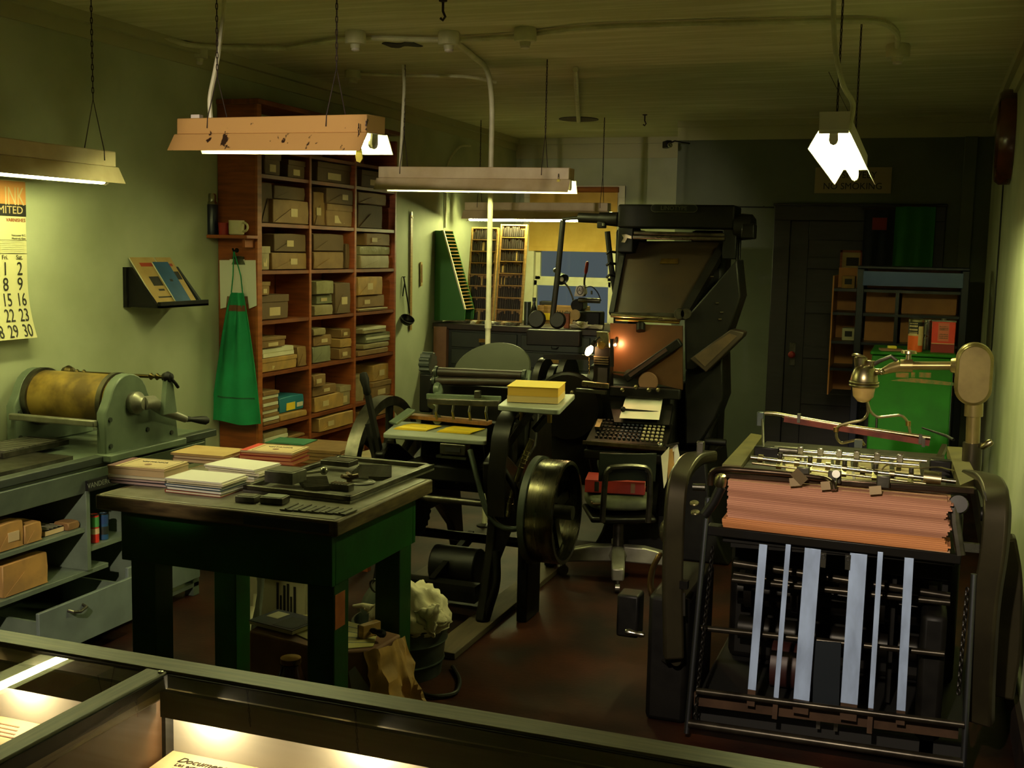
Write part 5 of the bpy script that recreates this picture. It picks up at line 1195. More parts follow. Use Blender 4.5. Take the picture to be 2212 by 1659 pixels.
# left upright with toothed wheel
p = A(928, 830, 5.75)
MB().bb(p.x-.05, p.x+.02, 5.72, 5.82, .9, p.z+.06).build('roller_frame_arm', m_black, pp_, bevel=.01)
q = A(928, 785, 5.75)
gm = MB(); gm.prism([((.055+.008*(k % 4 < 2))*math.cos(k*PI/24), (.055+.008*(k % 4 < 2))*math.sin(k*PI/24)) for k in range(48)], (.06, 0, 0), (q.x-.04, 5.75, q.z), (0, 1, 0), (0, 0, 1)).build('ratchet_wheel', m_proofd, pp_)
# delivery board
def rounded(c, r=.03, n=4):
    out = []; m = len(c)
    for i in range(m):
        a, b, d = Vector(c[i-1]), Vector(c[i]), Vector(c[(i+1) % m])
        p = b+(a-b).normalized()*r; q = b+(d-b).normalized()*r
        for k in range(n+1):
            t = k/n; out.append(p*(1-t)**2+b*2*t*(1-t)+q*t*t)
    return out
dz_ = .89
db = rounded([at(860, 910, Z=dz_)+V(0, -.1, 0)*0, at(1053, 918, Z=dz_), at(1051, 953, Z=dz_), at(826, 937, Z=dz_)], .03)
m_board = M('grey_feed_board', '93978a', .45, c2='878b7e', scale=7)
MB().poly(db, (0, 0, -.022)).build('delivery_board', m_board, pp_, bevel=.004)
MB().bar(A(845, 950, 5.2), A(860, 1015, 5.3), .04, .02).build('board_bracket', m_steeld, pp_)
MB().bar(A(1035, 955, 5.25), A(1040, 1000, 5.3), .04, .02).build('board_bracket', m_steeld, pp_)
MB().bar(A(848, 915, 5.25), A(890, 885, 5.35), .07, .015).build('left_wing', m_proof, pp_, bevel=.004)
# feed board: keep it at Y about 5.3
fz = 1.09
fq = [at(1104, 853, Z=fz), at(1243, 851, Z=fz), at(1208, 886, Z=fz), at(1074, 876, Z=fz)]
fb = rounded(fq, .03)
MB().poly(fb, (0, 0, -.024)).build('feed_board', m_board, pp_, bevel=.004)
fc = sum(fq, V(0, 0, 0))/4
MB().bar((fc.x, fc.y, fz-.02), (RX, fc.y-.05, .8), .05, .03).build('feed_board_arm', m_steeld, pp_)
for k in (-.07, .07): MB().cyl((fc.x+k, fc.y-.0, fz-.024), (fc.x+k, fc.y, fz-.1), .012, 10).build('board_post', m_brass, pp_)
# flywheel on the left
FXw = -2.68; fwc = V(FXw, 5.42, .62); FR = .40
MB().lathe([(FR-.05, -.035), (FR, -.035), (FR, .035), (FR-.05, .035), (FR-.05, -.035)], fwc, (1, 0, 0), 56, caps=False).build('flywheel_rim', m_steeld, pp_)
MB().lathe([(.03, -.06), (.07, -.05), (.07, .05), (.03, .06)], fwc, (1, 0, 0), 20).build('flywheel_hub', m_iron, pp_)
for k in range(6):
    a = k*PI/3+.35; d = V(0, math.cos(a), math.sin(a)); MB().tube([fwc+d*.05, fwc+d*.2+d.cross(V(1, 0, 0))*.03, fwc+d*(FR-.04)], [.028, .022, .022], 10).build('flywheel_spoke', m_black, pp_)
# throw off lever
a, b = A(789, 828, 5.02), A(826, 1000, 5.02)
MB().bar(a+(b-a)*.15, b, .022, .03, (0, 1, 0)).build('throw_off_lever', m_black, pp_)
MB().lathe([(.008, 0), (.02, .02), (.018, .05), (.024, .09), (.018, .12), (0, .125)], a+(b-a)*.17, (a-b), 14).build('lever_grip', m_black, pp_)
MB().bar(A(795, 915, 5.06), A(812, 1000, 5.06), .02, .03, (0, 1, 0)).build('pressure_lever', m_black, pp_)
# drive pulley on the right
pw = V(-1.615, 5.2, .545); PR = .252
MB().lathe([(PR-.02, -.02), (PR-.002, -.02), (PR, 0), (PR, .115), (PR-.002, .123), (PR-.02, .123), (PR-.02, -.02)], pw+V(-.09, 0, 0), (1, 0, 0), 56, caps=False).build('drive_pulley', M('pulley_steel', '6f6a58', .28, 1, c2='4f4a3c', scale=5, stretch=(8, 1, 1), rvar=.1), pp_)
MB().lathe([(PR-.06, -.03), (PR+.012, -.03), (PR+.012, .0), (PR-.06, .0), (PR-.06, -.03)], pw+V(-.105, 0, 0), (1, 0, 0), 56, caps=False).build('pulley_flange', m_proofd, pp_)
for k in range(5):
    a = k*2*PI/5+.2; d = V(0, math.cos(a), math.sin(a)); MB().bar(pw+V(-.04, 0, 0)+d*.04, pw+V(-.04, 0, 0)+d*(PR-.03), .05, .02, (1, 0, 0)).build('pulley_spoke', m_iron, pp_)
MB().cyl(pw+V(-.36, 0, 0), pw+V(.06, 0, 0), .035, 16).build('pulley_shaft', m_steeld, pp_)
MB().bb(-1.80, -1.745, 5.1, 5.3, 0, .56).build('outboard_stand', m_black, pp_, bevel=.008)
# flexible hoses and motor
MB().tube(seg_curve([A(1015, 972, 5.04), A(1030, 1030, 5.0), A(1050, 1105, 4.98), A(1078, 1140, 4.98), A(1120, 1145, 5.0), A(1142, 1120, 5.06)]), .014, 10).build('flex_hose', m_galv, pp_)
hs = MB(); hp = seg_curve([A(1148, 950, 5.1), A(1132, 990, 5.08), A(1108, 1060, 5.06), A(1096, 1115, 5.06)], 8)
hs.tube(hp, .014, 10)
hs.build('flex_hose', m_nickel, pp_)
for i in range(22):
    f_ = i/21*(len(hp)-1); k = min(int(f_), len(hp)-2); p = hp[k]+(hp[k+1]-hp[k])*(f_-k); MB().ring(p, .0145, .003, (hp[k+1]-hp[k]), 12, 5).build('hose_coil', m_nickel, pp_) if i % 2 == 0 else None
MB().bar(A(1155, 930, 5.15), A(1180, 900, 5.2), .03, .025).build('feed_strut', m_iron, pp_)
MB().cyl((-2.3, 5.25, .2), (-2.05, 5.25, .2), .1, 24).build('motor', m_black, pp_, bevel=.01)
MB().bb(-2.3, -2.05, 5.18, 5.32, .035, .12).build('motor_foot', m_black, pp_)
a = A(985, 1035, 5.25); MB().prism([(0, 0), (.05, .01), (.11, .05), (.12, .09), (.02, .06)], (0, .01, 0), (a.x, 5.24, a.z-.02), (1, 0, 0), (0, 0, 1)).build('brass_plate', m_brass, pp_)
for k, (x0, y0, x1, y1) in enumerate(((920, 1150, 925, 1235), (1010, 1180, 1022, 1210), (1098, 1200, 1112, 1225))):
    p, q = A(x0, y0, 5.95), A(x1, y1, 5.95)
# things standing behind, seen through the frame: parts of the press
MB().tube([A(1080, 1000, 5.0), A(1115, 1060, 5.02), A(1125, 1160, 5.05), A(1128, 1230, 5.05)], .016, 10).build('side_rod', m_iron, pp_)
MB().bar((LX+.06, 4.99, .18), (RX-.06, 4.99, .18), .08, .03).build('treadle', m_black, pp_)
MB().bar((-2.2, 4.99, .18), (-2.2, 5.5, .3), .03, .05).build('treadle_arm', m_black, pp_)
# yellow papers on the boards
fz2 = fz+.003
sq = [at(1104, 851, Z=fz2), at(1233, 851, Z=fz2), at(1206, 878, Z=fz2), at(1092, 873, Z=fz2)]
hgt = at(1150, 850, Y=sq[0].y).z*0+.085
sc0 = sum(sq, V(0, 0, 0))/4
a_ = (sq[2]-sq[3]); rzz = math.atan2(a_.y, a_.x); ww = a_.length; ll = ((sq[0]-sq[3]).length+(sq[1]-sq[2]).length)/2
yt = at(1160, 822, Y=sc0.y+ll/2*.8).z
hgt = max(.05, min(.12, at(1150, 842, Y=sq[3].y).z-fz2))
t = thing('yellow_paper_stack', 'thick stack of yellow paper on the right feed board of the platen press', 'paper', (sc0.x, sc0.y, fz2), rzz)
w2, l2 = ww*.98, ll*.62
MB().bb(-w2/2, w2/2, -l2/2, l2/2, 0, hgt*.42).build('pale_sheets', M('pale_yellow_edges', 'dcb87a', .8, c2='e6c890', scale=4, stretch=(.2, .2, 170)), t, local=True)
MB().bb(-w2/2+.002, w2/2-.001, -l2/2-.001, l2/2, hgt*.42, hgt-.0015).build('golden_sheets', m_yellowe, t, local=True)
MB().bb(-w2/2-.003, w2/2+.003, -l2/2-.004, l2/2+.004, hgt-.0015, hgt).build('top_sheet', m_yellow, t, local=True)
for i, (px, py, lab) in enumerate(((896, 925, 'loose yellow leaflets at the left of the delivery board'), (990, 931, 'loose yellow leaflets at the right of the delivery board'))):
    c = at(px, py, Z=dz_); t = thing('yellow_leaflets', lab, 'paper', (c.x, c.y, dz_+.0005), -.04)
    for k in range(4): MB().box((.006*k*(1 if i else 1), .004*k, .001+.0022*k), (.175, .16, .0016), rz=.12-.05*k).build('leaflet_sheet', m_yellow, t, local=True)
    MB().box((.02, 0, .0088), (.09, .004, .0006), rz=0).build('printed_line', m_creamd, t, local=True)
# skid board
q = [at(950, 1398, Z=.03), at(1010, 1432, Z=.03), at(1168, 1292, Z=.03), at(1095, 1292, Z=.03)]
sk = thing('wooden_skid', 'worn grey brown plank on the floor under the platen press', 'plank', tuple(at(1040, 1370, Z=0)))
MB().bar((RX-.035, 4.5, .016), (RX-.035, 6.1, .016), .13, .03).build('plank', M('skid_wood', '4a3d2c', .7, c2='3a2f20', scale=6, stretch=(6, .6, 6)), sk, bevel=.003)
MB().bar((LX+.02, 4.9, .016), (LX+.02, 6.1, .016), .13, .03).build('plank', MATS['skid_wood'], sk, bevel=.003)
# ------------------------------------------------------------------ line casting machine
ln = thing('line_casting_machine', 'tall black typesetting machine with slanted magazine and keyboard', 'machine', (-1.5, 6.9, 0))
def B(px, py, Y): return at(px, py, Y=Y)
# base and column
MB().prism([(-.42, 0), (.42, 0), (.36, .12), (.3, .3), (.26, .62), (-.26, .62), (-.3, .3), (-.36, .12)], (0, .7, 0), (-1.42, 6.55, 0), (1, 0, 0), (0, 0, 1)).build('base_casting', m_black, ln, bevel=.015)
MB().bb(-1.42, -1.2, 7.12, 7.4, .55, 1.95).build('column', m_black, ln, bevel=.03)
MB().bb(-1.9, -1.78, 7.12, 7.5, .5, 1.95).build('column', m_black, ln, bevel=.02)
MB().bb(-2.2, -1.4, 6.75, 7.25, .35, 1.0).build('mold_housing', m_black, ln, bevel=.03)
MB().lathe([(.2, -.03), (.22, 0), (.2, .03), (.1, .04), (0, .04)], (-2.05, 6.7, .85), (0, 1, 0), 32).build('mold_disk', m_iron, ln)
MB().cyl((-2.35, 6.9, .95), (-1.7, 6.9, .95), .05, 16).build('cam_shaft', m_iron, ln)
for k, (x, r) in enumerate(((-2.3, .2), (-2.22, .16), (-2.14, .22), (-1.95, .18))): MB().lathe([(r-.03, -.02), (r, -.02), (r, .02), (r-.03, .02), (.05, .012)], (x, 6.95, .92), (1, 0, 0), 30).build('cam', m_iron, ln)
MB().bar(B(1175, 770, 6.7), B(1285, 772, 6.7), .03, .03).build('front_rail', m_iron, ln)
MB().bar(B(1140, 728, 6.9), B(1255, 732, 6.9), .06, .1).build('galley_bracket', m_iron, ln, bevel=.006)
MB().lathe([(.05, -.02), (.06, 0), (.05, .02), (0, .02)], B(1160, 690, 6.9), (0, -1, .2), 20).build('adjusting_knob', m_black, ln)
MB().lathe([(.045, -.02), (.055, 0), (.045, .02), (0, .02)], B(1205, 692, 6.9), (0, -1, .2), 20).build('adjusting_knob', m_black, ln)
# upper frame: distributor beam
tl, tr, bl_ = B(1335, 441, 6.9), B(1588, 442, 6.9), B(1335, 492, 6.9)
MB().bb(tl.x, tr.x, 6.9, 7.15, bl_.z, tl.z).build('distributor_box', m_black, ln, bevel=.012)
n0, n1 = B(1406, 441, 6.89), B(1506, 459, 6.89)
m_np = M('name_plate_green', '1a1d18', .35, .3)
npz = (n0.z+n1.z)/2; hh_ = (n0.z-n1.z)/2
pl2 = [((n0.x if s < 0 else n1.x)+s*(-hh_)+hh_*math.sin(a)*1.0*0+math.cos(a)*hh_*1.0, npz+math.sin(a)*hh_) for s, rng in ((1, range(-4, 5)), (-1, range(4, 13))) for a in [k*PI/8 for k in rng]]
MB().poly([(x, 6.897, z) for x, z in pl2], (0, -.006, 0)).build('name_plate', M('plate_rim', '6b6a55', .4, .8), ln)
MB().poly([((x-(n0.x+n1.x)/2)*.985+(n0.x+n1.x)/2, 6.8905, (z-npz)*.86+npz) for x, z in pl2], (0, -.002, 0)).build('name_plate_field', m_np, ln)
text('LINOTYPE', hh_*1.5, ((n0.x+n1.x)/2, 6.888, npz), (1, 0, 0), (0, 0, 1), MATS['plate_rim'], ln, 1.0)
for (xa, ya, xb, yb_, r, m_) in ((1370, 503, 1565, 508, .012, m_steeld), (1368, 512, 1566, 516, .014, m_steel)):
    MB().cyl(B(xa, ya, 6.88), B(xb, yb_, 6.88), r, 12).build('distributor_screw', m_, ln)
MB().bb(B(1335, 490, 6.9).x, B(1368, 490, 6.9).x, 6.9, 7.1, B(1340, 545, 6.9).z, bl_.z).build('left_bracket', m_black, ln, bevel=.006)
MB().bb(B(1562, 490, 6.9).x, B(1592, 490, 6.9).x, 6.9, 7.1, B(1570, 560, 6.9).z, bl_.z).build('right_bracket', m_black, ln, bevel=.006)
a = B(1350, 514, 6.86)
MB().poly([B(x, y, 6.86) for x, y in ((1343, 507), (1352, 506), (1364, 510), (1364, 516), (1355, 514), (1350, 524), (1342, 523), (1347, 514))], (0, .006, 0)).build('bright_clip', m_nickel, ln)
# left arm and lift rod
a, b = B(1335, 474, 6.95), B(1250, 470, 6.95)
MB().cyl(a, B(1295, 472, 6.95), .045, 16, .038).build('arm_boss', m_black, ln); MB().cyl(B(1300, 472, 6.95), b, .03, 14).build('distributor_arm', m_black, ln); MB().cyl(b, B(1215, 474, 6.95), .01, 10).build('arm_pin', m_black, ln)
MB().box(B(1300, 486, 6.93), (.05, .05, .04)).build('arm_bracket', m_iron, ln, bevel=.005); MB().cyl(B(1304, 488, 6.9), B(1304, 482, 6.9), .012, 10).build('bright_nut', m_bright, ln)
MB().tube([B(1216, 476, 6.95), B(1205, 590, 6.92), B(1193, 690, 6.9)], .018, 10).build('elevator_lever', m_black, ln)
MB().tube([B(1312, 500, 6.95), B(1318, 560, 6.95), B(1330, 640, 6.95)], .018, 8).build('side_rail', m_black, ln)
for y in (545, 570, 596): MB().tube([B(1330, y, 6.93), B(1316, y-2, 6.9), B(1310, y+4, 6.9)], .008, 8).build('side_hook', m_iron, ln)
# magazine: sloping slab
mA, mB, mC, mD = B(1322, 680, 6.68), B(1478, 682, 6.68), B(1572, 520, 7.02), B(1352, 520, 7.02)
nrm = (mB-mA).cross(mD-mA).normalized()
if nrm.y > 0: nrm = -nrm
m_mag = M('magazine_brass', '3a2c1e', .45, .3, c2='2b2118', scale=4)
MB().poly([mA, mB, mC, mD], -nrm*.05).build('magazine', m_mag, ln, bevel=.006)
cA = lambda u, v: (mA+(mB-mA)*u)*(1-v)+(mD+(mC-mD)*u)*v
MB().poly([cA(.42, .68)+nrm*.001, cA(.62, .68)+nrm*.001, cA(.6, .75)+nrm*.001, cA(.42, .75)+nrm*.001], nrm*.003).build('brass_tag', m_creamd if False else m_brass, ln)
MB().bar(mA+nrm*.01, mD+nrm*.01, .03, .03, nrm).build('magazine_edge', m_black, ln)
MB().bar(mB+nrm*.01, mC+nrm*.01, .05, .05, nrm).build('magazine_edge', m_black, ln)
MB().bar(mA, mB, .03, .03).build('escapement_bar', m_steeld, ln)
MB().cyl(B(1320, 681, 6.62), B(1470, 690, 6.62), .012, 10).build('escapement_rod', m_nickel, ln)
MB().cyl(B(1330, 690, 6.62), B(1468, 697, 6.62), .008, 10).build('escapement_rod', m_brass, ln)
for k in range(2): MB().lathe([(.03, -.01), (.034, 0), (.03, .01), (0, .01)], B(1468+14*k, 678, 6.6), (0, -1, 0), 16).build('latch_knob', m_steeld, ln)
MB().poly([B(x, y, 6.66) for x, y in ((1478, 690), (1592, 560), (1600, 640), (1560, 760), (1500, 800), (1480, 800))], (0, .25, 0)).build('right_frame', m_black, ln, bevel=.01)
MB().poly([B(x, y, 6.72) for x, y in ((1480, 800), (1560, 760), (1562, 860), (1545, 905), (1510, 960), (1480, 960))], (0, .3, 0)).build('lower_right_frame', m_black, ln, bevel=.01)
# right end of the distributor, shifter
MB().lathe([(.07, 0), (.08, .04), (.075, .1), (.05, .12), (0, .12)], B(1588, 490, 6.95), (1, 0, 0), 18).build('shifter_housing', m_black, ln)
MB().box(B(1618, 500, 6.92), (.08, .1, .09)).build('shifter_box', m_iron, ln, bevel=.01); MB().cyl(B(1606, 482, 6.9), B(1612, 482, 6.9), .014, 10).build('bright_nut', m_bright, ln)
MB().tube(seg_curve([B(1592, 520, 6.95), B(1590, 600, 6.95), B(1582, 680, 6.9), B(1578, 740, 6.85)]), .006, 8).build('cable', m_black, ln); MB().tube(seg_curve([B(1598, 520, 6.97), B(1595, 600, 6.97), B(1588, 680, 6.9), B(1584, 740, 6.85)]), .005, 8).build('cable', m_black, ln)
for x, y in ((1546, 655), (1535, 598), (1556, 675), (1552, 690)): MB().cyl(B(x, y, 6.655), B(x+7, y, 6.655), .006, 8).build('bright_pin', m_bright, ln)
# side box with matrix tray
MB().poly([B(x, y, 6.6) for x, y in ((1490, 775), (1578, 712), (1607, 718), (1604, 728), (1525, 805))], (0, .14, 0)).build('sorts_box', M('sorts_box', '33261b', .5, c2='2a1f16', scale=6), ln, bevel=.006)
MB().poly([B(x, y, 6.598) for x, y in ((1500, 770), (1576, 720), (1592, 726), (1523, 792))], (0, -.004, 0)).build('sorts_box_floor', M('sorts_floor', '4d3a26', .6, c2='3b2c1d', scale=14), ln)
# face plate lit by the bulb, delivery belt, belt guard
fp = [B(x, y, 6.63) for x, y in ((1318, 698), (1474, 704), (1474, 842), (1318, 806))]
MB().poly(fp, (0, .02, 0)).build('face_plate', M('face_plate', '5a3b22', .42, .2, c2='4a2f1a', scale=4), ln)
MB().bar(B(1352, 818, 6.6), B(1470, 738, 6.6), .05, .05, (0, 1, 0)).build('delivery_chute', m_black, ln, bevel=.006)
MB().bar(B(1360, 812, 6.57), B(1440, 755, 6.57), .02, .02, (0, 1, 0)).build('delivery_belt', m_red if False else M('belt_brown', '3a2320', .6), ln)
MB().lathe([(.055, -.01), (.06, 0), (.055, .01), (0, .012)], B(1400, 825, 6.6), (0, -1, 0), 22).build('belt_wheel', m_brown, ln)
MB().lathe([(.03, -.01), (.034, 0), (.0, .004)], B(1360, 810, 6.585), (0, -1, 0), 16).build('belt_wheel', m_steeld, ln)
MB().bar(B(1318, 803, 6.6), B(1352, 806, 6.6), .01, .012).build('plate_edge', m_nickel, ln)
MB().cyl(B(1384, 697+3, 6.63), B(1384, 715, 6.61), .028, 16).build('face_boss', m_iron, ln)
# assembling elevator block
MB().poly([B(x, y, 6.55) for x, y in ((1284, 748), (1318, 748), (1318, 842), (1280, 842))], (0, .08, 0)).build('assembler_block', m_iron, ln, bevel=.004)
MB().poly([B(x, y, 6.53) for x, y in ((1288, 716), (1314, 718), (1316, 752), (1290, 748))], (0, .05, 0)).build('assembler_plate', m_nickel, ln, bevel=.003)
MB().lathe([(.008, 0), (.02, .0), (.024, .006), (.02, .012), (.008, .012)], B(1300, 746, 6.52), (0, -1, 0), 18).build('round_boss', m_brass, ln)
for k in range(4): MB().bar(B(1283, 770+5*k, 6.54), B(1314, 772+5*k, 6.54), .012, .007).build('matrix_rail', m_nickel, ln)
MB().bb(B(1292, 800, 6.54).x, B(1312, 800, 6.54).x, 6.535, 6.548, B(1300, 838, 6.54).z, B(1300, 795, 6.54).z).build('assembler_opening', m_soot, ln)
MB().bar(B(1322, 732, 6.52), B(1322, 792, 6.52), .018, .02, (1, 0, 0)).build('vertical_shield', m_black, ln)
MB().bar(B(1258, 828, 6.52), B(1316, 834, 6.52), .03, .03).build('assembler_rail', m_nickel, ln, bevel=.003)
MB().bar(B(1245, 842, 6.5), B(1310, 848, 6.5), .03, .02).build('lower_rail', m_steeld, ln)
for x, y in ((1236, 848), (1345, 842), (1374, 836), (1402, 842), (1422, 842)): MB().lathe([(.012, -.01), (.014, 0), (.01, .012), (0, .014)], B(x, y, 6.5), (0, -1, .2), 12).build('bright_knob', m_nickel, ln)
MB().bar(B(1318, 844, 6.56), B(1470, 852, 6.56), .05, .06).build('front_crossbar', m_black, ln, bevel=.006)
# lamp
lb = B(1273, 757, 6.5)
MB().lathe([(.004, -.035), (.012, -.03), (.019, -.012), (.021, .004), (.013, .022), (.009, .03), (0, .032)], lb, (.5, 0, .85), 18, caps=False).build('bulb', m_bulb, ln)
MB().cyl(lb+V(.018, 0, .031), lb+V(.032, 0, .055), .014, 12).build('bulb_socket', m_black, ln); MB().tube([lb+V(.032, 0, .055), lb+V(.05, .03, .08), B(1300, 740, 6.55)], .006, 8).build('lamp_arm', m_black, ln)
chain(MB(), lb+V(0, 0, -.045), B(1273, 808, 6.5), .014, .0016, .006).build('pull_chain', m_brass, ln)
b2 = B(1329, 745, 6.59)
MB().sph(b2, .0075, 12, 8).build('bulb', M('x', '000000') if False else m_bulb, ln); MB().cyl(b2+V(0, .008, .007), b2+V(0, .03, .03), .008, 10).build('bulb_socket', m_black, ln); point_light('machine_bulb', b2+V(.006, -.02, 0), 2.2, (1.0, .5, .2), .008); point_light('machine_bulb', lb+V(.0, -.025, -.02), .35, (1.0, .55, .25), .01)
# copy holder and keyboard
c0, c1, c2_, c3 = B(1338, 905, 6.42), B(1424, 909, 6.42), B(1432, 864, 6.58), B(1352, 861, 6.58)
MB().poly([c0+V(-.03, 0, -.02), c1+V(.06, 0, -.02), c2_+V(.06, 0, -.02), c3+V(-.1, 0, -.02)], (0, .02, -.03)).build('copy_board', m_black, ln)
t = thing('copy_sheet', 'white copy sheets under a thin rod on the board above the keyboard', 'paper', tuple((c0+c2_)/2))
MB().poly([q+V(0, -.004, .006) for q in (c0, c1, c2_, c3)], (0, .002, .003)).build('sheet', m_paperw, t); MB().poly([c0*.5+c3*.5+V(.0, -.002, .004), c1*.5+c2_*.5+V(0, -.002, .004), c2_+V(-.004, -.001, .005), c3+V(.004, -.001, .005)], (0, .001, .002)).build('upper_sheet', m_paperw, t)
MB().tube([B(1345, 884, 6.47), B(1428, 891, 6.48)], .006, 8).build('copy_rod', m_black, ln); MB().sph(B(1346, 884, 6.465), .016, 12, 8).build('rod_knob', m_black, ln)
k0, k1, k2, k3 = B(1282, 947, 6.28), B(1432, 957, 6.28), B(1440, 912, 6.48), B(1303, 905, 6.48)
MB().poly([k0+V(-.04, -.03, -.012), k1+V(.03, -.03, -.012), k2+V(.03, .02, -.012), k3+V(-.05, .02, -.012)], (0, .01, -.04)).build('keyboard_tray', m_iron, ln, bevel=.006)
MB().bar(k0+V(-.05, -.04, -.02), k1+V(.03, -.04, -.025), .02, .02).build('keyboard_front_bar', m_nickel, ln)
MB().bar(B(1290, 925, 6.36), B(1297, 908, 6.44), .03, .02).build('space_band_key', m_nickel, ln)
MB().poly([k0+V(-.05, -.03, -.06), k1+V(.03, -.03, -.06), k1+V(.0, .35, -.1), k0+V(.0, .35, -.1)], (0, 0, -.06)).build('keyboard_frame', m_black, ln, bevel=.01)
for s, p in ((-1, k0), (1, k1)): MB().tube([p+V(.02*s, 0, -.05), p+V(0, .05, -.2), p+V(-.05*s, .25, -.45)], [.02, .022, .03], 10).build('keyboard_bracket', m_black, ln)
mk = {'b': M('key_black', '1b1a17', .4), 'g': M('key_blue', '35394a', .45), 'w': M('key_white', 'b3aa8c', .4)}
km = {}
for c_ in range(15):
    for r in range(6):
        u, v = (c_+.5+.0)/15, (r+.5)/6
        p = (k0+(k1-k0)*u)*(1-v)+(k3+(k2-k3)*u)*v
        cl_ = 'b' if c_ < 5 else ('g' if c_ < 10 else 'w')
        if cl_ not in km:
            o = MB().lathe([(.0085, 0), (.0098, .006), (.0088, .009), (0, .0095)], (0, 0, 0), (0, -.3, .95), 8).build('key', mk[cl_], ln, local=True); km[cl_] = o
        else:
            o = km[cl_].copy(); COL.objects.link(o)
        o.location = p-Vector(ln.location)
MB().tube([k1+V(.05, -.02, -.03), k1+V(.09, -.02, -.03)], .03, 12).build('side_crank', m_steel, ln)
MB().sph(B(1426, 962, 6.26), .022, 14, 10).build('bright_ball', m_steel, ln)
MB().lathe([(.02, 0), (.022, .09), (.018, .12), (0, .122)], B(1525, 953, 6.75), (1, 0, 0), 14).build('lever_grip', m_black, ln); MB().lathe([(.07, -.03), (.085, 0), (.07, .03), (0, .03)], B(1535, 855, 6.8), (.3, -1, 0), 20).build('hand_wheel', m_black, ln)
MB().tube(seg_curve([B(1545, 890, 6.8), B(1530, 930, 6.8), B(1515, 990, 6.8)]), .03, 10).build('drive_cover', m_black, ln)
# clipped papers hanging from the keyboard
cp = B(1462, 958, 6.2)
t = thing('hanging_papers', 'fan of cream and tan papers clipped below the keyboard on the right', 'paper', tuple(B(1450, 1055, 6.2)))
for nm, pts, m_, d in (('sheet', ((1428, 985), (1446, 965), (1440, 1040), (1434, 1055)), m_paper, 0), ('envelope', ((1440, 975), (1452, 968), (1462, 1050), (1444, 1058)), m_kraftl, .015), ('sheet', ((1450, 970), (1463, 958), (1476, 1030), (1460, 1042)), m_paperw, .03), ('envelope', ((1444, 980), (1456, 975), (1455, 1056), (1447, 1050)), m_kraft, .022)):
    MB().poly([B(x, y, 6.2+d) for x, y in pts], (0, .003, 0)).build(nm, m_, t)
MB().bar(B(1440, 963, 6.22), B(1466, 957, 6.22), .015, .01).build('spring_clip', m_steeld, t)
# ------------------------------------------------------------------ chair
cc = V(-1.545, 6.06, 0); 
ch = thing('swivel_chair', 'dark metal swivel chair with hooped back before the keyboard', 'chair', tuple(cc))
fwd = V(-.42, .91, 0).normalized(); sd = V(.91, .42, 0).normalized()
def CP(s, f_, z): return cc+sd*s+fwd*f_+V(0, 0, z)
MB().cyl(CP(0, 0, .12), CP(0, 0, .34), .03, 14).build('column', m_steeld, ch)
MB().lathe([(.05, 0), (.06, .03), (.05, .06), (0, .07)], CP(0, 0, .1), (0, 0, 1), 18).build('base_hub', m_alum, ch)
for k in range(4):
    a = -PI/2+k*PI/2
    a += -.17; d = sd*math.cos(a)+fwd*math.sin(a); dd = d.cross(V(0, 0, 1))
    R_ = .32
    q = MB(); e = CP(0, 0, 0)
    pts = [(0.03, .185, .03), (.15, .18, .034), (R_-.04, .15, .036), (R_, .135, .032)]
    vs = []; 
    for r, z, w in pts:
        for s, zz_ in ((-1, 0), (1, 0), (1, -.09), (-1, -.09)): vs.append(e+d*r+dd*s*w+V(0, 0, z+zz_*(1 if r < .2 else .75)))
    fs = [(0, 1, 2, 3), (15, 14, 13, 12)]
    for i in range(3):
        for s in range(4): fs.append((i*4+s, (i+1)*4+s, (i+1)*4+(s+1) % 4, i*4+(s+1) % 4))
    lg = q.add(vs, fs).build('base_arm', m_alum, ch, bevel=.008)
    cs = MB().cyl(e+d*(R_-.02)+V(0, 0, .075), e+d*(R_-.02)+V(0, 0, .05), .012, 8)
    cs.cyl(e+d*(R_-.02)+dd*-.012+V(0, 0, .028), e+d*(R_-.02)+dd*.012+V(0, 0, .028), .028, 16); cs.build('caster', m_steel, lg)
MB().bb(0, 0, 0, 0, 0, 0) if False else None
MB().box(CP(0, .02, .36), (.36, .36, .03), rz=.42).build('seat_pan', m_iron, ch, bevel=.012)
MB().box(CP(0, 0, .335), (.2, .16, .03), rz=.42).build('tilt_box', m_black, ch, bevel=.006)
bt = B(1368, 976, 5.9)
zb1 = .735
def hoop(s): return [CP(-s, -.19, .36), CP(-s, -.21, .5), CP(-s*.96, -.22, .63), CP(-s*.8, -.225, .665), CP(0, -.228, .675), CP(s*.8, -.225, .665), CP(s*.96, -.22, .63), CP(s, -.21, .5), CP(s, -.19, .36)]
hp = seg_curve(hoop(.125), 3)
hb = MB()
MB().tube(hp, .0165, 8).build('back_hoop', m_steeld, ch)
MB().sheet(lambda u, v: CP(-.155+.31*u, -.20-.02*math.sin(u*PI)-.01*v+.0, .595+.145*v-.012*abs(u-.5)*2*(1-v)), 12, 4, .012).build('backrest', M('chair_back', '20251f', .5, .3, c2='191d18', scale=9), ch, bevel=.003)
MB().tube([CP(.0, .02, .34), CP(.16, .1, .33), CP(.2, .16, .3)], .008, 8).build('height_lever', m_steeld, ch)
for s in (-.1, .1): MB().cyl(CP(s, -.235, .65), CP(s, -.222, .65), .012, 10).build('rivet', m_bright, ch)
t = thing('seat_cushion', 'worn olive seat cushion on the swivel chair', 'cushion', tuple(CP(0, .03, .385)), .42)
b = MB(); parcel_mesh(b, (0, .03, .048), (.36, .36, .08), .010, 31); b.build('cushion_body', m_leather, t, local=True, subsurf=2)
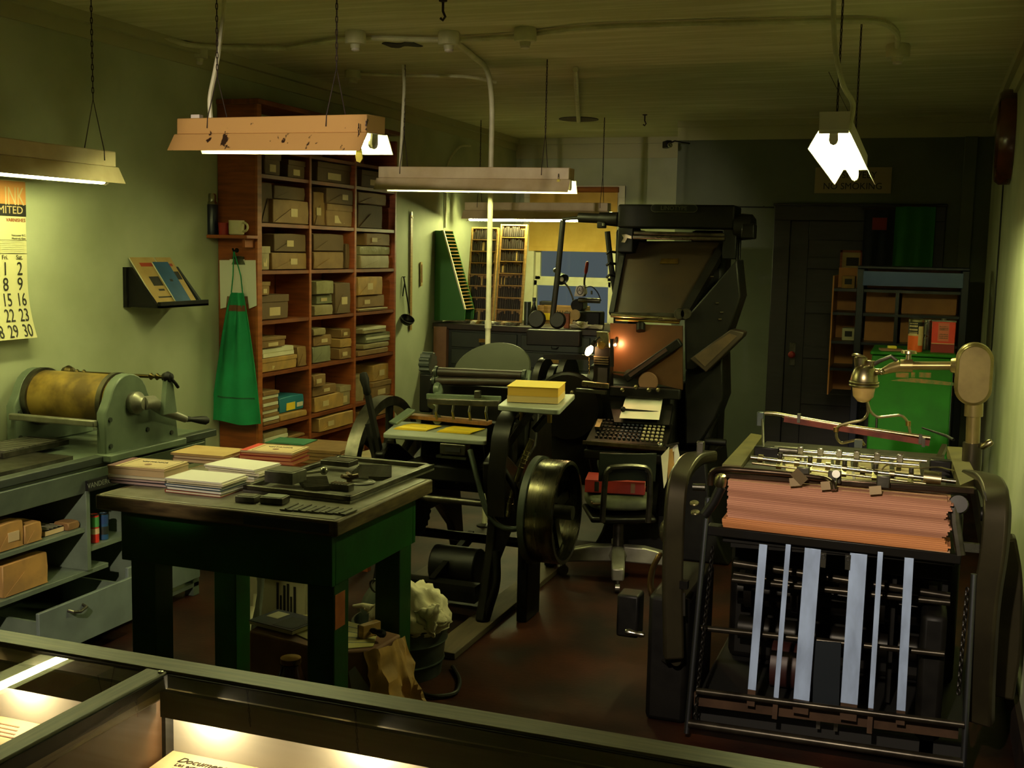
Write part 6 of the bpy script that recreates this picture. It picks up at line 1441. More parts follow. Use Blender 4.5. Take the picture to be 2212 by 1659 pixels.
MB().tube(seg_curve([(-.165, -.135, .055), (.165, -.135, .055), (.165, .195, .055), (-.165, .195, .055), (-.165, -.12, .055)], 4), .006, 6).build('piping', m_kraftd, t, local=True)
cz = .385+.098
def vol(lab, z, w, l, h, rz, mat, px=0):
    c = CP(-.01+px, .07, z); t = thing('red_book', lab, 'book', tuple(c), rz)
    MB().bb(-w/2+.004, w/2-.004, -l/2+.004, l/2-.006, .004, h-.004).build('pages', m_paper, t, local=True)
    MB().bb(-w/2, w/2, -l/2, l/2, h-.004, h).bb(-w/2, w/2, -l/2, l/2, 0, .004).bb(-w/2, w/2, -l/2, -l/2+.004, 0, h).build('cover', mat, t, local=True, bevel=.001)
    for k in (-.3, .3): MB().bb(k*w-.012, k*w+.012, -l/2-.0015, -l/2, .008, h-.008).build('spine_label', m_soot if k < 0 else m_brown, t, local=True)
vol('thick red clothbound book lying on the chair cushion', cz, .33, .23, .07, -.05+.25, m_red)
# small wall box behind the chair
c = B(1300, 1010, 6.5); t = thing('switch_box', 'pale switch box on the front of the machine behind the chair', 'switch', (c.x, 6.5, c.z-.05)); MB().bb(c.x-.03, c.x+.03, 6.5, 6.552, c.z-.06, c.z+.06).build('box_body', m_greyb, t, bevel=.005); MB().bar((c.x, 6.5, c.z), (c.x, 6.47, c.z-.015), .012, .02).build('toggle', m_black, t)
# ------------------------------------------------------------------ type bench under the back window
BYF = 9.05
bz_ = at(1000, 700, Y=BYF).z
bn = thing('type_bench', 'dark green type bench with drawers across the back of the shop', 'bench', (-3.0, 9.4, 0))
bx0, bx1 = XL+.03, at(1345, 706, Y=BYF).x
MB().bb(bx0+.04, bx1, BYF+.04, 9.85, .06, bz_-.05).build('carcass', M('bench_green', '262e24', .5, c2='20271f', scale=7), bn, bevel=.004)
MB().bb(bx0, bx1+.02, BYF, 9.88, bz_-.05, bz_).build('bench_top', m_darkwood, bn, bevel=.006)
MB().bb(bx0+.02, bx0+.14, BYF-.02, BYF+.04, .0, bz_-.03).build('corner_post', m_brown, bn, bevel=.004)
MB().bb(bx0+.06, bx1, BYF+.06, 9.8, 0, .06).build('plinth', m_soot, bn)
for k in range(6):
    for j in range(3):
        x0 = bx0+.17+j*.64; z0 = bz_-.2-k*.145
        dr = MB().bb(x0, x0+.6, BYF+.02, BYF+.045, z0, z0+.13).build('type_drawer', MATS['bench_green'], bn, bevel=.004)
        MB().bb(x0+.26, x0+.34, BYF+.012, BYF+.021, z0+.05, z0+.08).build('label_holder', m_brass, dr); MB().tube([(x0+.27, BYF+.02, z0+.04), (x0+.28, BYF-.005, z0+.03), (x0+.32, BYF-.005, z0+.03), (x0+.33, BYF+.02, z0+.04)], .005, 6).build('pull_handle', m_black, dr)
# type cases standing on the bench
def type_case(lab, px0, pxt0, px1, pyt, pyb, Y, rows, cols, lean, seed, fill=True):
    rn = random.Random(seed)
    a, b = at(px0, pyb, Y=Y), at(px1, pyb, Y=Y); W_ = (b-a).length; hz = bz_+.003
    Ht = at(pxt0, pyt, Y=Y+lean).z-hz
    th = math.atan2(lean, Ht); up = V(0, math.sin(th), math.cos(th)); nf = V(0, -math.cos(th), math.sin(th)); o = V(a.x, Y, hz)
    L = Ht/math.cos(th)
    t = thing('wood_type_case', lab, 'case', (a.x+W_/2, Y, hz))
    P = lambda x, z, d: o+V(x, 0, 0)+up*z+nf*d
    def slab(x0, x1, z0, z1, d0, d1): return MB().poly([P(x0, z0, d0), P(x1, z0, d0), P(x1, z1, d0), P(x0, z1, d0)], nf*(d1-d0))
    slab(0, W_, 0, L, 0, .008).build('case_back', m_oak, t)
    for x in (0, W_-.014): slab(x, x+.014, 0, L, 0, .04).build('case_side', m_oak, t)
    for k in range(rows+1): 
        z = k*(L-.012)/rows; slab(.014, W_-.014, z, z+.012 if k in (0, rows) else z+.007, .006, .036).build('case_rail', m_oak, t)
    typ = MB(); typl = MB(); rh = (L-.012)/rows
    for k in range(rows):
        x = .018
        while x < W_-.03:
            w = rn.uniform(.012, .024); h = rh*rn.choice((.6, .72, .8, .84, .86)); 
            (typl if rn.random() < .07 else typ).add(*(lambda m: (m.v, m.f))(slab(x, min(x+w-.004, W_-.016), k*rh+.012, k*rh+.01+h, .008, .03)))
            if h < rh*.5 and rn.random() < .7: (typl if rn.random() < .3 else typ).add(*(lambda m: (m.v, m.f))(slab(x+.002, min(x+w-.004, W_-.016), k*rh+.012+h, k*rh+.01+h+rh*.3, .008, .026)))
            x += w
    typ.build('dark_type', M('wood_type_dark', '1a110b', .5, c2='2c1d12', scale=60) if 'wood_type_dark' not in MATS else MATS['wood_type_dark'], t, kind='stuff'); typl.build('light_type', m_creamd, t, kind='stuff')
type_case('left wood type case leaning on the bench behind the cream drop pipe', 1008, 1028, 1066, 492, 690, 9.42, 8, 5, .12, 1)
type_case('right wood type case leaning on the bench left of the window', 1071, 1090, 1128, 486, 690, 9.46, 8, 5, .12, 2)
# green case end with shelves, seen from the side
a = [at(x, y, Y=9.14) for x, y in ((938, 692), (938, 498), (958, 498), (1005, 668), (1003, 692))]
t = thing('green_lead_rack', 'green side rack stepped in small cells leaning at the left end of the bench', 'rack', (at(960, 692, Y=9.25).x, 9.3, bz_))
prof_ = [Vector((max(p.x, XL+.004), 9.14, max(p.z, bz_+.002))) for p in a]
MB().poly(prof_, (0, .012, 0)).build('side_board', m_green if False else M('rack_green', '2f6a2a', .5), t)
MB().poly([p+V(0, .2, 0) for p in prof_], (0, .012, 0)).build('side_board', MATS['rack_green'], t)
pa, pb = prof_[2], prof_[3]
for k in range(24):
    f_ = k/23; p = pa+(pb-pa)*f_
    MB().bar(p+V(-.012, .012, 0), p+V(-.012, .2, 0), .03, .006).build('cell_shelf', m_oak, t)
MB().bar(pa+V(0, -.001, 0), pb+V(0, -.001, 0), .012, .018, (0, 1, 0)).build('edge_strip', m_white, t)
MB().poly([prof_[0]+V(.0, .012, 0), prof_[1]+V(.0, .012, 0), prof_[1]+V(.0, .2, 0), prof_[0]+V(.0, .2, 0)], (.01, 0, 0)).build('back_board', MATS['rack_green'], t)
# loose stock on the bench top
rn = random.Random(3)
for i in range(9):
    px = 1010+i*13; c = at(px, 692, Y=9.16+rn.uniform(-.03, .05)); c.z = bz_+.001
    lab = ['flat metal galley strips at the left of the bench top', 'pale folded paper on the bench top behind the drop pipe', 'bundle of brass rules on the bench top', 'grey metal strip on the bench top by the green rack', 'small white sheet on the bench top', 'dark metal furniture block on the bench top', 'cream card lying at the front of the bench top', 'short pile of lead slugs on the bench top', 'bright metal bar near the middle of the bench top'][i]
    mt = [m_steeld, m_paper, m_brass, m_galv, m_paperw, m_type, m_cream, m_type, m_steel][i]
    t = thing(['metal_strips', 'folded_paper', 'brass_rules', 'metal_strip', 'paper_sheet', 'furniture_block', 'cream_card', 'slug_pile', 'metal_bar'][i], lab, ['metal', 'paper', 'rules', 'metal', 'paper', 'block', 'card', 'type', 'metal'][i], tuple(c), rn.uniform(-.1, .1))
    for k in range(3): MB().box((rn.uniform(-.01, .01), rn.uniform(-.004, .004), .004+.008*k), (.034, .09, .006), rz=rn.uniform(-.05, .05)).build('layer', mt, t, local=True)
# block, bottle and bar by the window
c = at(1139, 692, Y=9.3); zt = at(1139, 652, Y=9.3).z
t = thing('upright_block', 'grey green upright metal cylinder left of the window on the bench', 'block', (c.x, 9.3, bz_+.001)); MB().lathe([(.03, 0), (.03, zt-bz_), (.024, zt-bz_+.004), (0, zt-bz_+.004)], (c.x, 9.3, bz_+.001), n=18, caps=False).build('block_body', m_galv, t); MB().ring((c.x, 9.3, bz_+.02), .031, .003, n=20, m=6).build('foot_ring', m_steel, t)
c = at(1153, 690, Y=9.22); hb = at(1153, 643, Y=9.22).z-bz_
t = thing('dark_bottle', 'slim dark glass bottle with pale cap standing left of the alloy box', 'bottle', (c.x, 9.22, bz_+.001))
MB().lathe([(.028, 0), (.032, .01), (.032, hb*.45), (.026, hb*.58), (.014, hb*.74), (.0125, hb*.9), (0, hb*.9)], (c.x, 9.22, bz_+.001), n=22, caps=False).build('bottle_body', M('bottle_glass', '14100b', .12), t); MB().lathe([(.015, hb*.86), (.016, hb*.9), (.016, hb), (0, hb)], (c.x, 9.22, bz_+.001), n=16, caps=False).build('cap', m_galv, t)
a, b = at(1157, 655, Y=9.58), at(1183, 655, Y=9.58)
t = thing('black_bar', 'short black bar lying on the left end of the alloy box', 'bar', (a.x, 9.72, at(1200, 661, Y=9.62).z+.001)); MB().box((.06, 0, .017), (.13, .05, .032)).build('bar_body', m_soot, t, local=True, bevel=.004); MB().box((.06, 0, .035), (.1, .03, .004)).build('top_rib', m_black, t, local=True)
c = at(1225, 700, Y=9.1); zt = at(1225, 677, Y=9.1).z
t = thing('brown_post', 'short brown wooden post at the front of the bench top', 'post', (c.x, 9.12, bz_+.001)); MB().bb(c.x-.022, c.x+.022, 9.075, 9.115, bz_+.001, zt).build('post_body', m_wood, t, bevel=.003); MB().bb(c.x-.026, c.x+.026, 9.07, 9.12, zt, zt+.008).build('cap_plate', m_steeld, t)
# wooden box with stencilled word
a, b = at(1160, 688, Y=9.62), at(1262, 655, Y=9.62)
t = thing('alloy_box', 'pale wooden box stencilled with a word below the back window', 'box', ((a.x+b.x)/2, 9.7, bz_+.001))
zt = at(1200, 661, Y=9.62).z
MB().bb(a.x, b.x, 9.62, 9.632, bz_+.001, zt).bb(a.x, b.x, 9.80, 9.812, bz_+.001, zt).bb(a.x, a.x+.012, 9.632, 9.80, bz_+.001, zt).bb(b.x-.012, b.x, 9.632, 9.80, bz_+.001, zt).bb(a.x, b.x, 9.62, 9.81, bz_+.001, bz_+.012).build('box_sides', m_oak, t)
p = at(1221, 676, Y=9.619); text('ALLOYS', .05, p, (1, 0, 0), (0, 0, 1), m_ink, t, 1.0)
MB().bb(a.x+.03, a.x+.15, 9.617, 9.6202, bz_+.03, bz_+.09).build('pasted_label', m_yellow, t)
# bench grinder / saw with red lever and gooseneck lamp
SY = 9.2
c = at(1262, 680, Y=SY)
sw = thing('trimming_saw', 'dark bench saw with red handled lever and lettered white tag before the window', 'machine', (c.x, SY, bz_+.001))
MB().bb(at(1246, 680, Y=SY).x, at(1300, 680, Y=SY).x, SY-.06, SY+.1, bz_+.001, at(1262, 672, Y=SY).z).build('saw_base', m_black, sw, bevel=.012)
MB().cyl(at(1246, 660, Y=SY), at(1246, 660, Y=SY)+V(0, .14, 0), .055, 22).build('saw_motor', m_iron, sw, bevel=.006)
MB().cyl(at(1250, 648, Y=SY-.03), at(1296, 650, Y=SY-.03), .022, 14).build('saw_arm', m_steeld, sw)
MB().poly([at(x, y, Y=SY-.02) for x, y in ((1240, 640), (1245, 617), (1262, 616), (1264, 634), (1258, 641))], (0, .07, 0)).build('tag_box', m_pinkw, sw, bevel=.004)
text('AJ', .042, at(1253, 627, Y=SY-.0215), (1, 0, 0), (0, 0, 1), m_ink, sw, .9)
_e = at(1253, 627, Y=SY-.0215); MB().tube([_e+V(.026*math.cos(a), 0, .036*math.sin(a)) for a in [k*PI/8 for k in range(16)]], .0035, 5, closed=True).build('oval_mark', m_ink, sw)
MB().tube(seg_curve([at(1263, 640, Y=SY), at(1262, 605, Y=SY), at(1265, 592, Y=SY)]), .009, 8).build('lever_shaft', m_steeld, sw)
MB().lathe([(.008, 0), (.015, .02), (.014, .09), (.01, .105), (0, .108)], at(1265, 592, Y=SY), (at(1269, 565, Y=SY)-at(1265, 592, Y=SY)), 14).build('red_grip', M('red_grip', '9c1f1a', .35), sw)
MB().tube(seg_curve([at(1262, 622, Y=SY), at(1278, 617, Y=SY), at(1292, 632, Y=SY), at(1298, 650, Y=SY)]), .005, 7).build('cable', m_black, sw)
MB().lathe([(.04, 0), (.045, .02), (0, .025)], at(1244, 680, Y=SY-.1), (0, -1, 0), 20).build('index_dial', m_creamd, sw)
MB().tube([at(1278, 636, Y=SY-.02), at(1278, 628, Y=SY-.02)], .008, 8).build('thumb_screw', m_steel, sw)
t = thing('gooseneck_lamp', 'small gooseneck work lamp with metal shade before the window', 'lamp', tuple(at(1240, 690, Y=9.35)))
gp = [at(1240, 688, Y=9.35), at(1240, 650, Y=9.35), at(1228, 620, Y=9.35), at(1216, 608, Y=9.33)]
gp[0].z = bz_+.002
MB().tube(seg_curve(gp), .008, 8).build('gooseneck', m_steeld, t)
MB().lathe([(.05, 0), (.05, .01), (.012, .02)], gp[0], n=16).build('base', m_black, t)
hc = at(1213, 600, Y=9.33)
MB().lathe([(.012, .07), (.02, .05), (.03, .035), (.05, -.02), (.054, -.03), (.048, -.024), (.026, .03), (0, .04)], hc, (-.55, .5, .45), 22, caps=False).build('lamp_shade', m_galv, t)
MB().sph(at(1200, 584, Y=9.33), .022, 12, 8).build('switch_knob', m_steel, t); MB().sph(hc+V(.008, -.02, -.012), .02, 12, 8).build('bulb', m_paper, t)
a = at(1290, 700, Y=9.12)
t = thing('oily_rag', 'pale crumpled rag on the right end of the bench top', 'rag', (a.x-.1, 9.14, bz_+.001)); MB().sheet(lambda u, v: (a.x-.22+.28*u, 9.06+.06*v, bz_+.028+.014*math.sin(u*11+v*6)), 14, 8, .01).build('cloth', m_cloth, t, smooth=80); MB().sheet(lambda u, v: (a.x-.2+.12*u, 9.07+.04*v, bz_+.052+.012*math.sin(u*9+v*5)), 10, 6, .008).build('upper_fold', m_cloth, t, smooth=80)
# ------------------------------------------------------------------ sheet fed press, front right
PY = 4.1
fp_ = thing('sheet_fed_press', 'dark sheet fed printing press with bright metal strips across its feeder front', 'press', (-.29, 4.5, 0))
def F(px, py, Y=PY): return at(px, py, Y=Y)
# curved side frames
def sweep(name, pts, w, t, mat, up=(1, 0, 0)):
    m = MB(); P = seg_curve(pts, 5); n = len(P)
    vs = []; fs = []
    for i, p in enumerate(P):
        d = (P[min(i+1, n-1)]-P[max(i-1, 0)]).normalized(); u = Vector(up); b = d.cross(u).normalized(); u2 = b.cross(d).normalized()
        for s, q in ((-1, -1), (1, -1), (1, 1), (-1, 1)): vs.append(p+u2*(s*w/2)+b*(q*t/2))
    fs.append((3, 2, 1, 0)); fs.append(tuple(range(4*n-4, 4*n)))
    for i in range(n-1):
        for s in range(4): fs.append((i*4+s, i*4+(s+1) % 4, (i+1)*4+(s+1) % 4, (i+1)*4+s))
    return m.add(vs, fs).build(name, mat, fp_, bevel=.01)
m_fr = M('frame_olive_iron', '4a4431', .34, .75, c2='383325', scale=6, rvar=.1)
L0 = F(1540, 985).x
sweep('side_frame', [F(1532, 985, 4.5), F(1490, 992, 4.3), F(1462, 1040, 4.13), F(1456, 1120, 4.1), F(1452, 1250, 4.1), F(1455, 1422, 4.1)], .075, .045, m_fr, (1, .4, 0))
sweep('side_frame', [F(2100, 1030, 4.5), F(2138, 1040, 4.3), F(2156, 1080, 4.13), F(2150, 1180, 4.1), F(2130, 1300, 4.1), F(2120, 1470, 4.12), F(2118, 1560, 4.15)], .085, .05, m_fr, (1, -.4, 0))
sweep('rear_column', [F(2165, 1160, 4.45), F(2180, 1240, 4.45), F(2176, 1400, 4.45), F(2160, 1500, 4.45)], .09, .09, m_fr, (0, 1, 0))
p = F(1513, 975, 4.42); MB().box(p+V(0, 0, .01), (.028, .03, .06)).build('frame_stud', m_steeld, fp_, bevel=.004)
MB().bb(F(1452, 0).x-.03, F(1530, 0).x, 4.2, 4.75, .0, .5).build('side_casting', m_black, fp_, bevel=.02)
MB().bb(F(2085, 0).x-.01, F(2140, 0).x, 4.2, 4.75, .0, .55).build('side_casting', m_black, fp_, bevel=.02)
MB().bb(-.72, .18, 4.75, 5.4, .1, .82).build('press_body', m_black, fp_, bevel=.03)
MB().bb(-.76, .22, 4.2, 5.3, 0, .1).build('base_plinth', m_soot, fp_, bevel=.01)
# side cheeks rising to the back
MB().poly([at(1560, 1003, Z=1.0), at(1601, 1006, Z=1.0), at(1648, 940, Z=1.0), at(1622, 936, Z=1.0)], (0, 0, -.04)).build('side_rail_top', M('rail_olive', '6b6338', .45, .4, c2='554e2c', scale=8), fp_)
MB().poly([at(2074, 1048, Z=1.02), at(2112, 1032, Z=1.03), at(2078, 966, Z=1.03), at(2046, 964, Z=1.02)], (0, 0, -.04)).build('side_rail_top', MATS['rail_olive'], fp_)
MB().bar(at(2040, 966, Z=1.0), at(2022, 1004, Z=.96), .02, .03).build('rail_stay', m_fr, fp_)
# guide rods with chains at the front
def rodp(name, a, b, r, mat, Y0=PY, Y1=PY): return MB().cyl(F(*a, Y0), F(*b, Y1), r, 12).build(name, mat, fp_)
rodp('guide_rod', (1530, 1075), (1483, 1583), .0105, M('guide_rod_steel', '7c8088', .35, 1), PY-.01, PY-.04)
rodp('guide_rod', (2104, 1240), (2081, 1655), .0105, MATS['guide_rod_steel'], PY-.01, PY-.04)
for (a, b) in (((1540, 1180), (1500, 1560)), ((2090, 1270), (2070, 1500))):
    chain(MB(), F(*a, PY), F(*b, PY-.02), .022, .003, .013).build('lift_chain', m_iron, fp_)
# horizontal rods
for (a, b, r, Y, m_) in (((1585, 1216), (2052, 1288), .014, 4.35, m_rod), ((1585, 1240), (2052, 1310), .01, 4.4, m_rod), ((1582, 1252), (2052, 1302), .012, 4.3, m_rod), ((1512, 1356), (2040, 1413), .011, 4.15, m_rod), ((1505, 1492), (2083, 1566), .012, 4.05, m_rod), ((1488, 1562), (2080, 1648), .016, 4.06, m_rod)):
    rodp('cross_rod', a, b, r, m_, Y, Y)
MB().bar(F(1590, 1185, 4.38), F(2055, 1236, 4.38), .03, .06).build('cross_bar', m_iron, fp_)
MB().bar(F(1500, 1508, 4.1), F(2070, 1580, 4.1), .015, .05).build('strip_bar', M('rusty_bar', '4a3526', .5, .4, c2='38271b', scale=14), fp_)
# bright strips
SB = MATS['rusty_bar']
def strip(a, b, w, endz, Y0=4.09, Y1=4.055):
    p, q = F(*a, Y0), F(*b, Y1)
    MB().bar(p, q, w, .004, (0, -1, 0)).build('metal_strip', m_strip, fp_, bevel=.001)
    d = (q-p).normalized()
    MB().bar(q, q+d*endz, w*.97, .0038, (0, -1, 0)).build('strip_end', SB, fp_)
strip((1649, 1176), (1624, 1490), .029, .06)
strip((1703, 1176), (1676, 1512), .018, .07)
strip((1756, 1185), (1731, 1512), .056, .05)
strip((1855, 1196), (1834, 1520), .058, .06)
strip((1902, 1192), (1881, 1530), .018, .09)
strip((1964, 1205), (1946, 1535), .03, .05)
MB().poly([F(x, y, 4.12) for x, y in ((1759, 1384), (1817, 1389), (1812, 1530), (1755, 1522))], (0, .006, 0)).build('centre_plate', M('plate_blue_grey', '2b3138', .4, .6), fp_)
for x0, y0 in ((1773, 1193), (1826, 1198)):
    MB().poly([F(x0, y0, 4.08), F(x0+12, y0+1, 4.08), F(x0+10, y0+34, 4.08), F(x0-1, y0+32, 4.08)], (0, .003, 0)).build('small_plate', m_steel, fp_)
    MB().ring(F(x0+5, y0+9, 4.078), .007, .0022, (0, 1, 0), 14, 5).build('plate_ring', m_soot, fp_)
for x, y in ((1768, 1560), (1806, 1565)): MB().bar(F(x, y-12, 4.15), F(x-1, y+14, 4.15), .014, .006, (0, -1, 0)).build('bottom_tab', m_steel, fp_)
# pile table and its rails
MB().bar(F(1530, 1142, 4.12), F(2076, 1205, 4.12), .06, .035).build('pile_table_rail', m_iron, fp_, bevel=.004)
MB().bb(-.66, .14, 4.12, 4.7, .755, .785).build('pile_table', m_black, fp_, bevel=.004)
MB().bar(F(1580, 1165, 4.14), F(2050, 1200, 4.14), .03, .05).build('table_beam', m_black, fp_)
# dark mechanism inside
for k, (x0, x1, y, z, r) in enumerate(((-.66, .14, 4.6, .62, .05), (-.66, .14, 4.62, .45, .07), (-.66, .14, 4.66, .27, .05))): MB().cyl((x0, y, z), (x1, y, z), r, 20).build('inner_roller', m_iron, fp_)
for x in (-.6, -.42, -.1, .08):
    MB().lathe([(.06, -.015), (.09, -.015), (.09, .015), (.06, .015)], (x, 4.5, .5), (1, 0, 0), 24).build('inner_gear', m_iron, fp_)
    MB().bar((x+.04, 4.45, .12), (x+.04, 4.45, .7), .03, .02).build('inner_post', m_black, fp_)
MB().cyl((-.5, 4.5, .19), (-.3, 4.5, .19), .09, 22).build('oil_motor', M('motor_red', '2a0f0d', .5), fp_)
# pile of paper
pl_ = thing('pink_paper_pile', 'thick sagging pile of salmon pink paper on the press feeder', 'paper', (-.27, 4.35, .786))
a, b = F(1572, 1128), F(2043, 1184); c, d = F(1582, 1037), F(2043, 1081)
hx0, hx1 = a.x, b.x
def pile_layer(f0, f1, mat, name, dx0=0, dx1=0):
    n = 24; vs = []; fs = []
    def sag(u): return -.024*(math.sin(u*PI*.9)**2)*.5-.012*math.sin(u*6.5)*.4
    z0 = lambda u: .797+sag(u)*.55; zt = lambda u: .990-.003*u
    rn = random.Random(int(f0*100))
    for i in range(n+1):
        u = i/n; x = hx0-.004+dx0*(1-u)+(hx1-hx0+.006)*u+dx1*u
        for f_ in (f0, f1):
            z = z0(u)+(zt(u)-z0(u))*f_
            for y in (PY+.004*math.sin(f_*20+u*3), PY+.14): vs.append((x, y, z))
    for i in range(n):
        k = i*4; m = k+4
        fs += [(k, m, m+2, k+2), (k+1, k+3, m+3, m+1), (k+2, m+2, m+3, k+3), (k, k+1, m+1, m)]
    fs += [(0, 2, 3, 1), (4*n, 4*n+1, 4*n+3, 4*n+2)]
    MB().add(vs, fs).build(name, mat, pl_, smooth=0)
rn = random.Random(8)
NL = 30
M('cream_edges', 'c7a482', .8, c2='b9936f', scale=5, stretch=(.15, .15, 120)); M('pink_edges_dark', 'a8735a', .8, c2='966450', scale=5, stretch=(.15, .15, 130))
for i in range(NL):
    f0 = i/NL; mt = MATS['cream_edges'] if i < 2 else (m_pinko if i < 9 else (MATS['pink_edges_dark'] if rn.random() < .25 else m_pink))
    k = .010*math.sin(i*.55)+.006*math.sin(i*1.9)
    pile_layer(f0+.0015, f0+1/NL-.0015, mt, 'sheet_layer', (-.018*(1-f0) if i < 8 else 0)+rn.uniform(-.003, .003), k+rn.uniform(-.003, .003))
# front rails above the pile
m_rb = M('rail_brown_steel', '57483a', .3, .9, c2='3c3027', scale=9)
MB().tube(seg_curve([F(1534, 1048, 4.14), F(1536, 1016, 4.14), F(1570, 1013, 4.13), F(1700, 1023, 4.13), F(1784, 1034, 4.11), F(1800, 1044, 4.08), F(1802, 1058, 4.07)]), .011, 10).build('bent_front_rail', m_rb, fp_)
MB().bar(F(1545, 1024, 4.16), F(2105, 1060, 4.16), .03, .022).build('front_rail', m_rb, fp_, bevel=.004)
MB().bar(F(1560, 1028, 4.2), F(2090, 1066, 4.2), .012, .014).build('lower_rail', m_steeld, fp_)
for x, y in ((1735, 1040), (1803, 1048), (1908, 1058)):
    MB().box(F(x, y-18, 4.13), (.045, .03, .045)).build('pile_guide', m_steeld, fp_, bevel=.004); MB().bar(F(x-18, y-8, 4.08), F(x-16, y+10, 4.075), .04, .004, (0, -1, 0)).build('guide_flap', MATS['clamp_bronze'], fp_)
MB().bar(F(1715, 1018, 4.08), F(1738, 1042, 4.075), .035, .004, (0, -1, 0)).build('guide_flap', MATS['clamp_bronze'], fp_); MB().cyl(F(1806, 1024, 4.1), F(1806, 1024, 4.09), .014, 14).build('round_knob', m_steel, fp_); MB().tube([F(1806, 1032, 4.09), F(1804, 1060, 4.085)], .004, 6).build('pointer', m_bright, fp_)
# second shaft with collars
s0, s1 = F(1622, 988, 4.33), F(2065, 1040, 4.33)
MB().cyl(s0, s1, .0085, 12).build('collar_shaft', m_bright, fp_)
MB().cyl(F(1625, 1000, 4.3), F(2000, 1045, 4.3), .005, 10).build('thin_shaft', m_nickel, fp_)
for f_ in (.05, .15, .235, .3, .39, .47, .56, .7, .79, .875):
    p = s0+(s1-s0)*f_; d = (s1-s0).normalized()
    MB().cyl(p-d*.009, p+d*.009, .016, 14).build('shaft_collar', m_nickel, fp_)
for f_ in (.15, .3, .47, .62, .79): 
    p = s0+(s1-s0)*f_; MB().cyl(p+V(0, -.0, .014), p+V(0, 0, .03), .009, 10).build('thumb_screw', m_steeld, fp_); MB().bar(p, p+V(.0, -.04, -.02), .02, .012).build('finger_arm', m_nickel, fp_)
p = s0+(s1-s0)*.89; d = (s1-s0).normalized(); MB().cyl(p-d*.03, p+d*.03, .028, 18).build('shaft_drum', m_nickel, fp_)
# third shaft with six fingers
t0, t1 = F(1690, 972, 4.62), F(2002, 996, 4.62)
MB().cyl(t0, t1, .009, 12).build('finger_shaft', m_bright, fp_); MB().cyl(F(1680, 982, 4.6), F(1985, 1005, 4.6), .006, 10).build('thin_shaft', m_bright, fp_)
for x in (1731, 1775, 1816, 1854, 1898, 1946):
    u = (x-1690)/312; p = t0+(t1-t0)*u
    MB().bb(p.x-.012, p.x+.012, p.y-.014, p.y+.014, p.z-.016, p.z+.02).build('finger_block', m_bright, fp_, bevel=.003)
    MB().bar(p+V(0, -.012, -.01), p+V(-.004, -.05, -.055), .018, .006, (0, -1, 0)).build('sheet_finger', m_nickel, fp_)
MB().box(t0+V(-.06, 0, -.015), (.1, .05, .05)).build('shaft_bearing', m_iron, fp_, bevel=.006); MB().box(t1+V(.05, 0, -.02), (.08, .05, .06)).build('shaft_bearing', m_iron, fp_, bevel=.006)
MB().cyl(t0+V(-.03, 0, 0), t0+V(.06, 0, .0), .016, 14).build('coil_spring', m_steeld, fp_)
p = F(1854, 966, 4.62); MB().box(p+V(0, 0, .015), (.03, .03, .03)).build('top_block', m_galv, fp_)
# wire looping across
MB().tube(seg_curve([F(1905, 1015, 4.55), F(1915, 1003, 4.56), F(1940, 1008, 4.56), F(1985, 1012, 4.56), F(2025, 1008, 4.56), F(2062, 1017, 4.5)]), .003, 6).build('loose_wire', m_nickel, fp_)
# feed table with cream cards
MB().bb(-.64, .1, 4.36, 5.1, .965, .985).build('feed_table', m_steeld, fp_, bevel=.004)
for i, (x0, x1) in enumerate(((1700, 1742), (1748, 1800), (1806, 1842), (1848, 1886), (1892, 1925), (1935, 1990))):
    a = at(x0, 1036, Z=.987); b = at(x1, 1040, Z=.987); c = at(x1-6, 992, Z=.987); d = at(x0-6, 988, Z=.987)
    MB().poly([a, b, c, d], (0, 0, .003)).build('feed_tape', M('feed_card', 'c9b884', .7) if 'feed_card' not in MATS else MATS['feed_card'], fp_)
# air tube assembly above
u0, u1 = F(1650, 893, 4.75), F(2005, 946, 4.75)
MB().tube(seg_curve([F(1713, 1010, 4.55), F(1645, 930, 4.7), F(1644, 900, 4.74), F(1652, 891, 4.75)]) if False else [F(1650, 1010, 4.55), F(1648, 930, 4.7), F(1647, 905, 4.74)], .006, 8).build('tube_post', m_steeld, fp_)
MB().tube(seg_curve([F(1644, 910, 4.75), F(1646, 892, 4.75), F(1672, 893, 4.75), F(1800, 916, 4.75), F(2010, 946, 4.75)]), .008, 10).build('air_tube', m_nickel, fp_)
MB().bar(F(1694, 905, 4.74), F(2008, 957, 4.74), .02, .022).build('air_bar', M('red_brown_bar', '6b2f22', .4, .5, c2='4f2118', scale=20), fp_)
MB().bar(F(1690, 898, 4.755), F(1985, 947, 4.755), .008, .012).build('scale_bar', m_brass, fp_)
MB().box(F(1643, 905, 4.75), (.03, .03, .06)).build('tube_bracket', m_galv, fp_, bevel=.004)
for x, y in ((1726, 903), (1988, 948), (1995, 955)): MB().box(F(x, y, 4.74), (.012, .03, .035)).build('bar_clamp', m_steeld, fp_)
MB().tube([F(1992, 924, 4.9), F(2045, 942, 4.8), F(2060, 950, 4.75)], [.003, .006, .006], 8).build('pointer_rod', m_black, fp_)
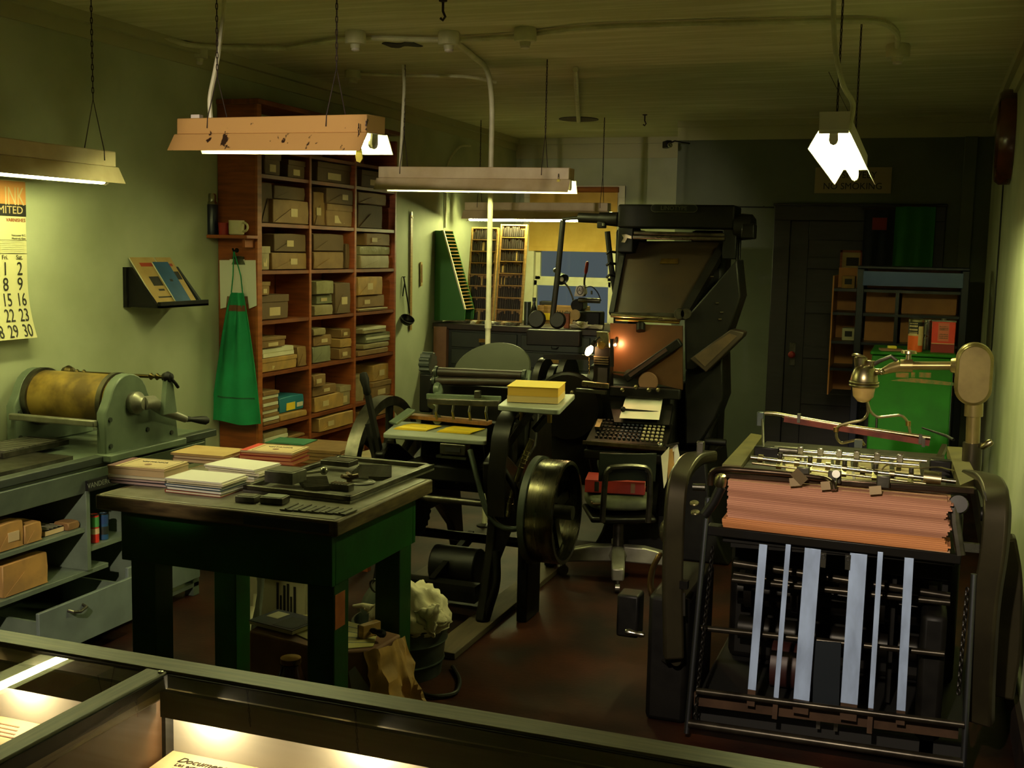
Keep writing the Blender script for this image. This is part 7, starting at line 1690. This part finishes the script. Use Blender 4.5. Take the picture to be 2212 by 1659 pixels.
# lever with wooden roller at the left of the pile
MB().tube([F(1558, 1052, 4.07), F(1542, 1085, 4.07), F(1522, 1112, 4.07)], .018, 10).build('pile_lever', m_black, fp_)
MB().lathe([(.012, -.02), (.022, -.01), (.022, .012), (.014, .03), (0, .032)], F(1556, 1042, 4.07), (.2, -.3, 1), 14).build('lever_knob', m_nickel, fp_)
for x, y in ((1500, 1087), (1502, 1107)): MB().lathe([(.004, -.006), (.016, -.004), (.018, 0), (.016, .004), (0, .006)], F(x, y, 4.1), (0, -.3, 1), 14).build('dial_washer', m_nickel, fp_)
MB().cyl(F(1497, 1052, 4.2), F(1524, 1053, 4.2), .014, 12).build('stub_shaft', m_steel, fp_)
MB().cyl(F(2118, 1110, 4.25), F(2140, 1112, 4.25), .025, 14).build('stub_shaft', m_iron, fp_)
MB().box(F(2095, 1182, 4.12), (.06, .02, .03)).build('lock_block', m_steel, fp_); MB().tube([F(2062, 1085, 4.15), F(2064, 1130, 4.12), F(2075, 1200, 4.1)], .016, 8).build('lift_screw', m_steeld, fp_); MB().lathe([(.03, -.02), (.034, 0), (.03, .02), (0, .02)], F(2070, 1090, 4.15), (0, -1, .3), 18).build('ratchet_wheel', m_iron, fp_)
MB().poly([F(x, y, 4.13) for x, y in ((2124, 1060), (2130, 1066), (2136, 1110), (2130, 1150), (2134, 1100))], (0, .01, 0)).build('bright_edge', m_steel, fp_)
# oil cup left, side wheel and handles on the left
MB().sph(F(1443, 1148, 4.3), .035, 16, 10, (1, 1, 1.5)).build('oil_cup', m_fr, fp_); MB().cyl(F(1447, 1120, 4.3), F(1448, 1105, 4.3), .01, 10).build('oil_cup_neck', m_fr, fp_)
sweep('side_lever', [F(1427, 1195, 4.3), F(1410, 1225, 4.3), F(1404, 1260, 4.3), F(1410, 1288, 4.3)], .05, .02, M('worn_lever_brass', '6b5430', .32, .9), (0, 1, 0))
MB().bb(F(1382, 0, 4.3).x, F(1432, 0, 4.3).x, 4.25, 4.35, F(1400, 1375, 4.3).z, F(1400, 1283, 4.3).z).build('side_box', m_black, fp_, bevel=.01)
MB().lathe([(.008, 0), (.013, .015), (.009, .03), (.012, .05), (.016, .062), (.012, .075), (0, .078)], F(1392, 1372, 4.2), (-1, 0, .05), 16).build('crank_handle', m_bright, fp_)
MB().tube([F(1420, 1375, 4.25), F(1425, 1420, 4.22), F(1445, 1432, 4.2), F(1470, 1425, 4.2)], .014, 8).build('brake_arm', m_iron, fp_); MB().lathe([(.02, -.02), (.026, 0), (.02, .02), (0, .02)], F(1462, 1424, 4.15), (0, -1, 0), 16).build('brake_boss', m_fr, fp_)
MB().bar(F(1478, 1280, 4.1), F(1478, 1330, 4.1), .008, .008, (0, 1, 0)).build('stop_pin', m_steel, fp_); MB().box(F(1478, 1262, 4.1), (.03, .03, .03)).build('stop_block', m_iron, fp_)
# ------------------------------------------------------------------ spray unit on its post
sy = 4.72
su = thing('spray_unit', 'brass coloured powder sprayer with glass cup on an arm above the press', 'sprayer', tuple(F(2100, 985, sy)))
o0, o1 = F(2108, 740, sy), F(2108, 875, sy); r_ = (F(2150, 0, sy).x-F(2064, 0, sy).x)/2*.98; zc0 = (o0.z+o1.z)/2; hz_ = (o0.z-o1.z)/2; xo = o0.x
ov = [(math.cos(a)*r_, (hz_-r_)*(1 if math.sin(a) > 0 else -1)+math.sin(a)*r_) for a in [2*PI*(k+.5)/28 for k in range(28)]]
m_su = M('sprayer_enamel', '8f7f4e', .32, .7, c2='6f6138', scale=8, rvar=.1)
MB().prism(ov, (0, .09, 0), (xo, sy-.045, zc0), (1, 0, 0), (0, 0, 1)).build('oval_housing', m_su, su, bevel=.014)
MB().prism([(x*.9, z*.94) for x, z in ov], (0, .012, 0), (xo, sy-.052, zc0), (1, 0, 0), (0, 0, 1)).build('housing_cover', m_su, su, bevel=.006)
p0, p1 = F(2104, 870, sy), F(2100, 985, sy)
MB().cyl(p0, p0+(p1-p0)*.25, .034, 16).build('post_collar', m_su, su); MB().cyl(p0+(p1-p0)*.2, p0+(p1-p0)*.8, .026, 16).build('post', m_su, su); MB().cyl(p0+(p1-p0)*.75, p1+V(0, 0, -.06), .036, 16).build('post_base', m_fr, su)
MB().lathe([(.006, 0), (.012, .01), (.014, .04), (.01, .05), (0, .052)], F(2118, 968, sy-.03), (.9, -.2, .7), 12).build('wing_lever', m_nickel, su)
h0, h1 = F(2068, 790, sy), F(1955, 790, sy)
MB().lathe([(.034, 0), (.028, .03), (.024, .035)], h0+V(.01, 0, 0), (-1, 0, 0), 16).build('arm_flange', m_su, su)
MB().cyl(h0, h1, .017, 14).build('arm_tube', m_su, su); MB().cyl(F(1972, 790, sy), F(1945, 790, sy), .026, 16).build('arm_clamp', m_su, su)
MB().lathe([(.01, 0), (.01, .03), (.03, .034), (.028, .044), (0, .048)], F(1962, 782, sy), (0, 0, 1), 18).build('clamp_knob', m_nickel, su)
MB().tube([F(1945, 790, sy), F(1925, 795, sy), F(1905, 803, sy), F(1888, 803, sy)], [.024, .02, .013, .013], 12).build('arm_elbow', m_su, su)
MB().tube([F(1938, 780, sy), F(1925, 770, sy), F(1900, 780, sy), F(1886, 788, sy)], .008, 8).build('stay_rod', m_steeld, su); MB().sph(F(1904, 803, sy-.02), .013, 12, 8).build('joint_bolt', m_nickel, su)
cx = F(1868, 800, sy).x; zt_, zm_, zb2 = F(1868, 795, sy).z, F(1868, 828, sy).z, F(1868, 870, sy).z; R_ = (F(1898, 830, sy).x-F(1838, 830, sy).x)/2
MB().lathe([(R_*.98, zm_), (R_, zm_+.015), (R_*.96, zm_+.03), (R_*.75, zt_-.0), (R_*.5, zt_+.012), (0, zt_+.014)], (cx, sy, 0), n=28, caps=False).build('sprayer_lid', m_nickel, su)
for z in (zm_+.004, zm_-.008): MB().ring((cx, sy, z), R_*1.0, .006, n=28, m=8).build('lid_ring', m_nickel, su)
MB().lathe([(0, zb2), (R_*.4, zb2+.004), (R_*.75, zb2+.025), (R_*.84, zb2+.06), (R_*.85, zm_)], (cx, sy, 0), n=28, caps=False).build('sprayer_cup', M('cup_glass_cream', 'b59a62', .25, c2='9a7f4a', scale=9), su)
MB().lathe([(.02, 0), (.024, .02), (.026, .04), (.02, .045), (0, .045)], (cx-R_*.35, sy, zt_), n=16, caps=False).build('lid_cap', m_nickel, su); MB().lathe([(.014, 0), (.018, .02), (.02, .03), (0, .033)], (cx+R_*.35, sy, zt_), n=16, caps=False).build('lid_cap', m_nickel, su)
MB().ring((cx-R_*.5, sy, zt_+.045), .022, .006, (.2, .3, 1), 18, 6).build('filler_ring', m_nickel, su)
nz = V(cx+.015, sy, zb2)
MB().tube(seg_curve([nz+V(0, 0, .01), F(1876, 893, sy), F(1864, 908, sy), F(1840, 912, sy), F(1808, 920, sy), F(1806, 945, sy), F(1816, 958, sy), F(1858, 948, sy), F(1868, 962, sy)]), .0055, 8).build('spray_tube', m_nickel, su)
MB().tube(seg_curve([nz+V(0, 0, .01), F(1880, 890, sy), F(1896, 902, sy), F(1948, 896, sy), F(1962, 912, sy), F(1966, 935, sy)]), .0055, 8).build('spray_tube', m_nickel, su)
for x, y in ((1806, 928), (1962, 915)): MB().cyl(F(x, y-5, sy), F(x, y+5, sy), .01, 12).build('tube_union', m_brass, su)
# ------------------------------------------------------------------ green cabinet with tins
GY = 7.2
a, b = at(1884, 757, Y=GY), at(2062, 757, Y=GY)
gz = a.z-.004
gc = thing('green_cabinet', 'bright green metal cabinet with orange scrapes beside the right wall', 'cabinet', ((a.x+b.x)/2, GY+.25, 0))
MB().bb(a.x, b.x, GY, GY+.55, .06, gz-.02).build('cabinet_body', m_greenl, gc, bevel=.01)
MB().bb(a.x-.01, b.x+.01, GY-.012, GY+.56, gz-.02, gz).build('cabinet_top', m_greenl, gc, bevel=.006)
MB().bb(a.x+.02, b.x-.02, GY+.02, GY+.53, 0, .06).build('plinth', m_soot, gc)
s0_, s1_ = at(1924, 822, Y=GY), at(2060, 831, Y=GY)
MB().poly([(s0_.x, GY-.0015, s0_.z), (s1_.x, GY-.0015, s1_.z-.006), (s1_.x, GY-.0015, s1_.z+.012), (s1_.x-.1, GY-.0015, s1_.z+.02), (s0_.x+.12, GY-.0015, s0_.z+.022), (s0_.x+.05, GY-.0015, s0_.z+.012)], (0, .003, 0)).build('bare_scrape', M('scrape_orange', '9c6a33', .6, c2='5d6a2a', scale=30), gc)
for k, (x, w) in enumerate(((1935, 26), (1968, 8), (1985, 24))):
    p = at(x, 812, Y=GY); MB().bb(p.x, p.x+w*.0028, GY-.0015, GY, p.z-.008, p.z+.022).build('worn_mark', MATS['scrape_orange'], gc)
MB().bb(b.x-.004, b.x+.0, GY-.004, GY, .1, gz-.03).build('door_edge', m_green, gc); MB().tube([(a.x+.05, GY, .75), (a.x+.05, GY-.03, .76), (a.x+.05, GY-.03, .84), (a.x+.05, GY, .85)], .007, 8).build('door_handle', m_steeld, gc)
def G(px, py, Y=GY+.12): return at(px, py, Y=Y)
c = G(1976, 755); R_ = (G(1992, 700).x-G(1959, 700).x)/2; zt_ = G(1976, 690).z
t = thing('powder_tin', 'tall round tin with black and orange label on the green cabinet', 'tin', (c.x, GY+.12, gz+.001))
zo = gz+.001; hh_ = zt_-zo
MB().lathe([(R_*.99, 0), (R_, .004), (R_, hh_*.55)], (c.x, GY+.12, zo), n=28).build('orange_band', m_orange, t)
MB().lathe([(R_, hh_*.5501), (R_, hh_*.93)], (c.x, GY+.12, zo), n=28).build('black_band', m_soot, t)
MB().lathe([(R_*1.02, hh_*.93), (R_*1.02, hh_*1.0), (R_*.9, hh_*1.03), (0, hh_*1.03)], (c.x, GY+.12, zo), n=28, caps=False).build('lid', m_nickel, t)
MB().lathe([(R_*1.006, hh_*.5), (R_*1.006, hh_*.54)], (c.x, GY+.12, zo), n=28, caps=False).build('cream_line', m_cream, t)
def arcband(cx, cy, r, a0, a1, z0, z1, d=.001, n=8): return MB().sheet(lambda u, v: (cx+(r+d)*math.sin(a0+(a1-a0)*u), cy-(r+d)*math.cos(a0+(a1-a0)*u), z0+(z1-z0)*v), n, 1, .0008)
arcband(c.x, GY+.12, R_, .35, 1.2, zo+hh_*.2, zo+hh_*.8, .0022).build('cream_panel', m_cream, t)
rn = random.Random(21)
for zf, hf, n in ((.88, .025, 5), (.80, .055, 6), (.69, .055, 7), (.61, .02, 8)):
    m = MB()
    for k in range(n):
        a0 = -.95+1.2*k/n; m2 = arcband(c.x, GY+.12, R_, a0, a0+1.2/n*.72, zo+hh_*(zf-hf/2), zo+hh_*(zf+hf/2), .0016, 1); m.add(m2.v, m2.f)
    m.build('worn_print', m_cream, t)
arcband(c.x, GY+.12, R_, -.95, .2, zo+hh_*.535, zo+hh_*.58, .0016, 4).build('cream_line', m_cream, t)
c = G(2003, 752, GY+.34); R_ = (G(2014, 700, GY+.2).x-G(1994, 700, GY+.2).x)/2; zt_ = G(2004, 694, GY+.2).z
t = thing('silver_tin', 'plain silver tin between the orange tin and the red tin', 'tin', (c.x, GY+.34, gz+.001)); MB().lathe([(.045, 0), (.045, zt_-gz-.01)], (c.x, GY+.34, gz+.001), n=24).build('tin_body', m_steel, t); MB().lathe([(.047, zt_-gz-.012), (.047, zt_-gz), (.04, zt_-gz), (.038, zt_-gz-.006), (0, zt_-gz-.006)], (c.x, GY+.34, gz+.001), n=24, caps=False).build('lid', m_bright, t)
a, b = G(2010, 758), G(2061, 758); zt_ = G(2035, 693).z
t = thing('red_tin', 'rectangular red oil tin on the green cabinet', 'tin', ((a.x+b.x)/2, GY+.16, gz+.001))
zo = gz+.001; hh_ = zt_-zo
MB().bb(a.x, b.x, GY+.12, GY+.2, zo, zo+hh_*.28).build('dark_red_band', M('dark_red_tin', '7c1c1c', .35), t); MB().bb(a.x, b.x, GY+.12, GY+.2, zo+hh_*.28, zo+hh_).build('tin_body', m_redtin, t, bevel=.003)
MB().bb(a.x, b.x, GY+.119, GY+.2, zo+hh_*.275, zo+hh_*.295).build('cream_line', m_cream, t)
MB().cyl(((a.x+b.x)/2, GY+.16, zo+hh_), ((a.x+b.x)/2, GY+.16, zo+hh_+.012), .015, 14).build('cap', m_steel, t); MB().bb(a.x-.003, b.x+.003, GY+.117, GY+.203, zo+hh_-.006, zo+hh_+.002).build('top_seam', m_steel, t)
MB().bb(a.x+.035, b.x-.035, GY+.1185, GY+.12, zo+hh_*.36, zo+hh_*.93).build('pale_panel', M('tin_panel', 'c0604a', .45), t)
for zf in (.82, .76, .72, .58, .52, .46):
    m = MB()
    for k in range(7):
        x0 = a.x+.042+(b.x-a.x-.084)*k/7; m.bb(x0, x0+.009, GY+.1175, GY+.1186, zo+hh_*(zf-.017), zo+hh_*(zf+.017)-rn.uniform(0, .004))
    m.build('worn_print', m_brown, t)
MB().bb(b.x+.004, b.x+.03, GY+.14, GY+.22, zo, zo+hh_*.97).build('x', m_steel, t) if False else None
c = G(1925, 752, GY+.1); t = thing('wood_scrap', 'thin brown board with a yellow sponge on the green cabinet left corner', 'board', (c.x, GY+.1, gz+.001), .2); MB().box((0, 0, .006), (.13, .09, .012)).build('board', m_brown, t, local=True); MB().box((.005, 0, .021), (.05, .04, .018)).build('sponge', m_screen, t, local=True, bevel=.004)
# ------------------------------------------------------------------ navy rack behind
NY = 8.6
a, b = at(1853, 580, Y=NY), at(2096, 582, Y=NY)
nr = thing('navy_rack', 'navy steel rack with brown backed compartments behind the green cabinet', 'rack', ((a.x+b.x)/2, NY+.2, 0))
bx = min(b.x, XR-.06)
for x in (a.x, bx-.05):
    for y in (NY, NY+.4): MB().bb(x, x+.05, y, y+.03, 0, a.z).build('post', m_navy, nr, bevel=.004)
MB().bb(a.x, bx, NY-.005, NY+.43, a.z-.0, a.z+.02).build('top_panel', m_navy, nr, bevel=.004)
h0_ = at(1975, 588, Y=NY-.01).z; h1_ = at(1975, 620, Y=NY-.01).z
MB().bb(a.x+.04, bx-.04, NY-.008, NY, h1_, h0_).build('header_panel', M('navy_lamp_reflection', '5a6c90', .22, .5), nr, bevel=.002)  # navy lightened so its colour carries the tube lamp's reflection
zr = [at(1900, y, Y=NY).z for y in (626, 678, 741, 800)]
for z in zr: MB().bb(a.x-.16, bx-.02, NY+.02, NY+.42, z-.02, z).build('rack_shelf', m_navy, nr)
MB().bb(a.x-.16, bx-.02, NY+.42, NY+.43, .8, a.z).build('back_board', m_copper, nr)
for px in (1936,): 
    x = at(px, 680, Y=NY).x
    for z0_, z1_ in zip(zr[1:], zr): MB().bb(x-.012, x+.012, NY+.03, NY+.42, z0_, z1_-.02).build('compartment_divider', m_navy, nr)
MB().bb(a.x-.17, a.x-.16, NY+.02, NY+.43, .8, at(1815, 596, Y=NY).z).build('side_board', m_copper, nr)
for k, (z0_, z1_) in enumerate(zip(zr[1:], zr)):
    x0 = at(1944, 700, Y=NY).x
    MB().bb(a.x+.06, at(1930, 700, Y=NY).x, NY+.2, NY+.4, z0_+.001, z1_-.024).build('stored_board', m_copper, nr)
    MB().bb(x0, bx-.07, NY+.2, NY+.4, z0_+.001, z1_-.024).build('stored_board', m_copper, nr)
for i, (px, py, lab) in enumerate(((1832, 618, 'small pale carton on the left overhang of the navy rack, upper'), (1832, 735, 'small white lettered packet on the left overhang of the navy rack, lower'))):
    k = 1 if i == 0 else 2
    x0, x1 = at(1818, py, Y=NY+.1).x, at(1846, py, Y=NY+.1).x
    zz0 = zr[k-1] if i == 0 else zr[2]
    t = thing('small_carton', lab, 'carton', ((x0+x1)/2, NY+.18, zz0+.001)); MB().bb(x0, x1, NY+.1, NY+.26, zz0+.001, zz0+.09).build('carton_body', m_kraftl if i == 0 else m_paper, t, bevel=.003); MB().bb(x0+.02, x1-.02, NY+.098, NY+.1, zz0+.03, zz0+.07).build('printed_label', m_ink, t)
# clock on the right wall
cy_ = at(2172, 297, X=XR-.04).y; cz_ = at(2172, 297, X=XR-.04).z
ck = thing('wall_clock', 'round brown wooden clock on the right wall seen edge on', 'clock', (XR, cy_, cz_-.2))
R_ = (at(2172, 205, X=XR-.05).z-at(2172, 392, X=XR-.05).z)/2
MB().lathe([(R_, 0), (R_, .06), (R_*.93, .085), (R_*.82, .08), (R_*.8, .06)], (XR-.001, cy_, cz_), (-1, 0, 0), 48).build('clock_case', M('clock_wood', '5a2a12', .25, c2='43200d', scale=8, coat=.3), ck)
MB().lathe([(R_*.8, .05), (R_*.8, .054), (0, .055)], (XR-.001, cy_, cz_), (-1, 0, 0), 40, caps=False).build('dial', m_paper, ck)
for a_, l_ in ((.6, .5), (2.1, .72)): MB().bar((XR-.058, cy_, cz_), (XR-.058, cy_+math.sin(a_)*R_*l_, cz_+math.cos(a_)*R_*l_), .012, .002, (1, 0, 0)).build('hand', m_ink, ck)
# cord down the right wall under the clock
p = at(2164, 430, X=XR-.008)
t = thing('clock_cord', 'thin dark cord running down the right wall below the clock', 'cord', (XR-.006, p.y, 1.1)); MB().tube([(XR-.006, p.y, cz_-.15), (XR-.006, p.y, 1.6), (XR-.006, p.y+.02, 1.1)], .005, 7).build('cord', m_rubber, t); MB().box((XR-.008, p.y+.02, 1.08), (.016, .04, .06)).build('plug', m_rubber, t)
p = at(1640, 447, Y=YR-.008); t = thing('wall_cable', 'thin cable stretched along the back wall between the machine and the door', 'cable', tuple(p)); MB().tube([at(1590, 447, Y=YR-.006), at(1672, 448, Y=YR-.006)], .005, 6).build('cable', m_rubber, t); MB().cyl(at(1650, 447, Y=YR), at(1650, 447, Y=YR)+V(0, -.012, 0), .008, 8).build('cable_clip', m_rubber, t)
# ------------------------------------------------------------------ lettering to meshes
bpy.context.view_layer.update()
dg = bpy.context.evaluated_depsgraph_get()
for o in [o for o in COL.objects if o.type == 'FONT']:
    me = bpy.data.meshes.new_from_object(o.evaluated_get(dg)); nm = o.name
    n = bpy.data.objects.new('lettering', me); COL.objects.link(n); n.parent = o.parent; n.matrix_basis = o.matrix_basis
    bpy.data.objects.remove(o)
